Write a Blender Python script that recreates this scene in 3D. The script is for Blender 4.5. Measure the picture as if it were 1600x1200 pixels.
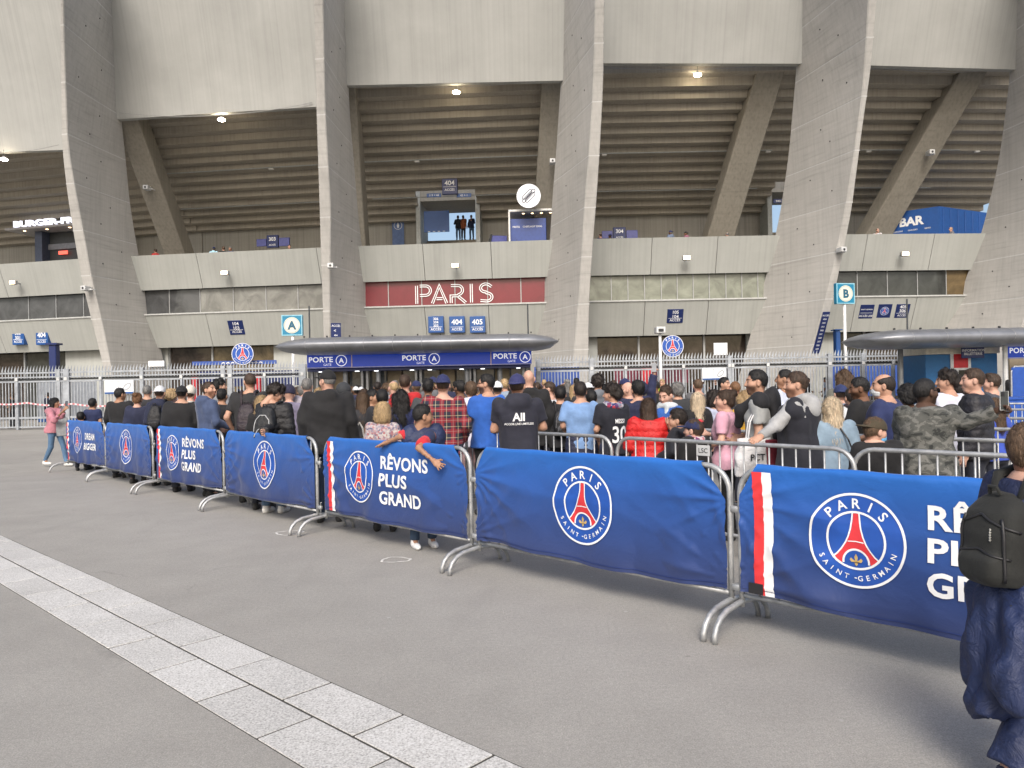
import bpy, bmesh, math, random
import numpy as np
from mathutils import Vector, Matrix
from mathutils.bvhtree import BVHTree
from mathutils.geometry import tessellate_polygon

random.seed(7)
for o in list(bpy.data.objects):
    bpy.data.objects.remove(o)
SC = bpy.context.scene
COL = SC.collection
R = math.radians

# ---------------------------------------------------------------- camera, sky, sun, exposure
EYE, FPX, ROLL = 1.65, 1180.0, 0.02
cam_data = bpy.data.cameras.new('camera')
cam_data.sensor_width = 36.0
cam_data.lens = FPX / 1600 * 36
cam_data.shift_y = 3 / 1600
cam_data.clip_start = 0.05
cam_data.clip_end = 3000
cam = bpy.data.objects.new('camera', cam_data)
COL.objects.link(cam)
_c, _s = math.cos(ROLL), math.sin(ROLL)
cam.matrix_world = Matrix(((_c, _s, 0, 0), (0, 0, -1, 0), (-_s, _c, 0, EYE), (0, 0, 0, 1)))
SC.camera = cam

world = bpy.data.worlds.new('World')
SC.world = world
world.use_nodes = True
_nt = world.node_tree
_bg = _nt.nodes['Background']
_sky = _nt.nodes.new('ShaderNodeTexSky')
_sky.sky_type = 'NISHITA'
_sky.sun_disc = False
SUN_EL, SUN_AZ = R(40), R(184)          # azimuth clockwise from +Y: behind the camera, to the left
_sky.sun_elevation = SUN_EL
_sky.sun_rotation = SUN_AZ
_sky.air_density = 1.0
_sky.dust_density = 4.5
_sky.ozone_density = 0.6
_nt.links.new(_sky.outputs[0], _bg.inputs[0])
_bg.inputs[1].default_value = 0.138
sun_data = bpy.data.lights.new('sun', 'SUN')
sun_data.energy = 1.7
sun_data.angle = R(22)
sun_data.color = (1.0, 0.975, 0.94)
sun = bpy.data.objects.new('sun', sun_data)
COL.objects.link(sun)
_sd = Vector((math.sin(SUN_AZ) * math.cos(SUN_EL), math.cos(SUN_AZ) * math.cos(SUN_EL), math.sin(SUN_EL)))
sun.rotation_euler = (-_sd).to_track_quat('-Z', 'Y').to_euler()
sun.location = _sd * 60
SC.view_settings.view_transform = 'Standard'
SC.view_settings.look = 'None'
SC.view_settings.gamma = 1.0
SC.view_settings.exposure = 0.5
SC.view_settings.use_curve_mapping = False
SC.render.engine = 'CYCLES'
SC.cycles.use_denoising = True
SC.cycles.max_bounces = 6
SC.cycles.transparent_max_bounces = 8
SC.cycles.caustics_reflective = False
SC.cycles.caustics_refractive = False

# ---------------------------------------------------------------- pixel of the photograph -> point in the place
def ray(x, y):
    u, w = x - 800.0, 603.0 - y
    return Vector(((_c * u + _s * w) / FPX, 1.0, (-_s * u + _c * w) / FPX))
def P(x, y, d):
    r = ray(x, y)
    return Vector((r.x * d, d, EYE + r.z * d))
def PZ(x, y, z=0.0):
    r = ray(x, y)
    t = (z - EYE) / r.z
    return Vector((r.x * t, t, z))

# ---------------------------------------------------------------- materials
MATS = {}
def _new(name):
    m = bpy.data.materials.new(name)
    m.use_nodes = True
    nt = m.node_tree
    return m, nt, nt.nodes['Principled BSDF']
def N(nt, t, **kw):
    n = nt.nodes.new(t)
    for k, v in kw.items():
        if k in n.inputs:
            n.inputs[k].default_value = v
        else:
            setattr(n, k, v)
    return n
def ramp(nt, fac, stops):
    r = nt.nodes.new('ShaderNodeValToRGB')
    e = r.color_ramp.elements
    while len(e) < len(stops):
        e.new(0.5)
    for i, (p, c) in enumerate(stops):
        e[i].position = p
        e[i].color = (c[0], c[1], c[2], 1) if hasattr(c, '__len__') else (c, c, c, 1)
    nt.links.new(fac, r.inputs[0])
    return r.outputs[0]
def mixc(nt, a, b, fac, mode='MIX'):
    m = nt.nodes.new('ShaderNodeMix')
    m.data_type = 'RGBA'
    m.blend_type = mode
    for s, v in ((6, a), (7, b), (0, fac)):
        if isinstance(v, bpy.types.NodeSocket):
            nt.links.new(v, m.inputs[s])
        elif s == 0:
            m.inputs[0].default_value = v
        else:
            m.inputs[s].default_value = (*v[:3], 1)
    return m.outputs[2]
def coords(nt, kind='Object', scale=(1, 1, 1), rot=(0, 0, 0)):
    t = nt.nodes.new('ShaderNodeTexCoord')
    mp = nt.nodes.new('ShaderNodeMapping')
    mp.inputs['Scale'].default_value = scale
    mp.inputs['Rotation'].default_value = rot
    if kind == 'World':
        g = nt.nodes.new('ShaderNodeNewGeometry')
        nt.links.new(g.outputs['Position'], mp.inputs[0])
    else:
        nt.links.new(t.outputs[kind], mp.inputs[0])
    return mp.outputs[0]
def noise(nt, vec, scale, detail=4, rough=0.6, dist=0.0):
    n = N(nt, 'ShaderNodeTexNoise', Scale=scale, Detail=detail, Roughness=rough, Distortion=dist)
    nt.links.new(vec, n.inputs['Vector'])
    return n.outputs[0]
def bump(nt, bs, h, strength, dist=0.01):
    b = N(nt, 'ShaderNodeBump', Strength=strength, Distance=dist)
    nt.links.new(h, b.inputs['Height'])
    nt.links.new(b.outputs[0], bs.inputs['Normal'])
    return b

def plain(name, col, rough=0.6, metal=0.0, var=0.08, scale=6.0, bmp=0.0, spec=0.5):
    key = ('plain', name)
    if key in MATS:
        return MATS[key]
    m, nt, bs = _new(name)
    v = coords(nt, 'World')
    n = noise(nt, v, scale, 5)
    a = [max(0, c * (1 - var * 2)) for c in col]
    b = [min(1, c * (1 + var * 2)) for c in col]
    nt.links.new(ramp(nt, n, [(0.3, a), (0.7, b)]), bs.inputs['Base Color'])
    bs.inputs['Roughness'].default_value = rough
    bs.inputs['Metallic'].default_value = metal
    bs.inputs['Specular IOR Level'].default_value = spec
    if bmp:
        bump(nt, bs, noise(nt, v, scale * 8, 3), bmp, 0.004)
    MATS[key] = m
    return m

def emit(name, col, strength):
    key = ('emit', name)
    if key in MATS:
        return MATS[key]
    m, nt, bs = _new(name)
    bs.inputs['Base Color'].default_value = (*col, 1)
    bs.inputs['Emission Color'].default_value = (*col, 1)
    bs.inputs['Emission Strength'].default_value = strength
    MATS[key] = m
    return m

def concrete(name, col, streak=0.5, board=0.0, stain=0.5, ys=1.0):
    key = ('conc', name)
    if key in MATS:
        return MATS[key]
    m, nt, bs = _new(name)
    v = coords(nt, 'World')
    big = noise(nt, v, 0.4, 4, 0.62, 0.2)
    fine = noise(nt, v, 11.0, 3, 0.7)
    c = ramp(nt, big, [(0.25, [x * 0.90 for x in col]), (0.75, [x * 1.08 for x in col])])
    c = mixc(nt, c, ramp(nt, fine, [(0.25, 0.42), (0.75, 0.58)]), 0.08 if not board else 0.15, 'OVERLAY')
    st = noise(nt, coords(nt, 'World', (3.4, 3.4 * ys, 0.03)), 2.2, 2, 0.5, 0.0)
    c = mixc(nt, c, ramp(nt, st, [(0.28, 0.30), (0.5, 0.5), (0.74, 0.60)]), streak, 'OVERLAY')
    if stain:
        s2 = noise(nt, coords(nt, 'World', (1.3, 1.3 * ys, 0.16)), 1.0, 3, 0.6, 0.0)
        c = mixc(nt, c, [x * 0.62 for x in col], ramp(nt, s2, [(0.56, 0.0), (0.82, stain)]))
    if board:
        wb = noise(nt, coords(nt, 'World', (0.35, 0.35, 7.5)), 1.0, 3, 0.55)
        c = mixc(nt, c, ramp(nt, wb, [(0.28, 0.36), (0.42, 0.5), (0.75, 0.58)]), board, 'OVERLAY')
    nt.links.new(c, bs.inputs['Base Color'])
    bs.inputs['Roughness'].default_value = 0.9
    bs.inputs['Specular IOR Level'].default_value = 0.25
    bump(nt, bs, fine, 0.12 if board else 0.04, 0.01)
    MATS[key] = m
    return m

def glass(name, col, rough=0.06, var=0.3):
    key = ('glass', name)
    if key in MATS:
        return MATS[key]
    m, nt, bs = _new(name)
    v = coords(nt, 'World')
    n = noise(nt, v, 1.1, 4, 0.6, 0.8)
    nt.links.new(ramp(nt, n, [(0.35, [c * (1 - var) for c in col]), (0.7, [c * (1 + var) for c in col])]), bs.inputs['Base Color'])
    bs.inputs['Roughness'].default_value = rough
    bs.inputs['Specular IOR Level'].default_value = 0.6
    MATS[key] = m
    return m

def fabric(col, kind='cotton'):
    key = ('fab', tuple(round(c, 3) for c in col), kind)
    if key in MATS:
        return MATS[key]
    m, nt, bs = _new('fabric_' + kind)
    v = coords(nt, 'Object')
    n = noise(nt, v, 7.0, 5, 0.6)
    c = ramp(nt, n, [(0.3, [x * 0.78 for x in col]), (0.7, [min(1, x * 1.15 + 0.002) for x in col])])
    bs.inputs['Roughness'].default_value = 0.85
    bs.inputs['Sheen Weight'].default_value = 0.15 if sum(col) > 0.2 else 0.05
    if kind == 'nylon':
        bs.inputs['Roughness'].default_value = 0.6
        bs.inputs['Sheen Weight'].default_value = 0.0
    if kind == 'denim':
        c = mixc(nt, c, ramp(nt, noise(nt, v, 3.0, 4), [(0.35, 0.35), (0.7, 0.68)]), 0.5, 'OVERLAY')
    if kind == 'camo':
        n1 = noise(nt, coords(nt, 'Object', (1, 1, 1.5)), 13.0, 3, 0.55, 0.6)
        c = ramp(nt, n1, [(0.40, (0.020, 0.022, 0.021)), (0.44, (0.065, 0.068, 0.062)), (0.53, (0.068, 0.07, 0.064)), (0.57, (0.13, 0.13, 0.12))])
    if kind == 'floral':
        vo = N(nt, 'ShaderNodeTexVoronoi', Scale=48.0)
        nt.links.new(v, vo.inputs['Vector'])
        hs = N(nt, 'ShaderNodeSeparateColor')
        nt.links.new(vo.outputs['Color'], hs.inputs[0])
        c = ramp(nt, hs.outputs[0], [(0.0, (0.07, 0.07, 0.14)), (0.35, (0.42, 0.36, 0.36)), (0.55, (0.30, 0.10, 0.11)), (0.7, (0.20, 0.19, 0.25)), (0.95, (0.5, 0.46, 0.42))])
    if kind == 'scarf':
        vo = N(nt, 'ShaderNodeTexVoronoi', Scale=26.0)
        nt.links.new(v, vo.inputs['Vector'])
        hs = N(nt, 'ShaderNodeSeparateColor')
        nt.links.new(vo.outputs['Color'], hs.inputs[0])
        r = ramp(nt, hs.outputs[1], [(0.0, (0.02, 0.03, 0.12)), (0.42, (0.6, 0.6, 0.62)), (0.72, (0.45, 0.03, 0.05)), (0.9, (0.02, 0.03, 0.12))])
        c = r
    if kind == 'plaid':
        s = nt.nodes.new('ShaderNodeSeparateXYZ')
        nt.links.new(v, s.inputs[0])
        def stripes(sock, freq, ph, lo, hi):
            a = N(nt, 'ShaderNodeMath', operation='MULTIPLY_ADD')
            nt.links.new(sock, a.inputs[0]); a.inputs[1].default_value = freq; a.inputs[2].default_value = ph
            f = N(nt, 'ShaderNodeMath', operation='FRACT'); nt.links.new(a.outputs[0], f.inputs[0])
            g = N(nt, 'ShaderNodeMath', operation='COMPARE'); nt.links.new(f.outputs[0], g.inputs[0])
            g.inputs[1].default_value = lo; g.inputs[2].default_value = hi
            return g.outputs[0]
        c = (0.012, 0.014, 0.03)
        c = mixc(nt, c, (0.25, 0.012, 0.018), 0.0)
        for ax, ph in ((0, 0.5), (2, 0.15)):
            c = mixc(nt, c, (0.30, 0.012, 0.02), mixf(nt, stripes(s.outputs[ax], 7.5, ph, 0.5, 0.2), 0.5))
        for ax, ph in ((0, 0.5), (2, 0.15)):
            c = mixc(nt, c, (0.55, 0.48, 0.30), mixf(nt, stripes(s.outputs[ax], 7.5, ph, 0.92, 0.025), 0.5))
            c = mixc(nt, c, (0.45, 0.40, 0.34), mixf(nt, stripes(s.outputs[ax], 7.5, ph, 0.5, 0.02), 0.35))
    if hasattr(c, 'node'):
        nt.links.new(c, bs.inputs['Base Color'])
    h = noise(nt, v, 22.0 if kind != 'nylon' else 11.0, 5, 0.6, 0.0 if kind != 'nylon' else 1.2)
    bump(nt, bs, h, 0.35 if kind != 'nylon' else 0.7, 0.014 if kind != 'nylon' else 0.03)
    MATS[key] = m
    return m
def mixf(nt, sock, k):
    a = N(nt, 'ShaderNodeMath', operation='MULTIPLY')
    nt.links.new(sock, a.inputs[0])
    a.inputs[1].default_value = k
    return a.outputs[0]

def steel():
    if 'steel' in MATS:
        return MATS['steel']
    m, nt, bs = _new('galvanised_steel')
    v = coords(nt, 'World')
    n = noise(nt, v, 14.0, 5, 0.65)
    nt.links.new(ramp(nt, n, [(0.3, (0.30, 0.31, 0.32)), (0.7, (0.50, 0.51, 0.51))]), bs.inputs['Base Color'])
    nt.links.new(ramp(nt, noise(nt, v, 30.0, 3), [(0.3, 0.38), (0.7, 0.6)]), bs.inputs['Roughness'])
    bs.inputs['Metallic'].default_value = 0.55
    MATS['steel'] = m
    return m

# ---------------------------------------------------------------- mesh building
def tagged(o, label=None, cat=None, group=None, kind=None):
    if label: o['label'] = label
    if cat: o['category'] = cat
    if group: o['group'] = group
    if kind: o['kind'] = kind
    return o
def thing(name, loc, rz=0.0, label=None, cat=None, group=None):
    o = bpy.data.objects.new(name, None)
    o.empty_display_size = 0.2
    COL.objects.link(o)
    o.location = loc
    o.rotation_euler = (0, 0, rz)
    return tagged(o, label, cat, group)
def link_mesh(name, me, mat, parent=None, loc=(0, 0, 0), rot=(0, 0, 0)):
    o = bpy.data.objects.new(name, me)
    COL.objects.link(o)
    o.parent = parent
    o.location = loc
    o.rotation_euler = rot
    if mat is not None and not me.materials:
        me.materials.append(mat)
    return o
def copy_tree(o, parent=None):
    c = o.copy()
    COL.objects.link(c)
    c.parent = parent
    for ch in list(o.children):
        copy_tree(ch, c)
    return c

class MB:
    def __init__(self):
        self.v, self.f = [], []
    def add(self, vs, fs):
        n = len(self.v)
        self.v.extend([tuple(p) for p in vs])
        self.f.extend([tuple(i + n for i in q) for q in fs])
        return self
    def box(self, a, b, mtx=None):
        (x0, y0, z0), (x1, y1, z1) = a, b
        vs = [Vector(p) for p in ((x0, y0, z0), (x1, y0, z0), (x1, y1, z0), (x0, y1, z0), (x0, y0, z1), (x1, y0, z1), (x1, y1, z1), (x0, y1, z1))]
        if mtx is not None:
            vs = [mtx @ p for p in vs]
        return self.hexa(vs)
    def hexa(self, vs):
        return self.add(vs, [(0, 3, 2, 1), (4, 5, 6, 7), (0, 1, 5, 4), (1, 2, 6, 5), (2, 3, 7, 6), (3, 0, 4, 7)])
    def bbox(self, a, b, bv=0.01):
        """box with chamfered vertical and horizontal front edges"""
        (x0, y0, z0), (x1, y1, z1) = a, b
        secs = []
        for z, i in ((z0, bv), (z0 + bv, 0), (z1 - bv, 0), (z1, bv)):
            secs.append([(x0 + i + bv, y0 + i, z), (x1 - i - bv, y0 + i, z), (x1 - i, y0 + i + bv, z), (x1 - i, y1 - i - bv, z), (x1 - i - bv, y1 - i, z), (x0 + i + bv, y1 - i, z), (x0 + i, y1 - i - bv, z), (x0 + i, y0 + i + bv, z)])
        return self.loft(secs)
    def loft(self, secs, cap=True, closed=True):
        n = len(secs[0])
        vs = [p for s in secs for p in s]
        fs = []
        for k in range(len(secs) - 1):
            for i in range(n if closed else n - 1):
                j = (i + 1) % n
                fs.append((k * n + i, k * n + j, (k + 1) * n + j, (k + 1) * n + i))
        if cap:
            fs.append(tuple(range(n - 1, -1, -1)))
            fs.append(tuple((len(secs) - 1) * n + i for i in range(n)))
        return self.add(vs, fs)
    def tube(self, pts, r, n=8, cap=True):
        pts = [Vector(p) for p in pts]
        secs = []
        up = None
        for i, p in enumerate(pts):
            d = (pts[min(i + 1, len(pts) - 1)] - pts[max(i - 1, 0)]).normalized()
            if up is None:
                up = Vector((0, 0, 1)) if abs(d.z) < 0.9 else Vector((1, 0, 0))
            a = d.cross(up).normalized()
            b = a.cross(d).normalized()
            up = b
            rr = r[i] if hasattr(r, '__len__') else r
            secs.append([p + (a * math.cos(2 * math.pi * k / n) + b * math.sin(2 * math.pi * k / n)) * rr for k in range(n)])
        return self.loft(secs, cap)
    def disc(self, c, r, n=24, axis='y', th=0.02):
        secs = []
        for t in (0, th):
            s = []
            for k in range(n):
                a = 2 * math.pi * k / n
                s.append((c[0] + r * math.cos(a), c[1] - t, c[2] + r * math.sin(a)) if axis == 'y' else (c[0] + r * math.cos(a), c[1] + r * math.sin(a), c[2] + t))
            secs.append(s)
        return self.loft(secs)
    def mesh(self, name='mesh', smooth=False, origin=(0, 0, 0)):
        me = bpy.data.meshes.new(name)
        ox, oy, oz = origin
        me.from_pydata([(x - ox, y - oy, z - oz) for x, y, z in self.v], [], self.f)
        bm = bmesh.new()
        bm.from_mesh(me)
        bmesh.ops.recalc_face_normals(bm, faces=bm.faces)
        bm.to_mesh(me)
        bm.free()
        if smooth:
            me.shade_smooth()
        return me
    def build(self, name, mat, parent=None, origin=(0, 0, 0), smooth=False, loc=(0, 0, 0), rot=(0, 0, 0)):
        return link_mesh(name, self.mesh(name, smooth, origin), mat, parent, loc, rot)

def smooth_by_angle(me, ang=40):
    bm = bmesh.new()
    bm.from_mesh(me)
    for f in bm.faces:
        f.smooth = True
    for e in bm.edges:
        e.smooth = not (len(e.link_faces) == 2 and e.calc_face_angle(0) > R(ang))
    bm.to_mesh(me)
    bm.free()

# ---------------------------------------------------------------- lettering (built-in font, turned to mesh)
_TXT = {}
def text_mesh(s, size=1.0, bold=0.0, extrude=0.0, spacing=1.0, align='CENTER'):
    """flat lettering in the XZ plane, facing -Y, cap height = size, centred"""
    key = (s, size, bold, extrude, spacing, align)
    if key in _TXT:
        return _TXT[key].copy()
    cu = bpy.data.curves.new('text', 'FONT')
    cu.body = s
    cu.size = 1.0
    cu.align_x = align
    cu.offset = bold
    cu.extrude = extrude / size if extrude else 0.0
    cu.space_character = spacing
    cu.resolution_u = 3
    ob = bpy.data.objects.new('text', cu)
    me = bpy.data.meshes.new_from_object(ob)
    bpy.data.objects.remove(ob)
    bpy.data.curves.remove(cu)
    n = len(me.vertices)
    a = np.empty(n * 3)
    me.vertices.foreach_get('co', a)
    a = a.reshape(-1, 3)
    k = size / 0.70
    cap = 0.70
    b = np.stack([a[:, 0] * k, -a[:, 2] * k, (a[:, 1] - cap / 2) * k], 1)
    me.vertices.foreach_set('co', b.ravel())
    me.materials.clear()
    me.update()
    _TXT[key] = me
    return me.copy()
def put_text(s, size, parent, mat, x=0, z=0, y=-0.004, bold=0.0, name='lettering', extrude=0.0, spacing=1.0, align='CENTER', squeeze=1.0):
    me = text_mesh(s, size, bold, extrude, spacing, align)
    o = link_mesh(name, me, mat, parent, (x, y, z))
    o.scale = (squeeze, 1, 1)
    return o

def ribbon(path, w, y=0.0, close=False):
    """flat stroke of width w along a 2-D path, in the XZ plane -> verts, faces"""
    p = [Vector((a, b)) for a, b in path]
    n = len(p)
    L, Rr = [], []
    for i in range(n):
        a = p[i - 1] if (i or close) else p[i]
        b = p[(i + 1) % n] if (i < n - 1 or close) else p[i]
        d1 = (p[i] - a).normalized() if (p[i] - a).length > 1e-9 else (b - p[i]).normalized()
        d2 = (b - p[i]).normalized() if (b - p[i]).length > 1e-9 else d1
        m = (d1 + d2)
        m = m.normalized() if m.length > 1e-6 else d1
        nn = Vector((-m.y, m.x))
        k = 1.0 / max(0.45, abs(nn.dot(Vector((-d1.y, d1.x)))))
        L.append(p[i] + nn * w / 2 * k)
        Rr.append(p[i] - nn * w / 2 * k)
    vs = [(q.x, y, q.y) for q in L] + [(q.x, y, q.y) for q in Rr]
    m = n if close else n - 1
    fs = [(i, (i + 1) % n, n + (i + 1) % n, n + i) for i in range(m)]
    return vs, fs
def arc(cx, cy, r, a0, a1, n=24):
    return [(cx + r * math.cos(R(a0 + (a1 - a0) * i / n)), cy + r * math.sin(R(a0 + (a1 - a0) * i / n))) for i in range(n + 1)]
def poly2(pts):
    """2-D polygon -> triangles"""
    v = [Vector((a, b, 0)) for a, b in pts]
    return [(a, 0.0, b) for a, b in pts], [tuple(t) for t in tessellate_polygon([v])]
# ================================================================ THE SETTING: ground, stone strip
def asphalt():
    m, nt, bs = _new('worn_pale_asphalt')
    v = coords(nt, 'World')
    big = noise(nt, v, 0.28, 4, 0.62, 0.3)
    mid = noise(nt, v, 2.2, 4, 0.65)
    grit = noise(nt, v, 130.0, 2, 0.75)
    c = ramp(nt, big, [(0.25, (0.265, 0.255, 0.235)), (0.75, (0.335, 0.323, 0.298))])
    c = mixc(nt, c, ramp(nt, mid, [(0.3, 0.40), (0.7, 0.58)]), 0.3, 'OVERLAY')
    c = mixc(nt, c, ramp(nt, noise(nt, v, 38.0, 3, 0.7), [(0.3, 0.34), (0.7, 0.64)]), 0.35, 'OVERLAY')
    c = mixc(nt, c, ramp(nt, grit, [(0.3, 0.2), (0.5, 0.5), (0.7, 0.78)]), 0.45, 'OVERLAY')
    st = noise(nt, coords(nt, 'World', (1.0, 0.35, 1), (0, 0, 0.75)), 0.8, 4, 0.7, 1.0)
    c = mixc(nt, c, (0.19, 0.183, 0.17), ramp(nt, st, [(0.58, 0.0), (0.8, 0.35)]))
    vo = N(nt, 'ShaderNodeTexVoronoi', Scale=0.33, feature='DISTANCE_TO_EDGE')
    wv = N(nt, 'ShaderNodeVectorMath', operation='ADD')
    nz = N(nt, 'ShaderNodeTexNoise', Scale=1.6, Detail=6)
    nt.links.new(v, nz.inputs['Vector'])
    sc = N(nt, 'ShaderNodeVectorMath', operation='SCALE'); sc.inputs[3].default_value = 0.9
    nt.links.new(nz.outputs['Color'], sc.inputs[0])
    nt.links.new(v, wv.inputs[0]); nt.links.new(sc.outputs[0], wv.inputs[1])
    nt.links.new(wv.outputs[0], vo.inputs['Vector'])
    crack = ramp(nt, vo.outputs['Distance'], [(0.0, 1.0), (0.006, 0.0)])
    gate = ramp(nt, noise(nt, v, 0.5, 3), [(0.55, 0.0), (0.64, 0.55)])
    mm = N(nt, 'ShaderNodeMath', operation='MULTIPLY'); nt.links.new(crack, mm.inputs[0]); nt.links.new(gate, mm.inputs[1])
    c = mixc(nt, c, (0.13, 0.125, 0.12), mm.outputs[0])
    spots = N(nt, 'ShaderNodeTexVoronoi', Scale=1.7)
    nt.links.new(v, spots.inputs['Vector'])
    c = mixc(nt, c, (0.40, 0.395, 0.38), ramp(nt, spots.outputs['Distance'], [(0.018, 0.7), (0.03, 0.0)]))
    gum = N(nt, 'ShaderNodeTexVoronoi', Scale=1.15)
    nt.links.new(wv.outputs[0], gum.inputs['Vector'])
    c = mixc(nt, c, (0.14, 0.135, 0.128), ramp(nt, gum.outputs['Distance'], [(0.016, 0.65), (0.026, 0.0)]))
    nt.links.new(c, bs.inputs['Base Color'])
    bs.inputs['Roughness'].default_value = 0.9
    bs.inputs['Specular IOR Level'].default_value = 0.25
    bump(nt, bs, grit, 0.6, 0.004)
    return m
def granite():
    m, nt, bs = _new('pale_granite')
    v = coords(nt, 'World')
    g = noise(nt, v, 95.0, 2, 0.6)
    oi = nt.nodes.new('ShaderNodeObjectInfo')
    c = ramp(nt, g, [(0.32, (0.29, 0.285, 0.27)), (0.45, (0.465, 0.458, 0.438)), (0.56, (0.545, 0.538, 0.518)), (0.70, (0.64, 0.634, 0.615))])
    c = mixc(nt, c, ramp(nt, oi.outputs['Random'], [(0.0, 0.43), (1.0, 0.55)]), 0.7, 'OVERLAY')
    c = mixc(nt, c, ramp(nt, noise(nt, v, 1.4, 5, 0.65), [(0.3, 0.38), (0.7, 0.58)]), 0.5, 'OVERLAY')
    nt.links.new(c, bs.inputs['Base Color'])
    bs.inputs['Roughness'].default_value = 0.8
    bump(nt, bs, g, 0.4, 0.004)
    return m

ASPH = asphalt()
# one sheet to the horizon, split around the stone strip so that the strip lies in a shallow channel
S0 = PZ(0, 912)
SDIR = Vector((0.7315, -0.6818, 0.0))
SNOR = Vector((0.6818, 0.7315, 0.0))
SW = 0.632
mb = MB()
far = 1500
a0 = S0 - SDIR * far; a1 = S0 + SDIR * far
for (p, q, nrm) in ((a0, a1, -1), (a0 + SNOR * SW, a1 + SNOR * SW, 1)):
    mb.add([p, q, q + SNOR * nrm * far, p + SNOR * nrm * far], [(0, 1, 2, 3)] if nrm > 0 else [(3, 2, 1, 0)])
ground = mb.build('ground', ASPH)
tagged(ground, kind='structure')
mb = MB()
mb.add([a0 - SNOR * 0.002 - Vector((0, 0, 0.0015)), a1 - SNOR * 0.002 - Vector((0, 0, 0.0015)), a1 + SNOR * (SW + .002) - Vector((0, 0, 0.0015)), a0 + SNOR * (SW + .002) - Vector((0, 0, 0.0015))], [(0, 1, 2, 3)])
strip = mb.build('paving_strip', plain('joint_sand', (0.05, 0.046, 0.04), 0.95, bmp=0.3))
tagged(strip, kind='structure')
GR = granite()
rng = random.Random(3)
SLAB = 0.64
def slab_mesh():
    m = MB()
    m.bbox((0.008, 0.008, -0.015), (SLAB - 0.008, 0.316 - 0.008, 0.003), 0.002)
    return m.mesh('slab')
_sm = slab_mesh(); _sm.materials.append(GR)
ang = math.atan2(SDIR.y, SDIR.x)
J0 = Vector((-1.243, 3.585, 0))
t0 = (J0 - S0).dot(SDIR)
for row in (0, 1):
    for k in range(-16, 7):
        p = S0 + SDIR * (t0 + k * SLAB + row * 0.33) + SNOR * (row * 0.316)
        o = link_mesh('paving_slab', _sm, None, strip, (p.x, p.y, rng.uniform(-0.0015, 0.0015)), (rng.uniform(-.002, .002), rng.uniform(-.002, .002), ang))
# moss and grit at the strip's kerb line
# sprayed rings on the tarmac
PAINT = plain('sprayed_white_paint', (0.62, 0.61, 0.58), 0.85, var=0.25, scale=18)
for (x, y, rx, ry, lab) in ((618, 875, .135, .085, 'white sprayed ring on the asphalt in front of the boy in white sneakers'),
                       (452, 833, .15, .10, 'white sprayed ring on the asphalt beside a barrier foot')):
    c = PZ(x, y)
    pts = []
    for k in range(26):
        a = 2 * math.pi * k / 26 + 0.3
        w = 1 + 0.10 * math.sin(3 * a + x) + 0.05 * math.sin(7 * a)
        pts.append((rx * w * math.cos(a), ry * w * math.sin(a) * 1.25))
    vs, fs = ribbon(pts, 0.021, 0.0, True)
    vs = [(a * (1 + rng.uniform(-.02, .02)), b, 0) for a, _, b in vs]
    m = MB().add(vs, fs)
    o = m.build('paint_ring', PAINT, None, loc=(c.x, c.y, 0.004))
    tagged(o, lab, 'paint mark', 'sprayed rings on the ground')

# ================================================================ THE STADIUM
def arcd(X):
    return 43.5 + (X - 10.0) ** 2 / 420.0
def on_arc(x, y, off):
    """point of the photo's pixel on the facade curve, moved off metres inwards"""
    d = 44.0
    for _ in range(5):
        r = ray(x, y)
        d = arcd(r.x * d) + off
    return P(x, y, d)
def lerp_tab(tab, y):
    if y <= tab[0][0]: 
        (a, u), (b, w) = tab[0], tab[1]
    elif y >= tab[-1][0]:
        (a, u), (b, w) = tab[-2], tab[-1]
    else:
        for (a, u), (b, w) in zip(tab, tab[1:]):
            if a <= y <= b:
                break
    return u + (w - u) * (y - a) / (b - a)
OC = [(-150, -5.2), (0, -3.6), (130, -2.2), (250, -1.2), (380, 0.0), (480, 1.0), (560, 1.6), (620, 2.0)]
OF = [(-150, -9.8), (0, -8.0), (130, -6.4), (250, -5.2), (380, -3.8), (480, -2.8), (560, -2.2), (620, -1.9)]
CONC = concrete('board_marked_concrete', (0.43, 0.42, 0.397), 0.2, 0.5, 0.45)
CORE = concrete('concrete_joint', (0.55, 0.55, 0.535), 0.2, 0.0, 0.2)
PANEL = concrete('pale_precast_panel', (0.39, 0.394, 0.376), 0.2, 0.0, 0.22, 0.0)
BAND = concrete('painted_parapet_panel', (0.395, 0.406, 0.384), 0.2, 0.0, 0.3, 0.0)
SOFF = concrete('brown_soffit_concrete', (0.37, 0.34, 0.29), 0.3, 0.25, 0.45)
INNER = concrete('inner_wall_concrete', (0.33, 0.32, 0.29), 0.4, 0.2, 0.4)
STRUT = concrete('strut_concrete', (0.28, 0.26, 0.22), 0.4, 0.3, 0.5)
LIGHT_P = plain('lamp_white', (0.6, 0.6, 0.58), 0.4)
STRUT_G = plain('frame_grey', (0.36, 0.38, 0.38), 0.5)
DARKIN = plain('dark_interior', (0.035, 0.034, 0.034), 0.8)

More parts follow.
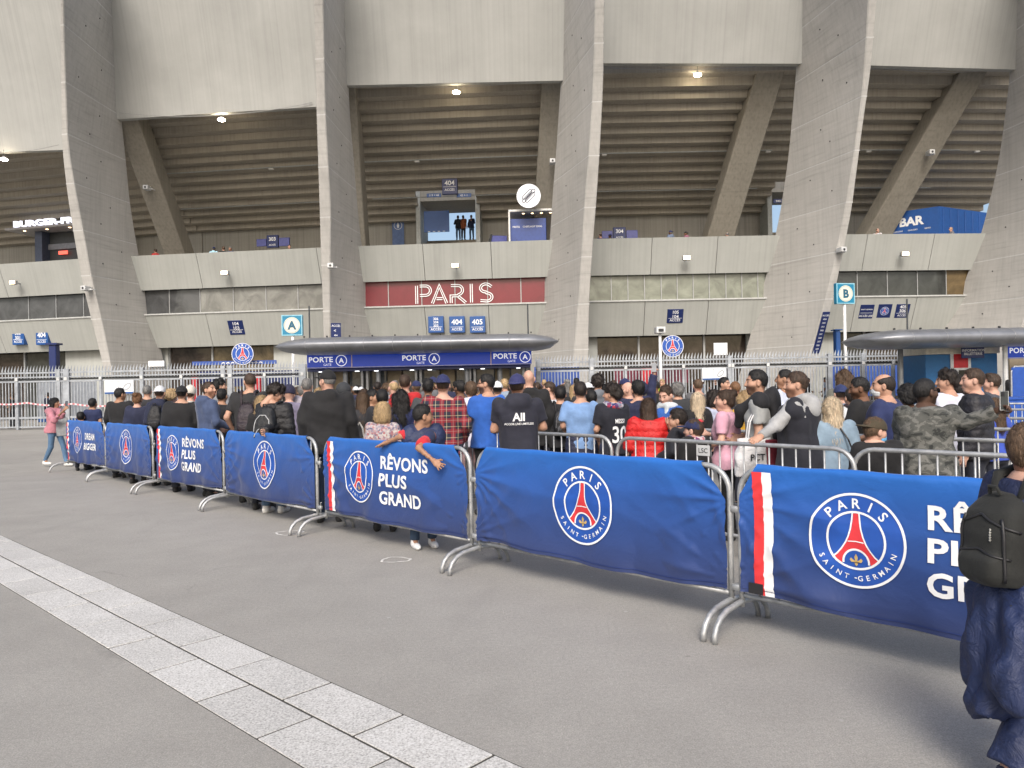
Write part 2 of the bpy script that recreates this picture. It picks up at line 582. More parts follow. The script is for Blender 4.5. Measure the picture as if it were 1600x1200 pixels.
ST = thing('stadium', (0, 60, 0), 0, 'huge pale concrete stadium with curved fins, stepped brown soffits and ribbon windows', 'stadium')
SO = (0, 60, 0)
FINS = {
 0: dict(A=[(-150, 93), (0, 94), (120, 95), (231, 96), (315, 106), (405, 121), (442, 128), (492, 140), (566, 159), (640, 178)],
         B=[(-150, 97), (0, 99), (120, 102), (231, 106), (315, 121), (405, 138), (442, 144), (492, 157), (566, 172), (640, 187)],
         C=[(-150, 171), (0, 174), (182, 182), (315, 194), (405, 209), (452, 220), (512, 235), (566, 247), (640, 263)]),
 1: dict(A=[(-150, 487), (0, 490), (168, 494), (325, 499), (400, 501), (525, 505), (640, 509)],
         B=[(-150, 501), (0, 505), (168, 508), (247, 512), (325, 517), (385, 516), (462, 515), (525, 516), (640, 518)],
         C=[(-150, 535), (0, 538), (175, 543), (247, 549), (332, 555), (385, 561), (455, 567), (525, 577), (640, 594)]),
 2: dict(A=[(-150, 948), (0, 945), (130, 943), (230, 938), (320, 932), (380, 927), (467, 921), (640, 919)],
         B=[(-150, 933), (0, 930), (130, 927), (230, 921), (320, 913), (380, 910), (445, 906), (552, 897), (640, 890)],
         C=[(-150, 884), (0, 882), (130, 880), (230, 874), (320, 867), (380, 864), (432, 857), (475, 853), (552, 838), (640, 823)]),
 3: dict(A=[(-150, 1376), (0, 1371), (105, 1362), (200, 1348), (332, 1331), (420, 1313), (487, 1298), (548, 1283), (640, 1260)],
         B=[(-150, 1362), (0, 1357), (122, 1350), (203, 1340), (297, 1326), (367, 1313), (420, 1302), (487, 1285), (548, 1267), (640, 1242)],
         C=[(-150, 1254), (0, 1254), (100, 1253), (230, 1243), (330, 1229), (400, 1214), (457, 1200), (550, 1175), (640, 1150)]),
 4: dict(A=[(-150, 1712), (0, 1708), (130, 1702), (230, 1688), (340, 1668), (462, 1628), (550, 1602), (640, 1575)],
         B=[(-150, 1698), (0, 1694), (130, 1688), (230, 1674), (340, 1652), (462, 1612), (550, 1584), (640, 1556)],
         C=[(-150, 1592), (0, 1590), (115, 1587), (227, 1575), (297, 1561), (367, 1544), (415, 1527), (462, 1512), (507, 1490), (550, 1472), (640, 1435)]),
}
def edge_by_z(tab, offs):
    pts = []
    for y in np.linspace(-150, 640, 60):
        p = on_arc(lerp_tab(tab, y), y, lerp_tab(offs, y))
        pts.append(p)
    pts.sort(key=lambda p: p.z)
    z = np.array([p.z for p in pts]); X = np.array([p.x for p in pts]); Y = np.array([p.y for p in pts])
    k = np.ones(5) / 5
    def sm(a):
        b = np.concatenate([[2 * a[0] - a[2], 2 * a[0] - a[1]], a, [2 * a[-1] - a[-2], 2 * a[-1] - a[-3]]])
        return np.convolve(b, k, 'valid')
    X, Y = sm(X), sm(Y)
    def f(q):
        if q < z[0]:
            t = (q - z[0]) / (z[3] - z[0])
            return Vector((X[0] + (X[3] - X[0]) * t, Y[0] + (Y[3] - Y[0]) * t, q))
        if q > z[-1]:
            t = (q - z[-1]) / (z[-1] - z[-4])
            return Vector((X[-1] + (X[-1] - X[-4]) * t, Y[-1] + (Y[-1] - Y[-4]) * t, q))
        return Vector((float(np.interp(q, z, X)), float(np.interp(q, z, Y)), q))
    return f
FIN_EDGE = {}
for k, fn in FINS.items():
    fa, fb, fc = edge_by_z(fn['A'], OF), edge_by_z(fn['B'], OF), edge_by_z(fn['C'], OC)
    FIN_EDGE[k] = (fa, fb, fc)
    def section(z, inset=0.0):
        a, b, c = fa(z), fb(z), fc(z)
        dd = c - b
        c2 = c + dd.normalized() * 0.5            # runs on a little behind the wall line
        d2 = a + (c2 - b)
        m = (a + b + c2 + d2) / 4
        r = [a, b, c2, d2]
        if inset:
            w = (b - a).normalized() * inset
            e = dd.normalized() * inset
            r = [a + w + e, b - w + e, c2 - w, d2 + w]
        return r
    zs = np.linspace(-0.1, 25.6, 90)
    core = MB().loft([section(z, 0.06) for z in zs])
    pil = core.build('pillar', CORE, ST, SO)
    z = 0.0
    step = 2.42
    zz = [-0.1] + [1.15 + step * i for i in range(11)]
    for i in range(len(zz) - 1):
        lo, hi = zz[i] + 0.032, min(zz[i + 1] - 0.032, 25.5)
        if hi <= lo: break
        secs = []
        for t in np.linspace(0, 1, 9):
            q = lo + (hi - lo) * t
            a, b, c, d = section(q)
            # soften the two front corners
            ab = (b - a).normalized() * 0.045
            bc = (c - b).normalized() * 0.045
            secs.append([a + ab, b - ab, b + bc, c, d, a + bc])
        o = MB().loft(secs).build('concrete_lift', CONC, pil, SO)
        if i:
            MB().loft([section(zz[i] + e, 0.006) for e in (-.0315, 0, .0315)]).build('lift_joint', CORE, pil, SO)
        smooth_by_angle(o.data, 25)
        # tie-hole plugs on the broad side
        if i > 1:
            for (tt, ww) in ((0.3 + .1 * math.sin(i * 7 + k), 0.35 + .1 * math.sin(i * 3 + k)), (0.72, 0.7 + .08 * math.sin(i * 5))):
                q = lo + (hi - lo) * tt
                a, b, c, d = section(q)
                p = b + (c - b) * ww * 0.85
                nrm = (c - b).cross(Vector((0, 0, 1))).normalized()
                if nrm.dot(p - Vector((0, 0, 10))) > 0: nrm = -nrm
                side = (c - b).normalized()
                s = 0.032
                m = MB()
                m.hexa([p - side * s - nrm * .03 + Vector((0, 0, -s)), p + side * s - nrm * .03 + Vector((0, 0, -s)), p + side * s + nrm * .012 + Vector((0, 0, -s)), p - side * s + nrm * .012 + Vector((0, 0, -s)),
                        p - side * s - nrm * .03 + Vector((0, 0, s)), p + side * s - nrm * .03 + Vector((0, 0, s)), p + side * s + nrm * .012 + Vector((0, 0, s)), p - side * s + nrm * .012 + Vector((0, 0, s))])
                m.build('tie_plug', DARKIN, pil, SO)

# ---- bays between the fins: parapet bands, ribbon windows, upper panels, soffit steps, struts
ZP = 10.04
BAYS = {
 0: dict(x=(-330, 121), y=(425, 405), pan=((-330, 248), (96, 231)), zb=13.0, op=None),
 1: dict(x=(209, 500), y=(400, 389), pan=((182, 183), (494, 165)), zb=13.0, op=None),
 2: dict(x=(562, 862), y=(386, 377), pan=((541, 135), (881, 128)), zb=13.0, op=(658, 748)),
 3: dict(x=(928, 1222), y=(373, 368), pan=((944, 103), (1253, 105)), zb=13.0, op=(1196, 1250)),
 4: dict(x=(1322, 1545), y=(366, 364), pan=((1362, 105), (1588, 113)), zb=13.0, op=None),
}
def bay_frame(b):
    def solve(x, y):
        return on_arc(x, y, 0)
    L, Rr = solve(b['x'][0], b['y'][0]), solve(b['x'][1], b['y'][1])
    L.z = Rr.z = 0
    t = (Rr - L).normalized()
    n = Vector((t.y, -t.x, 0))           # outwards, towards the camera
    return L, Rr, t, n
def box_on(Lp, t, n, s0, s1, prof):
    """extrude a profile [(offset inwards, z)...] along the chord between s0 and s1"""
    m = MB()
    secs = [[Lp + t * s - n * o + Vector((0, 0, z)) for (o, z) in prof] for s in (s0, s1)]
    m.loft(secs)
    return m
def s_of_pixel(Lp, t, n, x, y, off):
    """distance along the chord at which the vertical plane through pixel column x meets it (at inward offset off)"""
    r = ray(x, y)
    A = Lp - n * off
    # solve A + t*s = k*(r.x, 1)
    det = t.x * (-1.0) - t.y * (-r.x)
    s = (-(A.x) * (-1.0) - (-(A.y)) * (-r.x)) / det
    return s
BF = {}
def tread(m, Lp, t, n, s0, s1, o0, o1, z0, z1, zr):
    m.loft([[Lp + t * s - n * o + Vector((0, 0, z)) for (o, z) in ((o0, z0), (o1, z0), (o1, z0 + 0.14), (o0 + 0.16, z0 + 0.14), (o0 + 0.16, zr), (o0, zr))] for s in (s0, s1)])
for k, b in BAYS.items():
    Lp, Rp, t, n = bay_frame(b)
    W = (Rp - Lp).length
    BF[k] = (Lp, Rp, t, n, W)
    EX = 1.3
    ESL, ESR = {0: (0, 2.2), 1: (2.2, 1.3), 2: (1.3, 1.25), 3: (1.25, 1.9), 4: (1.9, 6.0)}[k]
    # parapet band: three or four leaning panels
    up_j = {0: [-0.4, 0.745], 1: [0.34], 2: [0.33, 0.685], 3: [0.31, 0.66], 4: [0.15, 0.62]}[k]
    lo_j = {0: [-0.4, 0.69], 1: [0.345], 2: [0.32, 0.66], 3: [0.28, 0.625], 4: [0.12, 0.55]}[k]
    if k == 1: up_j = [0.34, 0.98]; lo_j = [0.345, 0.98]
    for nm, js, prof in (('parapet_panel', up_j, [(0.0, ZP), (0.26, ZP + .02), (1.02, 8.1), (0.74, 8.02)]),
                         ('spandrel_panel', lo_j, [(0.86, 6.47), (1.15, 6.47), (2.0, 4.56), (1.72, 4.5)])):
        ss = [-EX] + [j * W for j in js if -EX < j * W < W + EX] + [W + EX]
        for s0, s1 in zip(ss, ss[1:]):
            box_on(Lp, t, n, s0 + 0.016, s1 - 0.016, prof).build(nm, BAND, ST, SO)
    # backing behind the bands so that joints are dark, floor slabs
    box_on(Lp, t, n, -EX, W + EX, [(0.3, ZP - .1), (0.45, ZP - .1), (1.3, 8.12), (1.1, 8.12)]).build('parapet_backing', DARKIN, ST, SO)
    box_on(Lp, t, n, -EX, W + EX, [(1.2, 6.4), (1.4, 6.4), (2.3, 4.6), (2.1, 4.6)]).build('spandrel_backing', DARKIN, ST, SO)
    box_on(Lp, t, n, -EX, W + EX, [(1.06, 8.0), (1.06, 8.88), (11.0, 8.88), (11.0, 8.0)]).build('concourse_floor', INNER, ST, SO)
    box_on(Lp, t, n, -EX, W + EX, [(2.05, 4.56), (2.05, 4.9), (9.0, 4.9), (9.0, 4.56)]).build('floor_slab', INNER, ST, SO)
    # sill and head of the ribbon window
    box_on(Lp, t, n, -EX, W + EX, [(0.80, 6.475), (0.80, 6.56), (1.3, 6.56), (1.3, 6.475)]).build('window_sill', plain('sill_grey', (0.42, 0.43, 0.42), 0.5), ST, SO)
    # ribbon window: panes and mullions
    cuts = {0: [-30, 45, 88, 131], 1: [265, 313, 365, 416, 466], 2: [607, 659, 711, 762, 814], 3: [955, 981, 1007, 1033, 1058, 1083, 1108, 1134, 1159, 1184], 4: [1339, 1386, 1433, 1478]}[k]
    GL = {0: glass('dark_glass', (0.07, 0.072, 0.074)), 1: glass('smoky_glass', (0.19, 0.19, 0.175)), 2: None, 3: glass('frosted_glass', (0.20, 0.215, 0.175), 0.14, 0.3), 4: glass('black_glass', (0.045, 0.048, 0.045))}[k]
    if k == 2:
        GL = glass('red_film_glass', (0.155, 0.012, 0.022), 0.28, 0.12)
    sc = [-0.6] + [s_of_pixel(Lp, t, n, x, 455, 1.05) for x in cuts] + [W + 0.6]
    for i, (s0, s1) in enumerate(zip(sc, sc[1:])):
        g = GL
        if k == 1 and i in (0, 1): g = glass('dark_glass', (0.07, 0.072, 0.074))
        if k == 4 and i == 4: g = glass('tan_glass', (0.14, 0.10, 0.05), 0.2)
        box_on(Lp, t, n, s0 + .02, s1 - .02, [(1.05, 6.56), (1.05, 8.1), (1.07, 8.1), (1.07, 6.56)]).build('window_pane', g, ST, SO)
        if i:
            box_on(Lp, t, n, s0 - .025, s0 + .025, [(1.0, 6.56), (1.0, 8.1), (1.12, 8.1), (1.12, 6.56)]).build('mullion', plain('mullion_grey', (0.33, 0.34, 0.34), 0.45, 0.3), ST, SO)
    box_on(Lp, t, n, -EX, W + EX, [(2.6, 4.9), (2.6, 8.0), (2.8, 8.0), (2.8, 4.9)]).build('room_wall', plain('room_wall', (0.08, 0.078, 0.07), 0.8), ST, SO)
    # ground floor: piers, glazing, dark hall behind
    gcuts = {0: [-300, -150, 40, 106], 1: [266, 333, 430], 2: [640, 740], 3: [932, 998, 1100, 1166], 4: [1310, 1350, 1450]}[k]
    gs = [s_of_pixel(Lp, t, n, x, 560, 2.6) for x in gcuts]
    box_on(Lp, t, n, -EX, gs[0], [(2.4, 0), (2.4, 4.56), (2.8, 4.56), (2.8, 0)]).build('pier', BAND, ST, SO)
    box_on(Lp, t, n, gs[-1], W + EX, [(2.4, 0), (2.4, 4.56), (2.8, 4.56), (2.8, 0)]).build('pier', BAND, ST, SO)
    for i, (s0, s1) in enumerate(zip(gs, gs[1:])):
        gm = glass('hall_glass', (0.045, 0.036, 0.03), 0.1, 0.5)
        if k in (0, 4) and i % 2 == 0: gm = glass('black_glass', (0.045, 0.048, 0.045))
        if k == 1 and i == 1: gm = glass('amber_hall_glass', (0.11, 0.085, 0.05), 0.12, 0.6)
        box_on(Lp, t, n, s0 + .03, s1 - .03, [(2.6, 0.05), (2.6, 4.54), (2.63, 4.54), (2.63, 0.05)]).build('hall_pane', gm, ST, SO)
        box_on(Lp, t, n, s0 - .06, s0 + .06, [(2.5, 0), (2.5, 4.55), (2.75, 4.55), (2.75, 0)]).build('hall_post', plain('mullion_grey', (0.33, 0.34, 0.34), 0.45, 0.3), ST, SO)
    # upper panel (leans outwards going up), butted against the fins
    (xl, yl), (xr, yr) = b['pan']
    pl, pr = on_arc(xl, yl, -2.05), on_arc(xr, yr, -2.05)
    def fin_mid(kf, z):
        fa, fb, fc = FIN_EDGE[kf]
        A_, B_, C_ = fa(z), fb(z), fc(z)
        return (A_ + B_) / 2 + (C_ - B_) * 1.0
    secs = []
    topz = 25.4
    dz = (pr.z - pl.z) / (pr - pl).length
    for f in np.linspace(0, 1, 14):
        zr = pr.z + dz * .4 + (topz - pr.z) * f
        zl = pl.z - dz * .4 + (topz - pl.z) * f
        r_ = fin_mid(k, zr)
        l_ = fin_mid(k - 1, zl) if k else Vector((pl.x + (r_.x - fin_mid(k, pr.z).x), pl.y + (r_.y - fin_mid(k, pr.z).y) + .2, zl))
        tt = (r_ - l_); tt.z = 0; tt.normalize()
        nn = Vector((tt.y, -tt.x, 0))
        secs.append([l_, r_, r_ - nn * 0.35, l_ - nn * 0.35])
    m = MB(); m.loft(secs)
    o = m.build('upper_panel', PANEL, ST, SO)
    smooth_by_angle(o.data, 30)
    # narrow cover strip down each side of the panel, as in the photo
    # stepped soffit
    zt = 19.0 + .004 * k
    NS = 15
    o0, o1 = -1.3, 9.4
    ops = None
    if b['op']:
        ops = [s_of_pixel(Lp, t, n, x, 340, 8.6) for x in b['op']]
    zprev = zt + 1.2
    for i in range(NS):
        f0, f1 = i / NS, (i + 1) / NS
        oa, ob = o0 + (o1 - o0) * f0, o0 + (o1 - o0) * f1
        z0 = zt + (13.0 + .004 * k - zt) * (f0 ** 0.92)
        segs = [(-ESL if k != 4 or z0 > 14.75 else 0.6, W + ESR)]
        if ops and z0 < 14.75:
            segs = [(-ESL, ops[0]), (ops[1], W + ESR)]
        for (s0, s1) in segs:
            if s1 - s0 < 0.3: continue
            m = MB()
            tread(m, Lp, t, n, s0, s1, oa, ob + 0.12, z0, z0 + .14, zprev + 0.05)
            m.build('terrace_step', SOFF, ST, SO)
        zprev = z0
    # back wall of the concourse
    segs = [(-ESL if k != 4 else 0.6, W + ESR)]
    if ops: segs = [(-ESL, ops[0]), (ops[1], W + ESR)]
    for (s0, s1) in segs:
        if s1 - s0 > 0.2:
            box_on(Lp, t, n, s0, s1, [(9.3, 8.88), (9.3, b['zb'] + 1.6), (9.6, b['zb'] + 1.6), (9.6, 8.88)]).build('concourse_wall', INNER, ST, SO)
    if ops:
        s0, s1 = ops
        for s in (s0 - 0.18, s1 - 0.12):
            box_on(Lp, t, n, s, s + 0.30, [(7.6, 8.88), (7.6, 15.7), (10.6, 15.7), (10.6, 8.88)]).build('doorway_cheek', plain('cheek_grey', (0.38, 0.40, 0.39), 0.6, bmp=0.1), ST, SO)
        box_on(Lp, t, n, s0 + .12, s1 - .12, [(7.7, 14.45), (7.7, 15.75), (11.5, 15.75), (11.5, 14.45)]).build('doorway_lintel', INNER, ST, SO)
        m = MB()
        for q in range(14):
            box = [(7.4 + q * 0.22, 8.88), (7.4 + q * 0.22, 9.1 + q * 0.24), (10.6, 9.1 + q * 0.24), (10.6, 8.88)]
            secs = [[Lp + t * s - n * o + Vector((0, 0, z)) for (o, z) in box] for s in (s0 + .12, s1 - .12)]
            so = MB().loft(secs).build('stair', SOFF, ST, SO)
for k, xs in ((1, (424,)), (2, (652,)), (3, (944, 1200)), (4, (1357, 1526))):
    Lp, Rp, t, n, W = BF[k]
    for o_, z_ in ((3.6, 16.05), (6.6, 14.45)):
        MB().tube([Lp + t * s_ - n * o_ + Vector((0, 0, z_)) for s_ in (-0.8, W * .5, W + .8)], 0.035, 6).build('conduit', STRUT_G, ST, SO)
    for x_ in xs:
        s_ = s_of_pixel(Lp, t, n, x_, 255, 3.5)
        c_ = Lp + t * s_ - n * 3.45 + Vector((0, 0, 15.95))
        MB().bbox((c_.x - .16, c_.y - .1, c_.z - .1), (c_.x + .16, c_.y + .1, c_.z), .03).build('bulkhead_lamp', LIGHT_P, ST, SO)
# inclined struts behind the fins
def strut(xt, yt, xb, yb, wt, wb, off_t=-0.5, off_b=5.0):
    top, bot = on_arc(xt, yt, off_t), on_arc(xb, yb, off_b)
    bot = bot + (bot - top).normalized() * 1.2
    top = top - (bot - top).normalized() * 1.3
    t = Vector((1, -0.05, 0)).normalized()
    ax = (bot - top).normalized()
    nn = ax.cross(t).normalized()
    m = MB()
    secs = []
    for p, w in ((top, wt), (bot, wb)):
        a, c = t * w / 2, nn * 0.65
        e = t * 0.05; g = nn * 0.05
        secs.append([p - a - c + e, p + a - c - e, p + a - c + g, p + a + c - g, p + a + c - e, p - a + c + e, p - a + c - g, p - a - c + g])
    m.loft(secs)
    m.build('strut', STRUT, ST, SO)
strut(207, 190, 281, 397, 1.4, 1.4)
strut(549, 140, 566, 384, 0.75, 0.75)
strut(866, 132, 850, 376, 1.45, 1.45)
strut(1200, 108, 1122, 369, 1.55, 1.75)
strut(1508, 118, 1366, 364, 1.5, 1.75)
# cable and conduit: sagging lamp cables under the panels are things of their own (see lamps)
# ================================================================ emblem drawn as flat shapes (unit radius, XZ plane)
def emblem_layers():
    lay = {'blue': [], 'red': [], 'white': [], 'gold': []}
    circ = arc(0, 0, 0.985, 0, 360, 48)[:-1]
    lay['blue'].append(poly2(circ))
    lay['white'].append(ribbon(arc(0, 0, 0.955, 0, 360, 56)[:-1], 0.05, 0, True))
    lay['white'].append(ribbon(arc(0, 0, 0.585, 0, 360, 44)[:-1], 0.045, 0, True))
    side = [(0.05, 0.56), (0.062, 0.40), (0.085, 0.24), (0.13, 0.08), (0.19, -0.05), (0.27, -0.18), (0.36, -0.30), (0.44, -0.37)]
    ar = arc(0, -0.44, 0.235, 0, 180, 16)
    red = [(x, y) for x, y in side] + [(0.36, -0.455), (0.30, -0.49)] + [p for p in ar if p[1] > -0.43] + [(-0.30, -0.49), (-0.36, -0.455)] + [(-x, y) for x, y in reversed(side)]
    lay['red'].append(poly2(red))
    for sgn in (1, -1):
        lay['white'].append(ribbon([(sgn * (x + 0.018), y) for x, y in side], 0.03))
    lay['white'].append(ribbon([(-0.165, -0.03), (0, -0.015), (0.165, -0.03)], 0.022))
    lay['white'].append(ribbon(arc(0, -0.44, 0.255, -8, 188, 20), 0.04))
    lay['blue2'] = [poly2(arc(0, -0.44, 0.235, -5, 185, 16))]
    g = [(0, -0.27), (0.035, -0.34), (0.02, -0.42), (0.06, -0.40), (0.10, -0.36), (0.13, -0.40), (0.10, -0.45), (0.04, -0.45), (0.025, -0.50), (0, -0.53)]
    gold = g + [(-x, y) for x, y in reversed(g[1:-1])]
    lay['gold'].append(poly2(gold))
    def letters(word, cap, rad, mid, span, inward, bold):
        n = len(word)
        for i, ch in enumerate(word):
            a = mid + (0.5 - (i + 0.5) / n) * span * (1 if not inward else -1)
            me = text_mesh(ch, cap, bold)
            co = [v.co.copy() for v in me.vertices]
            fs = [tuple(p.vertices) for p in me.polygons]
            bpy.data.meshes.remove(me)
            rot = R(a - 90) if not inward else R(a + 90)
            cx, cz = rad * math.cos(R(a)), rad * math.sin(R(a))
            vs = [(cx + v.x * math.cos(rot) - v.z * math.sin(rot), 0, cz + v.x * math.sin(rot) + v.z * math.cos(rot)) for v in co]
            lay['white'].append((vs, fs))
    letters('PARIS', 0.20, 0.765, 90, 112, False, 0.018)
    letters('SAINT', 0.105, 0.775, 232, 58, True, 0.012)
    letters('GERMAIN', 0.105, 0.775, 309, 78, True, 0.012)
    lay['white'].append(ribbon([(0.02 + 0.775 * math.cos(R(265.5)), 0.775 * math.sin(R(265.5))), (0.02 + 0.775 * math.cos(R(269)), 0.775 * math.sin(R(269)))], 0.02))
    return lay
def gridcut(vs, fs, step):
    """cut flat shapes along a square grid so that they can follow folds"""
    bm = bmesh.new()
    bv = [bm.verts.new(v) for v in vs]
    for f in fs:
        try: bm.faces.new([bv[i] for i in f])
        except ValueError: pass
    xs = [v[0] for v in vs]; zs = [v[2] for v in vs]
    for lo, hi, nrm in ((min(xs), max(xs), Vector((1, 0, 0))), (min(zs), max(zs), Vector((0, 0, 1)))):
        q = math.ceil(lo / step) * step
        while q < hi:
            bmesh.ops.bisect_plane(bm, geom=bm.verts[:] + bm.edges[:] + bm.faces[:], plane_co=nrm * q, plane_no=nrm, dist=1e-6)
            q += step
    bm.verts.index_update()
    out = [tuple(v.co) for v in bm.verts], [tuple(v.index for v in f.verts) for f in bm.faces]
    bm.free()
    return out
def merge(lst):
    m = MB()
    for vs, fs in lst:
        m.add(vs, fs)
    return m.v, m.f
EMB = emblem_layers()
EMB_MAT = {'blue': (plain('emblem_blue', (0.012, 0.075, 0.36), 0.55), 0.0), 'red': (plain('emblem_red', (0.62, 0.035, 0.045), 0.55), 0.0025), 'blue2': (plain('emblem_blue', (0.012, 0.075, 0.36), 0.55), 0.004), 'white': (plain('print_white', (0.76, 0.77, 0.78), 0.6, var=0.02), 0.006), 'gold': (plain('emblem_gold', (0.55, 0.38, 0.14), 0.5), 0.0075)}
EMB_NAME = {'blue': 'emblem_disc', 'red': 'emblem_tower', 'blue2': 'emblem_arch', 'white': 'emblem_ring', 'gold': 'emblem_flower'}
WHITE_P = EMB_MAT['white'][0]

# ================================================================ signs, lamps, cameras on the facade
SIGN_BLUE = plain('sign_blue', (0.014, 0.075, 0.26), 0.4, var=0.04)
SIGN_NAVY = plain('sign_navy', (0.010, 0.022, 0.105), 0.4, var=0.04)
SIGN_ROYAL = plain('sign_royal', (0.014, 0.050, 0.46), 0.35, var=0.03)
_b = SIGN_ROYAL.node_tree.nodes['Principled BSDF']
_b.inputs['Emission Color'].default_value = (0.008, 0.055, 0.42, 1); _b.inputs['Emission Strength'].default_value = 0.22   # glow added to lift the board out of the canopy's shade
SIGN_TEAL = plain('sign_teal', (0.01, 0.19, 0.33), 0.4, var=0.03)
CREAM = plain('sign_cream', (0.80, 0.74, 0.56), 0.5, var=0.02)
GREYM = plain('grey_metal', (0.30, 0.31, 0.32), 0.5, 0.3)
LIGHTM = plain('pale_metal', (0.55, 0.56, 0.56), 0.5, 0.1)
BLACKM = plain('black_plastic', (0.015, 0.015, 0.017), 0.5)
def bay_rz(k):
    n = BF[k][3]
    return math.atan2(n.x, -n.y)
def wall_at(x, y, k, off):
    """pixel -> point on bay k's chord plane moved off metres inwards"""
    Lp, Rp, t, n, W = BF[k]
    r = ray(x, y)
    A = Lp - n * off
    tt = (A.x * n.x + A.y * n.y) / (r.x * n.x + n.y)
    return Vector((r.x * tt, tt, EYE + r.z * tt))
def sign_box(name, loc, rz, w, h, th, mat, lines, label, cat='sign', tilt=0.0, rule=None, group=None, shear=0.0):
    t = thing(name, loc, rz, label, cat, group)
    t.rotation_euler = (tilt, 0, rz)
    MB().bbox((-w / 2, 0, -h / 2), (w / 2, th, h / 2), min(0.02, th / 4)).build('board', mat, t)
    for (s, size, z, x, bold) in lines:
        put_text(s, size, t, WHITE_P, x, z, -0.006, bold)
    if rule is not None:
        MB().add(*ribbon([(-w * .42, rule), (w * .42, rule)], 0.02, -0.006)).build('rule', WHITE_P, t)
    return t
def acces(name, x, y, k, off, w, h, th, mat, nums, label, tilt=0.0):
    p = wall_at(x, y, k, off)
    big = 0.30 if len(nums) == 1 else (0.22 if len(nums) == 2 else 0.155)
    lines = []
    top = h * 0.46
    if len(nums) == 1:
        lines.append((nums[0], big, h * 0.16, 0, 0.02))
    else:
        sp = (h * 0.62) / len(nums)
        for i, s in enumerate(nums):
            lines.append((s, min(big, sp * 0.72), top - sp * (i + 0.55), 0, 0.015))
    lines.append(('ACCÈS', 0.145, -h * 0.285, 0, 0.015))
    return sign_box(name, p, bay_rz(k), w, h, th, mat, lines, label, 'sign', tilt, -h * 0.15, 'blue access signs on the stadium wall')
TL = math.atan2(0.86, 1.97)
acces('access_sign', 28, 527, 0, 1.2, 0.92, 0.98, 0.35, SIGN_BLUE, ['302', '301'], 'dull blue access sign reading 302 301 at the far left')
acces('access_sign', 65, 527, 0, 1.2, 0.92, 0.98, 0.35, SIGN_BLUE, ['404'], 'blue access sign 404 beside the leftmost concrete fin')
acces('access_sign', 369, 512, 1, 1.22, 0.98, 0.92, 0.05, SIGN_NAVY, ['104', '103'], 'navy tilted access plate 104 103 in the bay left of the gate canopy', TL)
acces('access_sign', 681, 507, 2, 1.0, 0.92, 0.98, 0.35, SIGN_BLUE, ['306', '304', '303'], 'blue access box reading 306 304 303 under the red window')
acces('access_sign', 714, 507, 2, 1.0, 0.92, 0.98, 0.35, SIGN_BLUE, ['404'], 'blue access box 404 in the middle under the red window')
acces('access_sign', 746, 507, 2, 1.0, 0.92, 0.98, 0.35, SIGN_BLUE, ['405'], 'blue access box 405 under the red window')
acces('access_sign', 1055, 494, 3, 1.2, 0.95, 0.86, 0.05, SIGN_NAVY, ['105', '104'], 'navy tilted access plate 105 104 below the frosted window', TL)
p = wall_at(1354, 487, 4, 1.2)
sign_box('access_sign', p, bay_rz(4), 0.86, 0.86, 0.05, SIGN_NAVY, [('SAINT-GERMAIN', 0.07, 0.14, 0, 0.01), ('ACCÈS 208', 0.12, -0.26, 0, 0.012)], 'navy tilted plate with two small white lines right of sign B', 'sign', TL, -0.08, 'blue access signs on the stadium wall')
p = wall_at(1382, 486, 4, 1.2)
t = sign_box('emblem_plate', p, bay_rz(4), 0.86, 0.86, 0.05, SIGN_NAVY, [], 'navy tilted plate with a small round emblem right of sign B', 'sign', TL)
for nm in ('blue', 'red', 'white'):
    vs, fs = merge(EMB[nm])
    MB().add([(x * .27, -0.005 - EMB_MAT[nm][1], z * .27) for x, _, z in vs], fs).build(EMB_NAME[nm], EMB_MAT[nm][0], t)
p = wall_at(1410, 486, 4, 1.2)
sign_box('access_sign', p, bay_rz(4), 0.86, 0.86, 0.05, SIGN_NAVY, [('405', 0.19, 0.27, 0, 0.02), ('306', 0.19, 0.02, 0, 0.02), ('ACCÈS', 0.12, -0.27, 0, 0.012)], 'navy tilted access plate reading 405 306 above the right canopy', 'sign', TL, -0.13, 'blue access signs on the stadium wall')
# list strip on the fin, small plate on another fin
fa, fb, fc = FIN_EDGE[3]
za, zb_ = PZ(0, 0, 0), None
ztop, zbot = P(1290, 487, arcd(17) - 2.8).z, P(1275, 552, arcd(17) - 2.3).z
a, b = (fa(ztop) + fb(ztop)) / 2, (fa(zbot) + fb(zbot)) / 2
t = thing('list_sign', b, 0, 'narrow navy list of access numbers running down a fin', 'sign')
ax = (a - b).normalized(); rt = (fa(ztop) - fb(ztop)).normalized(); fr = ax.cross(rt).normalized()
if fr.y > 0: fr = -fr
H = (a - b).length; W = (fa(ztop) - fb(ztop)).length * 0.84
mm = Matrix((rt, -fr, ax)).transposed().to_4x4()
m = MB(); m.box((-W / 2, -0.05, 0), (W / 2, -0.01, H), mm); m.build('board', SIGN_NAVY, t)
for i in range(10):
    s = 'ACCÈS' if i == 0 else ['404', '304', '303', '302', '301', '208', '207', '206', '104'][i - 1]
    me = text_mesh(s, 0.085, 0.012)
    me.transform(mm @ Matrix.Translation((0, -0.056, H - 0.2 - i * (H - .35) / 9.5)))
    link_mesh('lettering', me, WHITE_P, t)
fa, fb, fc = FIN_EDGE[1]
p = P(525, 516, arcd(-10.5) - 2.75)
sign_box('arrow_sign', p, bay_rz(1) + 0.5, 0.55, 0.80, 0.04, SIGN_NAVY, [('ACCÈS', 0.11, 0.25, 0, 0.012), ('<', 0.16, -0.02, -0.06, 0.02), ('404', 0.09, -0.28, -0.02, 0.012)], 'small navy access plate with an arrow on a concrete fin', 'sign')

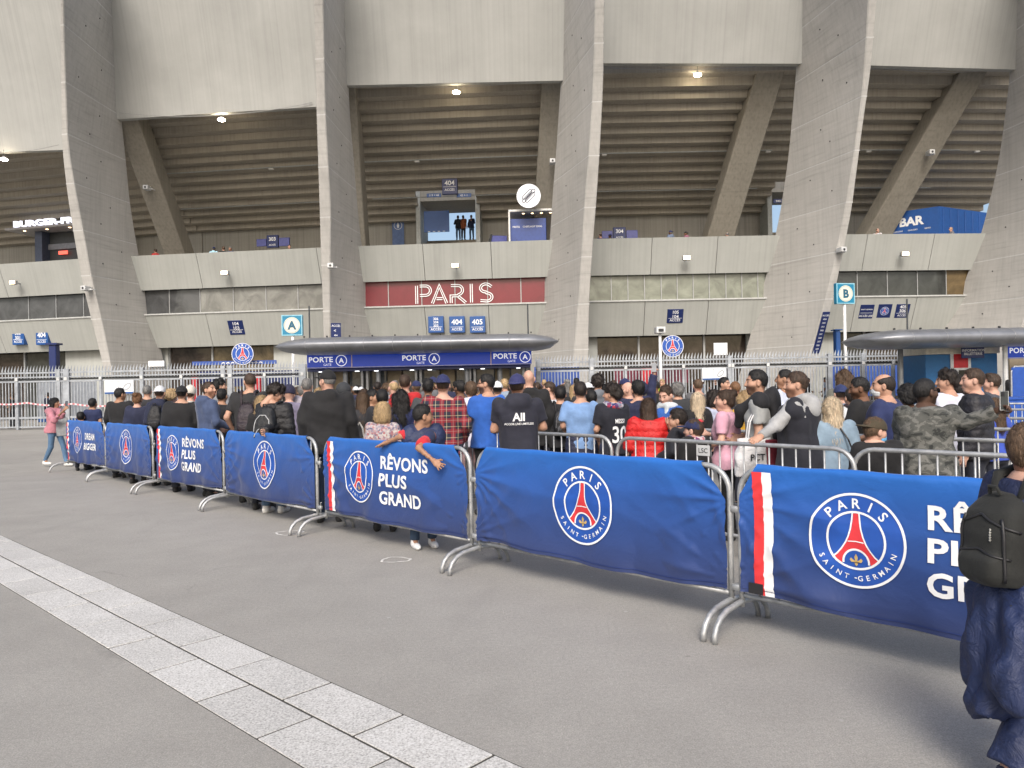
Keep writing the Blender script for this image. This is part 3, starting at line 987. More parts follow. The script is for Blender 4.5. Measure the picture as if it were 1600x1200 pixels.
# A and B square signs on posts
def letter_sign(x, y, d, ch, label, side):
    p = P(x, y, d)
    t = thing('gate_letter_sign', (p.x, p.y, 0), side, label, 'sign', 'teal gate letter signs')
    hw = 0.53
    MB().bbox((-hw, -0.12, p.z - hw), (hw, 0.12, p.z + hw), 0.02).build('sign_box', SIGN_TEAL, t)
    MB().add(*ribbon([(-hw + .03, p.z - hw + .03), (hw - .03, p.z - hw + .03), (hw - .03, p.z + hw - .03), (-hw + .03, p.z + hw - .03)], 0.05, -0.124, True)).build('sign_border', plain('pale_teal', (0.25, 0.50, 0.60), 0.4), t)
    c = poly2(arc(0, 0, 0.36, 0, 360, 36)[:-1])
    MB().add([(a, -0.126, b + p.z) for a, _, b in c[0]], c[1]).build('sign_roundel', CREAM, t)
    MB().add(*ribbon([(a, b + p.z) for a, b in arc(0, 0, 0.395, 0, 360, 40)[:-1]], 0.03, -0.126, True)).build('roundel_ring', CREAM, t)
    put_text(ch, 0.40, t, plain('sign_dark_teal', (0.01, 0.10, 0.17), 0.4), 0, p.z, -0.132, 0.05)
    MB().tube([(0, 0, 0), (0, 0, p.z - hw)], 0.075, 12).build('post', plain('white_paint', (0.66, 0.67, 0.67), 0.4), t, smooth=True)
letter_sign(457, 508.5, 38.6, 'A', 'teal square sign with letter A in a cream roundel', 0.03)
letter_sign(1319, 459, 38.6, 'B', 'teal square sign with letter B on a white post', 0.22)

# round emblem signs
def round_emblem(x, y, d, r, label):
    p = P(x, y, d)
    t = thing('round_emblem_sign', p, 0, label, 'sign', 'round emblem signs')
    MB().disc((0, 0.06, 0), r, 40, 'y', 0.06).build('disc', SIGN_NAVY, t)
    for nm in EMB:
        vs, fs = merge(EMB[nm])
        MB().add([(a * r, -0.004 - EMB_MAT[nm][1], b * r) for a, _, b in vs], fs).build(EMB_NAME[nm], EMB_MAT[nm][0], t)
    MB().box((-0.04, 0.07, -p.z), (0.04, 0.15, 0)).build('bracket', GREYM, t)
round_emblem(379, 553, 38.5, 0.57, 'round blue emblem sign above the fence left of the gate')
round_emblem(1051, 541, 38.5, 0.57, 'round blue emblem sign above the fence right of the gate')

# PARIS in double white lines on the red window
p0 = wall_at(649, 475, 2, 1.0); p1 = wall_at(773, 475, 2, 1.0)
Lp, Rp, tdir, ndir, Wb = BF[2]
LW = (p1 - p0).length
t = thing('window_lettering', p0, bay_rz(2), 'white double line lettering PARIS across the red window', 'lettering')
cap = 1.14
def dbl(path, gap=0.115, w=0.05):
    p = [Vector(q) for q in path]
    out = []
    for sg in (-1, 1):
        q = []
        for i in range(len(p)):
            d1 = (p[i] - p[i - 1]).normalized() if i else (p[1] - p[0]).normalized()
            d2 = (p[i + 1] - p[i]).normalized() if i < len(p) - 1 else d1
            mm_ = (d1 + d2).normalized()
            nn_ = Vector((-mm_.y, mm_.x)); kk = 1 / max(.5, nn_.dot(Vector((-d1.y, d1.x))))
            q.append(p[i] + nn_ * sg * gap / 2 * kk)
        out.append(ribbon([(a.x, a.y) for a in q], w, -0.02))
    return out
def S_path(x):
    return [(x + .74, cap - .22)] + [(x + .40 + .30 * math.cos(R(a)), cap - .30 + .24 * math.sin(R(a))) for a in range(30, 271, 20)] + [(x + .45 + .30 * math.cos(R(a)), .30 + .24 * math.sin(R(a))) for a in range(90, -91, -20)] + [(x + .08, .10)]
u = LW / 4.62
glyph = [
 ('P', [[(.09, 0), (.09, cap - .06)], [(.28, cap - .08), (.62, cap - .08)] + [(.62 + .28 * math.cos(R(a)), cap - .36 + .28 * math.sin(R(a))) for a in range(75, -91, -15)] + [(.28, cap - .64)]]),
 ('A', [[(1.0, 0), (1.42, cap - .10), (1.84, 0)], [(1.25, .28), (1.60, .28)]]),
 ('R', [[(2.10, 0), (2.10, .42), (2.48, .42)] + [(2.50 + .27 * math.cos(R(a)), cap - .38 + .27 * math.sin(R(a))) for a in range(-80, 91, 15)] + [(2.10, cap - .1)], [(2.50, .40), (2.95, 0)]]),
 ('I', [[(3.28, 0), (3.28, cap - .03)]]),
 ('S', [S_path(3.72)]),
]
for ch, paths in glyph:
    m = MB()
    for pa in paths:
        for vs, fs in dbl([(a, b) for a, b in pa]):
            m.add([(a * u, y, b) for a, y, b in vs], fs)
    m.build('letter', WHITE_P, t)

# floodlights on the parapet, hanging lamps under the panels, cameras
WARM = emit('warm_lamp', (1.0, 0.70, 0.40), 4.5)
HOT = emit('hot_lamp', (1.0, 0.83, 0.58), 70.0)
FL = [(30, 443, 0, 'leftmost parapet'), (357, 428, 1, 'parapet above the dark ribbon window'), (713, 417, 2, 'parapet above the red window'), (1070, 405, 3, 'parapet above the frosted window'), (1407, 399, 4, 'parapet below the blue bar container')]
for (x, y, k, where) in FL:
    p = wall_at(x, y, k, 0.38)
    t = thing('floodlight', p, bay_rz(k), 'small lit floodlight on the ' + where, 'floodlight', 'floodlights on the parapet')
    m = MB(); m.bbox((-0.24, -0.52, -0.13), (0.24, -0.30, 0.13), 0.03); m.build('housing', GREYM, t)
    m = MB(); m.box((-0.20, -0.535, -0.10), (0.20, -0.522, 0.11)); m.build('lens', WARM, t)
    m = MB(); m.tube([(0, -0.3, 0), (0, 0.12, 0.0)], 0.035); m.build('arm', GREYM, t)
for (x, y, k, wh) in ((346, 186, 1, 'left of the centre bay'), (713, 143, 2, 'above the PARIS window'), (1090, 116, 3, 'above the frosted window'), (6, 248, 0, 'at the far left edge')):
    p = wall_at(x, y, k, -1.55)
    t = thing('hanging_lamp', p, bay_rz(k), 'bright warm lamp hung under the concrete panel ' + wh, 'lamp', 'lamps under the upper panels')
    m = MB(); m.tube([(0, 0, 0.16), (0, 0, 0.08), (0, 0, 0.0)], [0.05, 0.12, 0.16], 14); m.build('shade', GREYM, t)
    m = MB(); m.tube([(0, 0, -0.002), (0, 0, -0.05), (0, 0, -0.10), (0, 0, -0.12)], [0.19, 0.21, 0.15, 0.03], 14); m.build('bulb', HOT, t, smooth=True)
    m = MB(); m.tube([(0, 0, 0.16), (0, 0, 0.55)], 0.012, 6); m.build('hanger', BLACKM, t)
CABL = {1: ((186, 176), (488, 160), 13), 2: ((548, 128), (872, 122), 11), 3: ((950, 106), (1245, 98), 6), 4: ((1368, 104), (1580, 106), 8), 0: ((-60, 236), (92, 226), 8)}
for k, (pa, pb, sag) in CABL.items():
    a, b = wall_at(*pa, k, -1.95), wall_at(*pb, k, -1.95)
    pts = []
    for i in range(17):
        f = i / 16
        q = a.lerp(b, f); q.z -= sag / 28.0 * 4 * f * (1 - f)
        pts.append(q)
    m = MB(); m.tube([q - a for q in pts], 0.018, 5)
    o = m.build('lamp_cable', plain('grey_cable', (0.30, 0.30, 0.29), 0.6), None, loc=a)
    tagged(o, 'thin sagging cable under the ' + {0: 'leftmost', 1: 'second', 2: 'centre', 3: 'fourth', 4: 'rightmost'}[k] + ' upper panel', 'cable', 'cables under the upper panels')
def cctv(loc, rz, label):
    t = thing('security_camera', loc, rz, label, 'camera', 'security cameras')
    MB().bbox((-0.16, -0.28, -0.12), (0.16, 0.22, 0.14), 0.02).build('camera_body', LIGHTM, t)
    MB().disc((0, -0.283, 0.0), 0.06, 14, 'y', 0.02).build('camera_lens', BLACKM, t)
    MB().tube([(0.14, 0, -0.05), (0.32, 0.05, -0.05), (0.34, 0.3, -0.05)], 0.03).build('camera_arm', LIGHTM, t)
for (x, y, d, rz, lab) in ((517, 416, arcd(-10.5) - 3.95, 0.1, 'square security camera on the fin left of the centre bay'), (1314, 391, arcd(18) - 3.9, 0.2, 'security camera high on the fin right of the frosted window'),
                      (135, 451, arcd(-27) - 3.9, -0.2, 'white security camera on the leftmost fin'), (230, 294, arcd(-22) + 1.2, 0, 'security camera on the left strut'), (863, 253, arcd(2.5) + 1.0, 0, 'security camera on the strut beside the hot dog sign'), (1453, 239, arcd(23) + 1.2, 0, 'security camera on the right strut')):
    cctv(P(x, y, d), rz, lab)
# mast with a camera above the right fence
p = P(1031, 515, 36.0)
t = thing('camera_mast', (p.x, p.y, 0), 0, 'white mast with a boxy camera rising above the right fence', 'camera mast')
MB().tube([(0, 0, 0), (0, 0, p.z - .15)], 0.07, 10).build('mast', plain('white_paint', (0.66, 0.67, 0.67), 0.4), t, smooth=True)
MB().bbox((-0.22, -0.3, p.z - .18), (0.22, 0.3, p.z + .12), 0.02).build('camera_body', LIGHTM, t)
MB().box((-0.12, -0.315, p.z - .12), (0.12, -0.302, p.z + .02)).build('camera_glass', BLACKM, t)
for (x, y0, y1, d, lab) in ((484, 478, 530, 33.5, 'thin dark aerial on the left end of the gate canopy'), (825.5, 475, 530, 33.5, 'thin dark aerial on the right end of the gate canopy'), (1418, 467, 522, 33.0, 'thin dark aerial on the right canopy')):
    a, b = P(x, y1, d), P(x, y0, d)
    m = MB(); m.tube([(0, 0, 0), (0, 0, b.z - a.z)], 0.035, 6)
    o = m.build('aerial', plain('dark_metal', (0.05, 0.055, 0.06), 0.5), None, loc=(a.x, a.y, a.z))
    tagged(o, lab, 'aerial')

# ================================================================ gate canopies
CANOPY = plain('canopy_grey', (0.19, 0.20, 0.22), 0.38, 0.3, var=0.10, scale=1.6)
def canopy(xc, d0, d1, half, z0, z1, label):
    t = thing('gate_canopy', (xc, (d0 + d1) / 2, 0), 0, label, 'canopy', 'grey gate canopies')
    zc, hh, dd = (z0 + z1) / 2, (z1 - z0) / 2, (d1 - d0) / 2
    secs = []
    nx = 40
    for i in range(nx + 1):
        f = -1 + 2 * i / nx
        e = abs(f) * half
        tip = max(0.0, (e - (half - 2.0)) / 2.0)
        k = math.sqrt(max(0.0, 1 - tip ** 2.2)) if tip > 0 else 1.0
        k = max(k, 0.02)
        ring = []
        for a in range(0, 360, 15):
            c, s = math.cos(R(a)), math.sin(R(a))
            yy = dd * (abs(c) ** 0.7) * (1 if c > 0 else -1)
            zz = hh * (abs(s) ** 0.9) * (1 if s > 0 else -1)
            zz -= 0.10 * (1 - k)
            ring.append((f * half, yy * (0.55 + 0.45 * k), zc + zz * k))
        secs.append(ring)
    MB().loft(secs).build('canopy_shell', CANOPY, t, smooth=True)
    for q in range(5, nx - 3, 4):
        ring = [Vector(p_) for p_ in secs[q]]
        cc_ = sum(ring, Vector()) / len(ring)
        ring = [cc_ + (p_ - cc_) * 1.002 for p_ in ring]
        MB().tube(ring + ring[:1], 0.012, 5).build('seam', GREYM, t)
    for sx in (-half + 2.6, -half * 0.33, half * 0.33, half - 2.6):
        MB().tube([(sx, 0.9, 0), (sx, 0.9, zc)], 0.11, 12).build('column', GREYM, t, smooth=True)
    for i in range(11):
        x = -half * 0.8 + i * half * 0.16
        MB().box((x, -dd * 0.5, z1 - .02), (x + .06, -dd * 0.45, z1 + .05)).build('roof_clip', BLACKM, t)
    return t
cl, cr = P(437, 540, 33.2), P(872, 540, 33.2)
zt, zb_ = P(655, 525, 33.2).z, P(655, 550.5, 32.4).z
canopy((cl.x + cr.x) / 2, 31.6, 35.4, (cr.x - cl.x) / 2, zb_, zt, 'long dark grey rounded canopy over the central gate')
cl = P(1335, 528, 32.8)
zt, zb_ = P(1500, 514, 32.8).z, P(1500, 542, 32.0).z
canopy(cl.x + 7.0, 31.2, 35.0, 7.0, zb_, zt, 'dark grey rounded canopy over the gate at the right edge')

def porte_sign(xa, xb, y0, y1, d, segs, label):
    a, b = P(xa, (y0 + y1) / 2, d), P(xb, (y0 + y1) / 2, d)
    h = (y1 - y0) * d / FPX
    z = P((xa + xb) / 2, (y0 + y1) / 2, d).z
    t = thing('gate_sign', ((a.x + b.x) / 2, d, z), 0, label, 'sign', 'blue gate signs')
    W = b.x - a.x
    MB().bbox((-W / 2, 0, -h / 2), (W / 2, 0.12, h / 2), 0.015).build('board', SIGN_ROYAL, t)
    MB().add(*ribbon([(-W / 2 + .02, -h / 2 + .025), (W / 2 - .02, -h / 2 + .025)], 0.03, -0.005)).build('edge_line', plain('pale_line', (0.5, 0.5, 0.58), 0.5), t)
    MB().add(*ribbon([(-W / 2 + .02, h / 2 - .025), (W / 2 - .02, h / 2 - .025)], 0.03, -0.005)).build('edge_line', plain('pale_line', (0.5, 0.5, 0.58), 0.5), t)
    for q in segs['lines']:
        x = P(q, 560, d).x - t.location.x
        MB().add(*ribbon([(x, -h / 2), (x, h / 2)], 0.05, -0.007)).build('divider', plain('divider_pink', (0.7, 0.55, 0.6), 0.5), t)
    GLOW_WHITE = emit('glow_sign_white', (0.9, 0.92, 1.0), 0.35)  # emission added to brighten letters that sit dim under the canopy
    for (qa, qb) in segs['text']:
        x0, x1 = P(qa, 560, d).x - t.location.x, P(qb, 560, d).x - t.location.x
        w = x1 - x0
        me = text_mesh('PORTE', 0.225, 0.022, 0, 1.04, 'LEFT')
        o = link_mesh('lettering', me, GLOW_WHITE, t, (x0, -0.008, 0.06))
        tw = max(v.co.x for v in me.vertices)
        o.scale = (w * 0.645 / tw, 1, 1)
        put_text('GATE', 0.10, t, GLOW_WHITE, x0 + w * 0.50, -0.17, -0.008, 0.0)
        cx, r = x0 + w * 0.87, 0.235
        MB().add(*ribbon([(cx + p, q) for p, q in arc(0, 0, r, 0, 360, 32)[:-1]], 0.034, -0.008, True)).build('roundel', GLOW_WHITE, t)
        put_text(segs['ch'], 0.21, t, GLOW_WHITE, cx, 0.01, -0.009, 0.03)
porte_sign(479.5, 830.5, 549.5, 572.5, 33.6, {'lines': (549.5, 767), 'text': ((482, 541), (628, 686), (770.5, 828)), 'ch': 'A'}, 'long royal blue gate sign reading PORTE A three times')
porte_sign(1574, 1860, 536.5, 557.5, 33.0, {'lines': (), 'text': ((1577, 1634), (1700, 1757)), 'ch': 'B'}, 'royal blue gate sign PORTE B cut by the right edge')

# turnstile building under the central canopy
TURN = thing('turnstile_block', (P(655, 600, 35).x, 35.0, 0), 0, 'row of turnstile bays with beige piers and steel posts under the canopy', 'turnstiles')
BEIGE = plain('beige_pier', (0.30, 0.245, 0.17), 0.7, var=0.05)
ox = TURN.location.x
MB().box((P(481, 575, 34).x - ox, -1.1, P(655, 577.5, 34).z), (P(829, 575, 34).x - ox, 0.5, P(655, 572, 34).z)).build('soffit_beam', SIGN_NAVY, TURN)
for xc in (533, 617, 700, 785):
    x = P(xc, 590, 35.3).x - ox
    MB().bbox((x - .34, 0.2, 0), (x + .34, 0.7, 2.75), 0.02).build('pier', BEIGE, TURN)
for xc in (489, 497, 567, 575, 651, 658, 735, 742, 818, 824):
    x = P(xc, 590, 34.6).x - ox
    MB().box((x - .05, -0.6, 0), (x + .05, -0.45, 2.72)).build('steel_post', GREYM, TURN)
for i, (xa, xb) in enumerate(((497, 522), (545, 567), (575, 606), (629, 651), (658, 689), (712, 735), (742, 774), (797, 818))):
    x0, x1 = P(xa, 590, 35).x - ox, P(xb, 590, 35).x - ox
    MB().box((x0 + .06, -0.1, 0.1), (x1 - .06, -0.07, 2.7)).build('glass_leaf', glass('gate_glass', (0.10, 0.11, 0.12), 0.12, 0.5), TURN)
for xc in (500, 557, 587, 643, 671, 721, 754, 810):
    p = P(xc, 577, 33.9)
    MB().bbox((p.x - ox - .09, -1.0, P(655, 577.5, 34).z - .03), (p.x - ox + .09, -0.9, P(655, 577.5, 34).z - .004), 0.004).build('downlight', emit('cool_lamp', (0.95, 0.97, 1.0), 2.5), TURN)
MB().box((P(481, 575, 36).x - ox, 1.0, 0), (P(829, 575, 36).x - ox, 1.2, 2.8)).build('rear_wall', plain('dim_wall', (0.16, 0.16, 0.155), 0.7), TURN)

# ================================================================ spiked steel fences
FENCE_M = plain('blue_grey_paint', (0.32, 0.345, 0.375), 0.5, 0.15, var=0.12, scale=3)
def fence(xa, xb, d, label, gates):
    a, b = P(xa, 600, d), P(xb, 600, d)
    W = b.x - a.x
    t = thing('spiked_fence', (a.x, d, 0), 0, label, 'fence', 'spiked steel fences')
    m = MB(); m.box((-0.022, -0.012, 0.12), (0.022, 0.012, 2.36)); pk = m.mesh('picket'); pk.materials.append(FENCE_M)
    m = MB()
    m.loft([[(-0.022, -.012, z_), (.022, -.012, z_), (.022, .012, z_), (-.022, .012, z_)] for z_ in (2.46, 2.84)])
    m.add([(-0.06, 0, 2.82), (0.03, -0.012, 2.82), (0.03, 0.012, 2.82), (0.045, 0, 3.10)], [(0, 1, 3), (1, 2, 3), (2, 0, 3), (0, 2, 1)])
    sp = m.mesh('spike'); sp.materials.append(FENCE_M)
    n = int(W / 0.150)
    for i in range(n + 1):
        x = i * W / n
        link_mesh('picket', pk, None, t, (x, 0, 0))
        link_mesh('spike', sp, None, t, (x, 0, 0))
    for (z0, z1, y) in ((2.50, 2.56, -.03), (2.70, 2.78, -.03), (2.28, 2.36, -.03), (0.10, 0.16, -.03), (0.52, 0.62, -.03)):
        MB().box((0, y, z0), (W, y + .06 if z0 > 2.6 else y + .052, z1)).build('rail', FENCE_M, t)
    MB().box((0, 0.08, 2.38), (W, 0.2, 2.48)).build('beam', plain('dark_metal', (0.05, 0.055, 0.06), 0.5), t)
    for q, w in gates:
        x = P(q, 600, d).x - a.x
        MB().bbox((x - w / 2, -.07, 0), (x + w / 2, .13, 2.9 if w > .12 else 2.42), 0.012).build('post', FENCE_M, t)
        MB().bbox((x - .07, -.1, 2.34), (x + .07, -.072, 2.5), 0.008).build('latch_plate', LIGHTM, t)
fence(-45, 478, 36.5, 'spiked blue grey steel fence left of the central gate', ((-42, .2), (27, .12), (92, .18), (104, .3), (158, .1), (222, .18), (284, .1), (349, .22), (360, .22), (414, .1), (473, .35)))
fence(838, 1442, 36.5, 'spiked blue grey steel fence right of the central gate', ((842, .2), (925, .22), (978, .12), (1032, .2), (1068, .1), (1140, .18), (1145, .12), (1200, .1), (1297, .2), (1349, .18), (1396, .12), (1438, .25)))
# boards and sheets on the fence, tape
def board(name, x0, y0, x1, y1, d, mat, label, cat='sign', band=None, marks=()):
    a, b = P(x0, y1, d), P(x1, y0, d)
    t = thing(name, ((a.x + b.x) / 2, d, a.z), 0, label, cat)
    w, h = b.x - a.x, b.z - a.z
    MB().bbox((-w / 2, 0, 0), (w / 2, 0.03, h), 0.006).build('board', mat, t)
    if band:
        MB().box((-w / 2 + .01, -0.008, 0.008), (w / 2 - .01, -0.004, h * 0.14)).build('band', band, t)
    for pa, wd, mt in marks:
        MB().add(*ribbon([(q * w / 2, r * h) for q, r in pa], wd, -0.009)).build('printed_line', mt, t)
    return t
SHEET = plain('white_sheet', (0.70, 0.72, 0.74), 0.5, var=0.02)
GL1 = plain('print_grey', (0.35, 0.37, 0.40), 0.6)
oval = [(0.55 + .25 * math.cos(R(a)) + .05 * math.sin(R(a)), 0.52 + .22 * math.sin(R(a)) + .1 * math.cos(R(a))) for a in range(0, 361, 20)]
mk = [([(-.05, .3), (-.05, .9)], .02, GL1), ([(-.9, .3), (-.9, .9), (.95, .9)], .015, GL1), (oval, 0.05, GL1)] + [([(-.85, .35 + .1 * i), (-.15, .35 + .1 * i)], .012, GL1) for i in range(5)]
board('plan_board', 163.5, 593.5, 208.5, 616, 36.35, SHEET, 'white board with a stadium plan hung on the left fence', 'notice board', SIGN_BLUE, mk)
board('plan_board', 1097.5, 574.5, 1134, 594, 36.35, SHEET, 'white board with a stadium plan hung on the right fence', 'notice board', SIGN_BLUE, mk)
board('white_sheet', 231.5, 563.5, 256.5, 573, 36.35, SHEET, 'small white sheet between the spikes of the left fence', 'sheet')
board('white_sheet', 1115.5, 535.5, 1136.5, 555, 37.2, SHEET, 'blank white sheet standing above the right fence', 'sheet')
a, b = P(-30, 628, 36.3), P(176, 632, 36.3)
pts = []
for i in range(60):
    f = i / 59
    pts.append((a.x + (b.x - a.x) * f, a.z + (b.z - a.z) * f - .10 * abs(math.sin(f * 9))))
t = thing('barrier_tape', (a.x, 36.3, 0), 0, 'red and white barrier tape sagging along the left fence', 'tape')
TAPE_R, TAPE_W = plain('tape_red', (0.50, 0.16, 0.18), 0.5), plain('tape_white', (0.62, 0.58, 0.6), 0.5)
for i in range(59):
    MB().add(*ribbon([(pts[i][0] - a.x, pts[i][1]), (pts[i + 1][0] - a.x, pts[i + 1][1])], 0.075)).build('tape_band', TAPE_R if i % 2 else TAPE_W, t)

# things behind the fence, seen between the pickets
board('blue_hoarding', 300, 562.5, 432, 571, 39.2, plain('hoarding_blue', (0.03, 0.08, 0.32), 0.5), 'long blue hoarding with pale letters behind the left fence', 'hoarding', None,
      [([(-.3 + i * .11, .35), (-.25 + i * .11, .6), (-.22 + i * .11, .35)], .05, WHITE_P) for i in range(9)])
board('navy_hoarding', 309, 580, 346, 600, 39.4, SIGN_NAVY, 'navy hoarding beside a red pillar behind the left fence', 'hoarding')
board('navy_hoarding', 364, 578, 470, 604, 40.2, SIGN_NAVY, 'wide dark navy hoarding behind the fence next to the gate', 'hoarding')
board('navy_hoarding', 960, 572, 1075, 600, 40.0, plain('claret_board', (0.12, 0.012, 0.03), 0.5), 'dark claret hoarding behind the right fence', 'hoarding')
board('blue_hoarding', 836, 572, 905, 640, 38.2, plain('hoarding_blue', (0.03, 0.08, 0.32), 0.5), 'blue hoarding right beside the central gate', 'hoarding')
board('blue_hoarding', 1300, 570, 1438, 620, 40.5, plain('hoarding_blue', (0.03, 0.08, 0.32), 0.5), 'wide blue hoarding behind the right end of the fence', 'hoarding')
board('grey_cabinet', 60, 596, 150, 660, 39.8, plain('cabinet_grey', (0.22, 0.24, 0.27), 0.5), 'large grey cabinet wall behind the left fence', 'cabinet', SIGN_BLUE)
RED = plain('pillar_red', (0.50, 0.02, 0.03), 0.5)
for (x, w, lab) in ((305, .28, 'red pillar behind the left fence near the hoarding'), (403, .34, 'red pillar behind the fence near the central gate'), (1010, .5, 'red pillar behind the right fence')):
    p = P(x, 590, 39.0)
    m = MB(); m.bbox((-w / 2, -w / 2, 0), (w / 2, w / 2, 2.55), 0.03); m.bbox((-w / 2 - .04, -w / 2 - .04, 2.552), (w / 2 + .04, w / 2 + .04, 2.62), 0.01)
    o = m.build('red_pillar', RED, None, loc=(p.x, p.y, 0)); tagged(o, lab, 'pillar', 'red pillars behind the fence')
p = P(85, 556, 41.5)
m = MB(); m.bbox((-.2, -.2, 0), (.2, .2, 4.4), .03); m.box((-.3, -.3, 4.402), (.3, .3, 4.5))
tagged(m.build('blue_column', SIGN_NAVY, None, loc=(p.x, p.y, 0)), 'slim navy column in the dark hall at the left', 'column')
p = P(1308, 556, 41.0)
m = MB(); m.bbox((-.12, -.2, 0), (.12, .2, 4.3), .03); m.box((-.2, -.3, 4.302), (.2, .3, 4.36))
tagged(m.build('blue_column', SIGN_BLUE, None, loc=(p.x, p.y, 0)), 'slim blue column beside the post of sign B', 'column')

# ticket kiosk at the right
kx0, kx1 = P(1445, 600, 33.6).x, P(1561, 600, 33.6).x
zt, zm = P(1500, 541, 33.6).z, P(1500, 553, 33.6).z
K = thing('ticket_kiosk', ((kx0 + kx1) / 2, 33.6, 0), 0, 'blue ticket kiosk with cream fascia and a red window surround', 'kiosk')
hw = (kx1 - kx0) / 2
KB = plain('kiosk_blue', (0.012, 0.115, 0.30), 0.5, var=0.05)
MB().bbox((-hw + .05, 0, 0), (hw - .05, 2.2, zm), 0.02).build('wall', KB, K)
MB().bbox((-hw, -0.12, zm + .002), (hw, 2.3, zt), 0.02).build('fascia', plain('kiosk_cream', (0.55, 0.53, 0.46), 0.5), K)
wx0, wx1 = P(1485, 600, 33.6).x - K.location.x, P(1517, 600, 33.6).x - K.location.x
MB().bbox((wx0, -0.05, 0.9), (wx1, -0.002, zm - .002), 0.01).build('window_surround', plain('kiosk_white', (0.62, 0.64, 0.66), 0.5), K)
MB().box((wx0 + .14, -0.062, zm - .62), (wx1 - .14, -0.052, zm - .01)).build('red_panel', RED, K)
MB().box((wx0 + .35, -0.062, 1.1), (wx1 - .2, -0.052, zm - .72)).build('counter_pane', glass('black_glass', (0.045, 0.048, 0.045)), K)
p = P(1520.5, 550.5, 33.1)
sign_box('ticket_sign', p, 0.0, 1.0, 0.50, 0.06, SIGN_NAVY, [('INFORMATION', 0.105, 0.09, 0.02, 0.012), ('BILLETTERIE', 0.105, -0.06, 0.0, 0.012)], 'navy sign reading INFORMATION BILLETTERIE on the kiosk', 'sign')
p = P(1571.5, 600, 32.6)
m = MB(); m.tube([(0, 0, 0), (0, 0, 3.1)], 0.10, 12); m.tube([(0, 0, 3.1), (0, 0, 3.16)], 0.16, 12); m.tube([(0, 0, 0), (0, 0, .05)], .18, 12)
tagged(m.build('gate_post', LIGHTM, None, loc=(p.x, p.y, 0), smooth=False), 'pale steel post at the left of the PORTE B sign', 'post')
# blue deck barrier at the right edge, beige turnstile back
a = P(1562, 645, 22.0)
m = MB(); m.bbox((0, 0, 0), (5, 1.2, 0.95), 0.03); m.bbox((0, -0.02, 0.952), (5, 1.22, 1.02), 0.01)
o = m.build('blue_platform', plain('platform_blue', (0.015, 0.07, 0.33), 0.5), None, loc=(a.x, 22, 0)); tagged(o, 'low blue platform block at the right edge behind the barriers', 'platform')
a = P(1582, 612, 26.0)
t = thing('blue_gate_panel', (a.x, 26.0, 0), 0, 'blue rounded panel with pale frame at the right edge', 'panel')
MB().bbox((0, 0, 0.45), (1.6, 0.08, 1.95), 0.03).build('panel', plain('platform_blue', (0.015, 0.07, 0.33), 0.5), t)
MB().tube([(0, .04, 0), (0, .04, 1.8), (.1, .04, 1.97), (1.5, .04, 1.97), (1.6, .04, 1.8), (1.6, .04, 0)], 0.03).build('frame', steel(), t)
a = P(1578, 600, 36.5)
m = MB(); m.bbox((0, 0, 0), (9, .3, 2.9), .02); m.box((-.1, -.1, 2.902), (9.1, .4, 3.0))
tagged(m.build('gate_back_wall', BEIGE, None, loc=(a.x, 36.5, 0)), 'beige wall behind the gate at the right edge', 'wall')

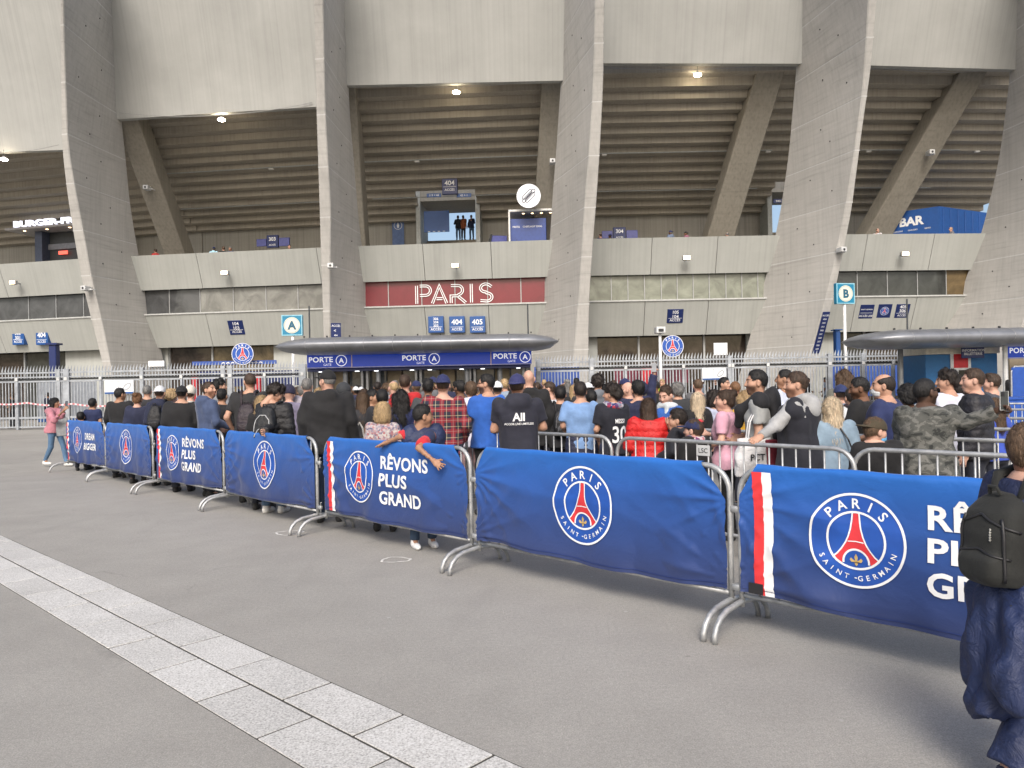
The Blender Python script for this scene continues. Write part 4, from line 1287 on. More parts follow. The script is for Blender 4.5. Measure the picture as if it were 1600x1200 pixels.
# ================================================================ things on the concourse
def concourse_things():
    # entry sign 404 above the stairs
    p = wall_at(702.5, 291, 2, 4.6)
    sign_box('entry_sign', p, bay_rz(2), 1.0, 1.0, 0.3, SIGN_NAVY, [('404', 0.30, 0.22, 0, 0.02), ('ACCÈS', 0.15, -0.22, 0, 0.012)], 'navy sign 404 above the bright stairway opening', 'sign', 0, -0.03)
    for (x, s, lab) in ((678, '119 < 43', 'left'), (725, '43 > 1', 'right')):
        p = wall_at(x, 305, 2, 4.9)
        sign_box('row_sign', p, bay_rz(2), 0.95, 0.25, 0.06, SIGN_BLUE, [(s, 0.13, 0, 0, 0.01)], 'small blue row sign %s of the 404 entry sign' % lab, 'sign')
    p = wall_at(682, 346, 2, 7.5)
    o = sign_box('blue_screen', p, bay_rz(2), 1.75, 1.45, 0.08, SIGN_BLUE, [], 'plain blue screen in the stairway opening', 'screen')
    for i in range(4):
        MB().box((-0.6 + i * .34, -0.01, -0.70), (-0.44 + i * .34, -0.004, -0.66)).build('stud', WHITE_P, o)
    # toilets banner
    p = wall_at(622, 360, 2, 9.1)
    t = sign_box('toilet_banner', p, bay_rz(2), 0.85, 2.9, 0.03, plain('banner_blue', (0.10, 0.16, 0.33), 0.6), [], 'tall pale blue banner with a white figure in a ring', 'banner')
    MB().add(*ribbon(arc(0, 0.35, 0.28, 0, 360, 28)[:-1], 0.03, -0.006, True)).build('ring', WHITE_P, t)
    MB().add(*poly2([(-.05, .17), (-.09, .35), (-.05, .45), (.05, .45), (.09, .35), (.05, .17)])).build('figure', WHITE_P, t, loc=(0, -.006, 0))
    MB().add(*poly2([(0.05 * math.cos(R(a)), .5 + .05 * math.sin(R(a))) for a in range(0, 360, 30)])).build('figure_head', WHITE_P, t, loc=(0, -.006, 0))
    # hot dog stand with its round sign
    p = wall_at(826, 306, 2, 1.5)
    t = thing('hot_dog_sign', p, bay_rz(2), 'round white sign with a black outlined hot dog', 'sign')
    MB().disc((0, 0.1, 0), 0.72, 40, 'y', 0.1).build('disc', plain('sign_white', (0.80, 0.83, 0.90), 0.4, var=0.01), t)
    ink = plain('ink', (0.02, 0.02, 0.04), 0.5)
    def cap2(cx, cz, L, r, ang, w):
        pts = arc(L / 2, 0, r, -90, 90, 10) + arc(-L / 2, 0, r, 90, 270, 10)
        ca, sa = math.cos(R(ang)), math.sin(R(ang))
        return ribbon([(cx + a * ca - b * sa, cz + a * sa + b * ca) for a, b in pts], w, -0.004, True)
    for (cx, cz, L, r) in ((-.09, .09, .55, .10), (.09, -.09, .55, .10), (0, 0, .85, .09)):
        MB().add(*cap2(cx, cz, L, r, 45, 0.045)).build('hot_dog_line', ink, t)
    zig = [(-.28 + i * .07, .035 * (1 if i % 2 else -1)) for i in range(9)]
    MB().add(*ribbon([(a * .707 - b * .707, a * .707 + b * .707) for a, b in zig], .04, -0.005)).build('hot_dog_line', ink, t)
    a, b = wall_at(797, 380, 2, 2.7), wall_at(868, 380, 2, 2.7)
    zt = wall_at(826, 328, 2, 2.7).z
    t = thing('hot_dog_stand', ((a.x + b.x) / 2, (a.y + b.y) / 2, 8.88), bay_rz(2), 'navy hot dog stand with white corner frame under the round sign', 'food stand')
    w = (b - a).length; h = zt - 8.88
    MB().bbox((-w / 2, 0.1, 0), (w * .30, 2.0, h * .86), 0.02).build('counter_wall', plain('stand_blue', (0.02, 0.055, 0.24), 0.35), t)
    MB().bbox((-w / 2 - .06, -0.25, h - .14), (w / 2, 2.1, h), 0.02).build('roof', plain('stand_white', (0.66, 0.66, 0.64), 0.5), t)
    MB().box((-w / 2 - .06, -0.25, 0), (-w / 2 + .04, -0.12, h - .142)).build('corner_post', plain('stand_white', (0.66, 0.66, 0.64), 0.5), t)
    for i, s in enumerate(('FRITES', 'CHIPS', 'HOT DOG')):
        put_text(s, 0.11, t, WHITE_P, -w * .36 + i * w * .22, h * .72, 0.094, 0.012)
    for i in range(4):
        MB().disc((-w * .2 + i * w * .2, 0.3, h - .16), .07, 12, 'z', .015).build('downlight', WARM, t)
    MB().box((-w * .36, 0.09, 0.1), (-w * .35, .1, h * .5)).build('door_line', SIGN_NAVY, t)
    a = wall_at(780, 365, 2, 3.2)
    t = thing('menu_stand', (a.x, a.y, 8.88), bay_rz(2) + 0.3, 'violet blue board leaning beside the hot dog stand', 'board')
    MB().bbox((-.5, 0, 0), (.5, .5, 2.15), .02).build('cabinet', plain('stand_violet', (0.07, 0.08, 0.26), 0.4), t)
    MB().hexa([Vector(q) for q in ((-.95, -.1, .8), (-.85, -.1, .75), (-.85, .1, .75), (-.95, .1, .8), (-.55, -.1, 2.2), (-.45, -.1, 2.2), (-.45, .1, 2.2), (-.55, .1, 2.2))]).build('prop', BLACKM, t)
    # access signs seen over the parapets
    for (x, y, k, s, lab) in ((425.5, 377, 1, '303', 'left'), (968, 365, 3, '304', 'right')):
        p = wall_at(x, y, k, 6.0)
        t = sign_box('access_screen', p, bay_rz(k), 0.82, 0.85, 0.2, SIGN_NAVY, [(s, 0.24, 0.16, 0, 0.02), ('ACCÈS', 0.11, -0.24, 0, 0.01)], 'navy screen %s with a violet panel over the %s parapet' % (s, lab), 'sign')
        MB().bbox((-1.15, 0.02, -.3), (-.45, .15, .2), .02).build('side_panel', plain('stand_violet', (0.07, 0.08, 0.26), 0.4), t)
        MB().bbox((.45, 0.02, -.35), (1.2, .15, .22), .02).build('side_panel', plain('stand_violet', (0.07, 0.08, 0.26), 0.4), t)
    # blue bar container
    a, b, c = wall_at(1405, 364, 4, 3.2), wall_at(1468, 364, 4, 2.6), wall_at(1556, 364, 4, 4.0)
    zt = wall_at(1468, 322, 4, 2.6).z
    t = thing('bar_container', (b.x, b.y, 8.88), 0, 'bright blue bar container on the right concourse', 'container')
    BLU = plain('container_blue', (0.012, 0.075, 0.28), 0.45, var=0.05)
    A, C = Vector((a.x - b.x, a.y - b.y + 1.4, 0)), Vector((c.x - b.x, c.y - b.y + .6, 0))
    h = zt - 8.88
    m = MB(); m.loft([[(0, 0, z), C + Vector((0, 0, z)), C + A + Vector((0, 0, z)), A + Vector((0, 0, z))] for z in (0, h)]); m.build('container_body', BLU, t)
    L = math.hypot(A.x, A.y); ang_ = math.atan2(-A.y, -A.x)
    me = text_mesh('BAR', 0.52, 0.04); me.transform(Matrix.Rotation(ang_, 4, 'Z')); n_ = Vector((math.sin(ang_), -math.cos(ang_), 0)) * .012
    link_mesh('lettering', me, WHITE_P, t, A * .54 + n_ + Vector((0, 0, wall_at(1434, 343, 4, 3.2).z - 8.88)))
    for i, s in enumerate(('BOISSONS', 'CHAUDES', 'BIERES')):
        me = text_mesh(s, 0.085, 0.008); me.transform(Matrix.Rotation(ang_, 4, 'Z'))
        link_mesh('lettering', me, WHITE_P, t, A * (.80 - .29 * i) + n_ + Vector((0, 0, wall_at(1434, 357, 4, 3.2).z - 8.88)))
    for i in range(7):
        q = C * (i + .5) / 7
        MB().box((q.x - .03, q.y - .03, .1), (q.x + .03, q.y + .0, h - .1)).build('corrugation', BLU, t)
    # small plate B and burger bar
    p = wall_at(1219, 314, 3, 4.6)
    sign_box('row_sign', p, bay_rz(3), 0.85, 0.26, 0.06, SIGN_NAVY, [('B40-75', 0.13, 0, 0, 0.01)], 'tiny navy row sign above the right stairway opening', 'sign')
    a, b = wall_at(7, 359, 0, 5.5), wall_at(150, 356, 0, 5.5)
    t = thing('burger_bar', ((a.x + b.x) / 2, (a.y + b.y) / 2, 8.88), bay_rz(0), 'burger bar with white fascia letters and warm downlights', 'food stand')
    w = (b - a).length; z = a.z - 8.88
    MB().bbox((-w / 2, 0, z - .06), (w / 2, 2.5, z + .1), .02).build('awning', plain('awning_grey', (0.40, 0.39, 0.40), 0.5), t)
    MB().box((-w * .28, 1.6, 0), (w / 2, 1.8, z - .062)).build('back_wall', plain('dark_metal', (0.05, 0.055, 0.06), 0.5), t)
    MB().box((-w * .28, 1.45, z - 1.35), (w / 2, 1.58, z - .95)).build('menu_strip', plain('menu_grey', (0.20, 0.21, 0.24), 0.4), t)
    MB().box((-w * .08, 1.40, z - 1.75), (w * .02, 1.44, z - 1.5)).build('red_screen', emit('red_screen', (0.9, 0.12, 0.08), 1.2), t)
    MB().box((-w * .28, 0.9, 0), (-w * .20, 1.6, z - .07)).build('side_wall', plain('side_blue', (0.06, 0.075, 0.12), 0.5), t)
    me = text_mesh('BURGER-FRITES', 0.42, 0.02, 0.05, 1.0, 'LEFT')
    o = link_mesh('lettering', me, emit('lit_letters', (0.86, 0.88, 1.0), 0.9), t, ((wall_at(19, 352, 0, 5.5) - t.location).dot(BF[0][2]), 0.1, z + .36))
    tw = max(v.co.x for v in me.vertices); o.scale = ((wall_at(147, 352, 0, 5.5) - wall_at(19, 352, 0, 5.5)).length / tw, 1, 1)
    for i in range(3):
        MB().disc((-w * .34 + i * w * .25, .5, z - .085), .09, 12, 'z', .02).build('downlight', WARM, t)
concourse_things()
# ================================================================ crowd barriers and their banners
BL = 2.52
STEEL = steel()
def rounded_frame(L, z0, z1, r):
    pts = []
    for cx, cz, a0 in ((L - r, z1 - r, 90), (L - r, z0 + r * .45, 0)):
        pass
    top = [(r + (L - 2 * r) * i / 6, 0, z1) for i in range(7)]
    c1 = [(L - r + r * math.sin(R(a)), 0, z1 - r + r * math.cos(R(a))) for a in range(15, 91, 15)]
    right = [(L, 0, z1 - r - (z1 - r - z0) * i / 3) for i in range(1, 4)]
    bottom = [(L - L * i / 6, 0, z0) for i in range(1, 7)]
    left = [(0, 0, z0 + (z1 - r - z0) * i / 3) for i in range(1, 4)]
    c0 = [(r - r * math.cos(R(a)), 0, z1 - r + r * math.sin(R(a))) for a in range(15, 90, 15)]
    return top, c1, right, bottom, left, c0
_bm = {}
def barrier_meshes():
    r = 0.17
    m = MB()
    loop = [(0, 0, 0.16), (0, 0, 0.5), (0, 0, 1.081 - r)] + [(r - r * math.cos(R(a)), 0, 1.081 - r + r * math.sin(R(a))) for a in range(15, 91, 15)] + \
           [(BL / 2, 0, 1.081)] + [(BL - r + r * math.sin(R(a)), 0, 1.081 - r + r * math.cos(R(a))) for a in range(0, 91, 15)] + [(BL, 0, 0.5), (BL, 0, 0.16)]
    m.tube(loop, 0.0195, 10)
    _bm['frame'] = m.mesh('frame', True)
    m = MB(); m.tube([(0, 0, 0.235), (BL, 0, 0.235)], 0.016, 8)
    _bm['lower_rail'] = m.mesh('lower_rail', True)
    m = MB(); m.tube([(0, 0, 0.235), (0, 0, 1.08)], 0.0085, 6)
    _bm['bar'] = m.mesh('bar', True)
    m = MB()
    m.tube([(0, -0.36, 0.0), (0, -0.355, 0.05), (0, -0.33, 0.10), (0, -0.28, 0.145), (0, -0.20, 0.175), (0, 0, 0.195), (0, 0.20, 0.175), (0, 0.28, 0.145), (0, 0.33, 0.10), (0, 0.355, 0.05), (0, 0.36, 0.0)], 0.0195, 10)
    _bm['foot'] = m.mesh('foot', True)
    m = MB()
    m.bbox((0.0, -0.016, -0.022), (0.085, 0.016, 0.022), 0.004)
    m.tube([(0.07, 0, 0.02), (0.07, 0, 0.055), (0.09, 0, 0.06)], 0.007, 6)
    m.tube([(0.07, 0, 0.02), (0.07, 0, -0.06)], 0.009, 6)
    _bm['coupling'] = m.mesh('coupling', True)
    m = MB(); m.bbox((-0.075, -0.012, -0.05), (0.075, -0.009, 0.05), 0.001)
    _bm['number_plate'] = m.mesh('number_plate')
    for k, me in _bm.items():
        me.materials.append(STEEL if k != 'number_plate' else LIGHTM)
barrier_meshes()
def make_barrier(loc, rz, label, group, plate=False):
    t = thing('crowd_barrier', loc, rz, label, 'barrier', group)
    link_mesh('frame', _bm['frame'], None, t)
    link_mesh('lower_rail', _bm['lower_rail'], None, t)
    n = 19
    for i in range(1, n + 1):
        link_mesh('bar', _bm['bar'], None, t, (BL * i / (n + 1), 0, 0))
    for x in (0.0, BL):
        link_mesh('foot', _bm['foot'], None, t, (x, 0, 0))
    link_mesh('coupling', _bm['coupling'], None, t, (BL, 0, 0.80))
    link_mesh('coupling', _bm['coupling'], None, t, (BL, 0, 0.28))
    if plate:
        link_mesh('number_plate', _bm['number_plate'], None, t, (BL * .43, 0, 1.0))
        put_text('LSC', 0.045, t, BLACKM, BL * .43, 1.0, -0.014, 0.01)
    return t
ROW1 = Vector((-9.68, 16.40, 0)); D1 = Vector((11.2, -11.42, 0)).normalized(); PITCH = 2.667
A1 = math.atan2(D1.y, D1.x)
NAMES1 = ['farthest, carrying the DREAM BIGGER banner', 'second from the far end, with an emblem banner', 'third from the far end, with a slogan banner', 'middle one, with a pale emblem banner', 'under the boy leaning over, with slogan banner', 'second nearest, with the large emblem banner', 'nearest, behind the child with the backpack']
rb = random.Random(5)
ROT = [0.012, -0.01, 0.008, -0.012, 0.006, 0.0, 0.010]
B1 = []
for i in range(7):
    p = ROW1 + D1 * PITCH * i + D1 * (0.05, .05, .05, .05, .05, .03, -.04)[i]
    B1.append((p, A1 + ROT[i]))
    make_barrier(p, A1 + ROT[i], 'steel crowd barrier of the front row, ' + NAMES1[i], 'barriers of the front row')
p = ROW1 + D1 * PITCH * 7 + D1 * 0.05
make_barrier(p, A1 - .01, 'steel crowd barrier of the front row running out at the right edge', 'barriers of the front row')
D2 = Vector((0.66, -0.751, 0)); A2 = math.atan2(D2.y, D2.x)
for i, (x, y, rot, lab) in enumerate(((-.62, 10.02, 0.01, 'bare steel barrier behind the man in the printed hooded top'), (1.10, 8.00, -.005, 'bare steel barrier in front of the red puffer jacket'), (2.78, 6.18, .03, 'bare steel barrier in front of the camouflage jacket'), (4.42, 4.2, 0, 'bare steel barrier leaving the picture behind the near child'))):
    make_barrier((x, y, 0), A2 + rot, lab, 'barriers of the second row', i in (1,))
for i, (x, y, rot, lab) in enumerate(((1.25, 10.15, 0, 'barrier of the third row hidden deep in the queue'), (2.93, 8.2, 0, 'barrier of the third row behind the denim jacket woman'), (4.62, 6.25, .01, 'third row barrier with bare bars at the right edge'))):
    make_barrier((x, y, 0), A2 + rot, lab, 'barriers of the third row', i == 1)
for i, (x, y, rot, lab) in enumerate(((4.72, 8.7, 0.0, 'fourth row barrier right of the raised phone'), (6.1, 10.8, 0.03, 'fifth row barrier at the right edge before the blue platform'), (7.9, 13.4, .05, 'sixth row barrier far right before the blue platform'), (8.7, 16.5, .3, 'farthest barrier at the right edge near the blue platform'))):
    make_barrier((x, y, 0), A2 + rot, lab, 'barriers at the right edge')

# ---- banners
def banner_mat():
    m, nt, bs = _new('printed_banner_cloth')
    tc = nt.nodes.new('ShaderNodeTexCoord')
    sp = nt.nodes.new('ShaderNodeSeparateXYZ')
    nt.links.new(tc.outputs['Object'], sp.inputs[0])
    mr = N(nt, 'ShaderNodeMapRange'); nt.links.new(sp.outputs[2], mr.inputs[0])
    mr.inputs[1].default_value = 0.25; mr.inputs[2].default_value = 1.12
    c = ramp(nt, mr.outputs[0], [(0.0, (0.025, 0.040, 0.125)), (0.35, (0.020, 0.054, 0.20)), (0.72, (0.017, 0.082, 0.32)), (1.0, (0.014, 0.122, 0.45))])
    v = coords(nt, 'Object')
    c = mixc(nt, c, ramp(nt, noise(nt, v, 3.0, 4), [(0.3, 0.44), (0.7, 0.55)]), 0.5, 'OVERLAY')
    nt.links.new(c, bs.inputs['Base Color'])
    bs.inputs['Roughness'].default_value = 0.55
    bs.inputs['Sheen Weight'].default_value = 0.1
    bs.inputs['Specular IOR Level'].default_value = 0.35
    wv = noise(nt, coords(nt, 'Object', (1, 1, 1)), 5.0, 4, 0.55, 0.4)
    bump(nt, bs, wv, 0.35, 0.03)
    return m
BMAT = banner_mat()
BBACK = plain('banner_reverse', (0.012, 0.016, 0.05), 0.7)
PRED = plain('print_red', (0.66, 0.035, 0.04), 0.6, var=0.03)
def banner_fn(seed):
    rr = random.Random(seed)
    ph = [rr.uniform(0, 6.28) for _ in range(14)]
    amp = rr.uniform(0.8, 1.2)
    def xl(z): return 0.012 + max(0.0, z - 0.90) / 0.22 * 0.13
    def xr(z): return BL - 0.012 - max(0.0, z - 0.86) / 0.26 * 0.20
    def zb(x): return 0.265 + 0.012 * math.sin(2.2 * x + ph[0]) + 0.006 * math.sin(9 * x + ph[1]) - 0.02 * math.sin(math.pi * x / BL)
    def f(x, z):
        t = max(0.0, min(1.0, (z - 0.27) / 0.84))
        env = (1 - t ** 6)
        d = 0.016 * math.sin(math.pi * x / BL) * (1 - t)
        d += amp * 0.009 * env * (math.sin(2.3 * x + 2.6 * z + ph[2]) + math.sin(4.7 * x - 3.1 * z + ph[3]) * .6)
        # long folds running from the upper corners, fading inwards
        for cx, sg, p1, p2, fr in ((0.02, 1, ph[4], ph[5], 17), (BL - 0.02, -1, ph[6], ph[7], 15)):
            dx = abs(x - cx)
            for cz in (0.86, 0.32):
                ang_ = math.atan2(z - cz, dx + 0.05)
                rr_ = math.hypot(dx, z - cz)
                d += 0.016 * math.exp(-rr_ / 0.6) * min(1, rr_ / .12) * (1 - 2 * abs(math.sin(.5 * (fr * ang_ + p1 + cz * 3)))) * env
        # gathers along the hem
        d += 0.021 * (1 - t) ** 1.5 * math.sin(9.5 * x + 1.6 * math.sin(2.1 * x + ph[8]) + 1.5 * z + ph[9])
        d += 0.005 * env * math.sin(21 * x + 5 * math.sin(3 * z + ph[10]) + ph[11]) * (0.3 + 0.7 * abs(math.sin(1.3 * x + ph[12])))
        d += 0.007 * env * (1 - 2 * abs(math.sin(.5 * (13 * z + 3.2 * x + 1.5 * math.sin(2.5 * x + ph[13])))))
        return -0.034 - max(-0.008, d)
    return f, xl, xr, zb
STEP = 0.028
def banner(idx, seed, design, label):
    p, a = B1[idx]
    f, xl, xr, zb = banner_fn(seed)
    t = thing('banner', p, a, label, 'banner', 'blue banners on the front barriers')
    nx, nz = 150, 56
    m = MB()
    ztop = 1.098
    rows = []
    for j in range(nz + 1):
        v = j / nz
        row = []
        for i in range(nx + 1):
            u = i / nx
            z0 = zb(u * BL)
            z = z0 + (ztop - z0) * v
            x = xl(z) + (xr(z) - xl(z)) * u
            row.append((x, f(x, z) if v < 1 else -0.026, z))
        rows.append(row)
    for (y, z) in ((-0.012, 1.106), (0.012, 1.106), (0.028, 1.09), (0.031, 1.02), (0.033, 0.93)):
        row = []
        for i in range(nx + 1):
            x = xl(ztop) + (xr(ztop) - xl(ztop)) * i / nx
            row.append((x, y, z + .004 * math.sin(x * 11)))
        rows.append(row)
    vs = [q for r in rows for q in r]
    W = nx + 1
    fs = [(j * W + i, j * W + i + 1, (j + 1) * W + i + 1, (j + 1) * W + i) for j in range(len(rows) - 1) for i in range(nx)]
    me = bpy.data.meshes.new('cloth'); me.from_pydata(vs, [], fs); me.shade_smooth()
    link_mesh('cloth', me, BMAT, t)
    def decal(name, vs, fs, mat, off):
        k = [(x, f(x, z) - 0.0055 - off, z) for x, _, z in vs]
        me = bpy.data.meshes.new(name); me.from_pydata(k, [], fs); me.shade_smooth()
        return link_mesh(name, me, mat, t)
    # hem
    hv, hf = ribbon([(0.03 + (BL - .06) * i / 80, zb(0.03 + (BL - .06) * i / 80) + 0.032) for i in range(81)], 0.006)
    decal('hem_seam', hv, hf, plain('hem_navy', (0.012, 0.03, 0.14), 0.6), 0.0)
    ecx, er, ez = (BL * .5, 0.315, 0.70) if design == 'emblem' else (BL * (.30 if design == 'slogan' else .33), 0.285, 0.70)
    for nm in ('blue', 'red', 'blue2', 'white', 'gold'):
        ev, ef = EMB_CUT[(nm, er)]
        decal(EMB_NAME[nm], [(x + ecx, 0, z + ez) for x, _, z in ev], ef, EMB_MAT[nm][0], EMB_MAT[nm][1] * .55)
    if design != 'emblem':
        lines = ('RÊVONS', 'PLUS', 'GRAND') if design == 'slogan' else ('DREAM', 'BIGGER')
        x0 = BL * (.45 if design == 'slogan' else .52)
        zc = [0.88, 0.70, 0.515] if design == 'slogan' else [0.80, 0.60]
        for s, z in zip(lines, zc):
            tv, tf = TXT_CUT[s]
            decal('lettering', [(x + x0, 0, q + z) for x, _, q in tv], tf, WHITE_P, 0.002)
        def stripe(xa, xb):
            g = [(xa + (xb - xa) * i / 4, 0, 0.262 + (0.80) * j / 40) for j in range(41) for i in range(5)]
            g = [(x + 0.012 * math.sin(z * 7 + seed) * (1 - (z - .26) / .84) + 0.02 * (1 - z) , y, z if z > .28 else zb(x) + .003) for x, y, z in g]
            return g, [(j * 5 + i, j * 5 + i + 1, (j + 1) * 5 + i + 1, (j + 1) * 5 + i) for j in range(40) for i in range(4)]
        sv, sf = stripe(0.105, 0.172); decal('red_stripe', sv, sf, PRED, 0.0)
        sv, sf = stripe(0.172, 0.235); decal('white_stripe', sv, sf, WHITE_P, 0.0)
        if idx == 6:
            for (xa, xb) in ((0.07, 0.17), (1.62, 1.78)):
                g = [(xa + (xb - xa) * i / 6, 0, zb(xa) + .004 + 0.035 * j) for j in range(3) for i in range(7)]
                decal('black_tab', g, [(j * 7 + i, j * 7 + i + 1, (j + 1) * 7 + i + 1, (j + 1) * 7 + i) for j in range(2) for i in range(6)], BLACKM, 0.010)
EMB_CUT = {}
for er in (0.315, 0.285):
    for nm in ('blue', 'red', 'blue2', 'white', 'gold'):
        vs, fs = merge(EMB[nm])
        EMB_CUT[(nm, er)] = gridcut([(x * er, 0, z * er) for x, _, z in vs], fs, STEP)
TXT_CUT = {}
for s in ('RÊVONS', 'PLUS', 'GRAND', 'DREAM', 'BIGGER'):
    me = text_mesh(s, 0.128, 0.028, 0, 1.05, 'LEFT')
    w = max(v.co.x for v in me.vertices)
    k = {'RÊVONS': 0.80, 'PLUS': 0.475, 'GRAND': 0.69, 'DREAM': 0.62, 'BIGGER': 0.72}[s] / w
    TXT_CUT[s] = gridcut([(v.co.x * k, 0, v.co.z) for v in me.vertices], [tuple(q.vertices) for q in me.polygons], STEP)
banner(0, 11, 'dream', 'blue banner reading DREAM BIGGER at the far left end')
banner(1, 23, 'emblem', 'bright blue emblem banner next to the DREAM BIGGER one')
banner(2, 35, 'slogan', 'blue RÊVONS PLUS GRAND banner farthest from the camera')
banner(3, 48, 'emblem', 'blue emblem banner below the man in the black cap')
banner(4, 52, 'slogan', 'blue RÊVONS PLUS GRAND banner the boy leans over')
banner(5, 67, 'emblem', 'large blue emblem banner second nearest the camera')
banner(6, 71, 'slogan', 'nearest blue slogan banner partly hidden by the child with backpack')
# ================================================================ PEOPLE: bodies and clothes grown as smooth distance fields
class Fld:
    def __init__(s, lo, hi, h):
        s.h = h
        s.ax = [np.arange(a - 3 * h, b + 4 * h, h) for a, b in zip(lo, hi)]
        s.F = np.full([len(a) for a in s.ax], 0.2, np.float32)
    def box(s, lo, hi):
        sl, co = [], []
        for i in range(3):
            a = max(0, int(np.searchsorted(s.ax[i], lo[i])) - 1)
            b = min(len(s.ax[i]), int(np.searchsorted(s.ax[i], hi[i])) + 1)
            sl.append(slice(a, max(b, a + 1)))
            sh = [1, 1, 1]; sh[i] = -1
            co.append(s.ax[i][sl[-1]].reshape(sh))
        return tuple(sl), co
    def put(s, sl, d, k, mode):
        A = s.F[sl]
        if mode == 'sub':
            d = -d
            hh = np.clip(k - np.abs(A - d), 0, None) / k
            s.F[sl] = np.maximum(A, d) + hh * hh * k * .25
        else:
            hh = np.clip(k - np.abs(A - d), 0, None) / k
            s.F[sl] = np.minimum(A, d) - hh * hh * k * .25
    def cone(s, a, b, ra, rb, k=0.03, mode='add', cut=False, sq=1.0):
        a, b = np.array(a, float), np.array(b, float)
        m = max(ra, rb) * max(1, sq) + k + 2 * s.h + .01
        sl, (X, Y, Z) = s.box(np.minimum(a, b) - m, np.maximum(a, b) + m)
        ab = b - a
        L2 = max(1e-9, float(ab @ ab))
        px, py, pz = X - a[0], Y - a[1], Z - a[2]
        t0 = (px * ab[0] + py * ab[1] + pz * ab[2]) / L2
        t = np.clip(t0, 0, 1)
        d = np.sqrt((px - t * ab[0]) ** 2 + ((py - t * ab[1]) / sq) ** 2 + (pz - t * ab[2]) ** 2) - (ra + (rb - ra) * t)
        if cut:
            d = np.maximum(d, (t0 - 1) * math.sqrt(L2))
        s.put(sl, d, k, mode)
    def ell(s, c, r, k=0.03, mode='add'):
        c, r = np.array(c, float), np.array(r, float)
        m = k + 2 * s.h + .01
        sl, (X, Y, Z) = s.box(c - r - m, c + r + m)
        q = np.sqrt(((X - c[0]) / r[0]) ** 2 + ((Y - c[1]) / r[1]) ** 2 + ((Z - c[2]) / r[2]) ** 2)
        q2 = np.sqrt(((X - c[0]) / r[0] ** 2) ** 2 + ((Y - c[1]) / r[1] ** 2) ** 2 + ((Z - c[2]) / r[2] ** 2) ** 2) + 1e-9
        s.put(sl, q * (q - 1) / q2, k, mode)
    def stack(s, lev, k=0.03, e=2.3):
        z = np.array([l[0] for l in lev]); w = np.array([l[1] for l in lev]); dp = np.array([l[2] for l in lev]); cy = np.array([l[3] for l in lev])
        W, D = w.max() + .08, dp.max() + .08 + np.abs(cy).max()
        sl, (X, Y, Z) = s.box((-W, -D, z[0] - .06), (W, D, z[-1] + .06))
        zz = Z.ravel()
        ww, dd, cc = (np.interp(zz, z, q).reshape(1, 1, -1) for q in (w, dp, cy))
        q = ((np.abs(X) / ww) ** e + (np.abs(Y - cc) / dd) ** e) ** (1 / e)
        d = (q - 1) * np.minimum(ww, dd)
        d = np.maximum(d, np.maximum(z[0] - Z, Z - z[-1]))
        s.put(sl, d, k, 'add')
    def grid(s):
        return s.ax[0].reshape(-1, 1, 1), s.ax[1].reshape(1, -1, 1), s.ax[2].reshape(1, 1, -1)
    def mesh(s):
        F = s.F
        nx, ny, nz = F.shape
        ins = F < 0
        c = [F[i:nx - 1 + i, j:ny - 1 + j, k:nz - 1 + k] for i in (0, 1) for j in (0, 1) for k in (0, 1)]
        cnt = sum((q < 0).astype(np.int8) for q in c)
        act = (cnt > 0) & (cnt < 8)
        I, J, K = np.nonzero(act)
        idx = np.full(act.shape, -1, np.int32)
        idx[I, J, K] = np.arange(len(I))
        v = [q[I, J, K].astype(float) for q in c]
        acc = np.zeros((len(I), 3)); n = np.zeros(len(I))
        off = [(i, j, k) for i in (0, 1) for j in (0, 1) for k in (0, 1)]
        for a in range(8):
            for b in range(a + 1, 8):
                d = np.abs(np.array(off[a]) - np.array(off[b]))
                if d.sum() != 1: continue
                m = (v[a] < 0) != (v[b] < 0)
                t = v[a][m] / (v[a][m] - v[b][m])
                acc[m] += np.array(off[a]) + t[:, None] * (np.array(off[b]) - np.array(off[a]))
                n[m] += 1
        p = acc / n[:, None] + np.stack([I, J, K], 1)
        V = np.stack([s.ax[q][0] + p[:, q] * s.h for q in range(3)], 1)
        quads = []
        for axis in range(3):
            sh = [slice(None)] * 3; sh2 = [slice(None)] * 3
            sh[axis] = slice(0, -1); sh2[axis] = slice(1, None)
            ch = ins[tuple(sh)] != ins[tuple(sh2)]
            o = [q for q in range(3) if q != axis]
            t = [slice(None)] * 3
            for q in o: t[q] = slice(1, -1)
            e = np.argwhere(ch[tuple(t)])
            if not len(e): continue
            for q in o: e[:, q] += 1
            fl = ins[e[:, 0], e[:, 1], e[:, 2]]
            def cell(d0, d1):
                g = e.copy(); g[:, o[0]] += d0; g[:, o[1]] += d1
                return idx[g[:, 0], g[:, 1], g[:, 2]]
            Q = np.stack([cell(-1, -1), cell(0, -1), cell(0, 0), cell(-1, 0)], 1)
            if axis == 1: fl = ~fl
            Q[~fl] = Q[~fl][:, ::-1]
            quads.append(Q)
        Q = np.concatenate(quads)
        return V, Q
def np_mesh(name, V, Q, tint=None):
    me = bpy.data.meshes.new(name)
    me.vertices.add(len(V)); me.vertices.foreach_set('co', V.astype(np.float32).ravel())
    me.loops.add(Q.size); me.loops.foreach_set('vertex_index', Q.astype(np.int32).ravel())
    me.polygons.add(len(Q)); me.polygons.foreach_set('loop_start', np.arange(0, Q.size, 4, dtype=np.int32))
    me.update(calc_edges=True)
    if tint is not None:
        at = me.color_attributes.new('tint', 'FLOAT_COLOR', 'POINT')
        at.data.foreach_set('color', np.concatenate([tint, np.ones((len(V), 1))], 1).astype(np.float32).ravel())
    me.shade_smooth()
    return me

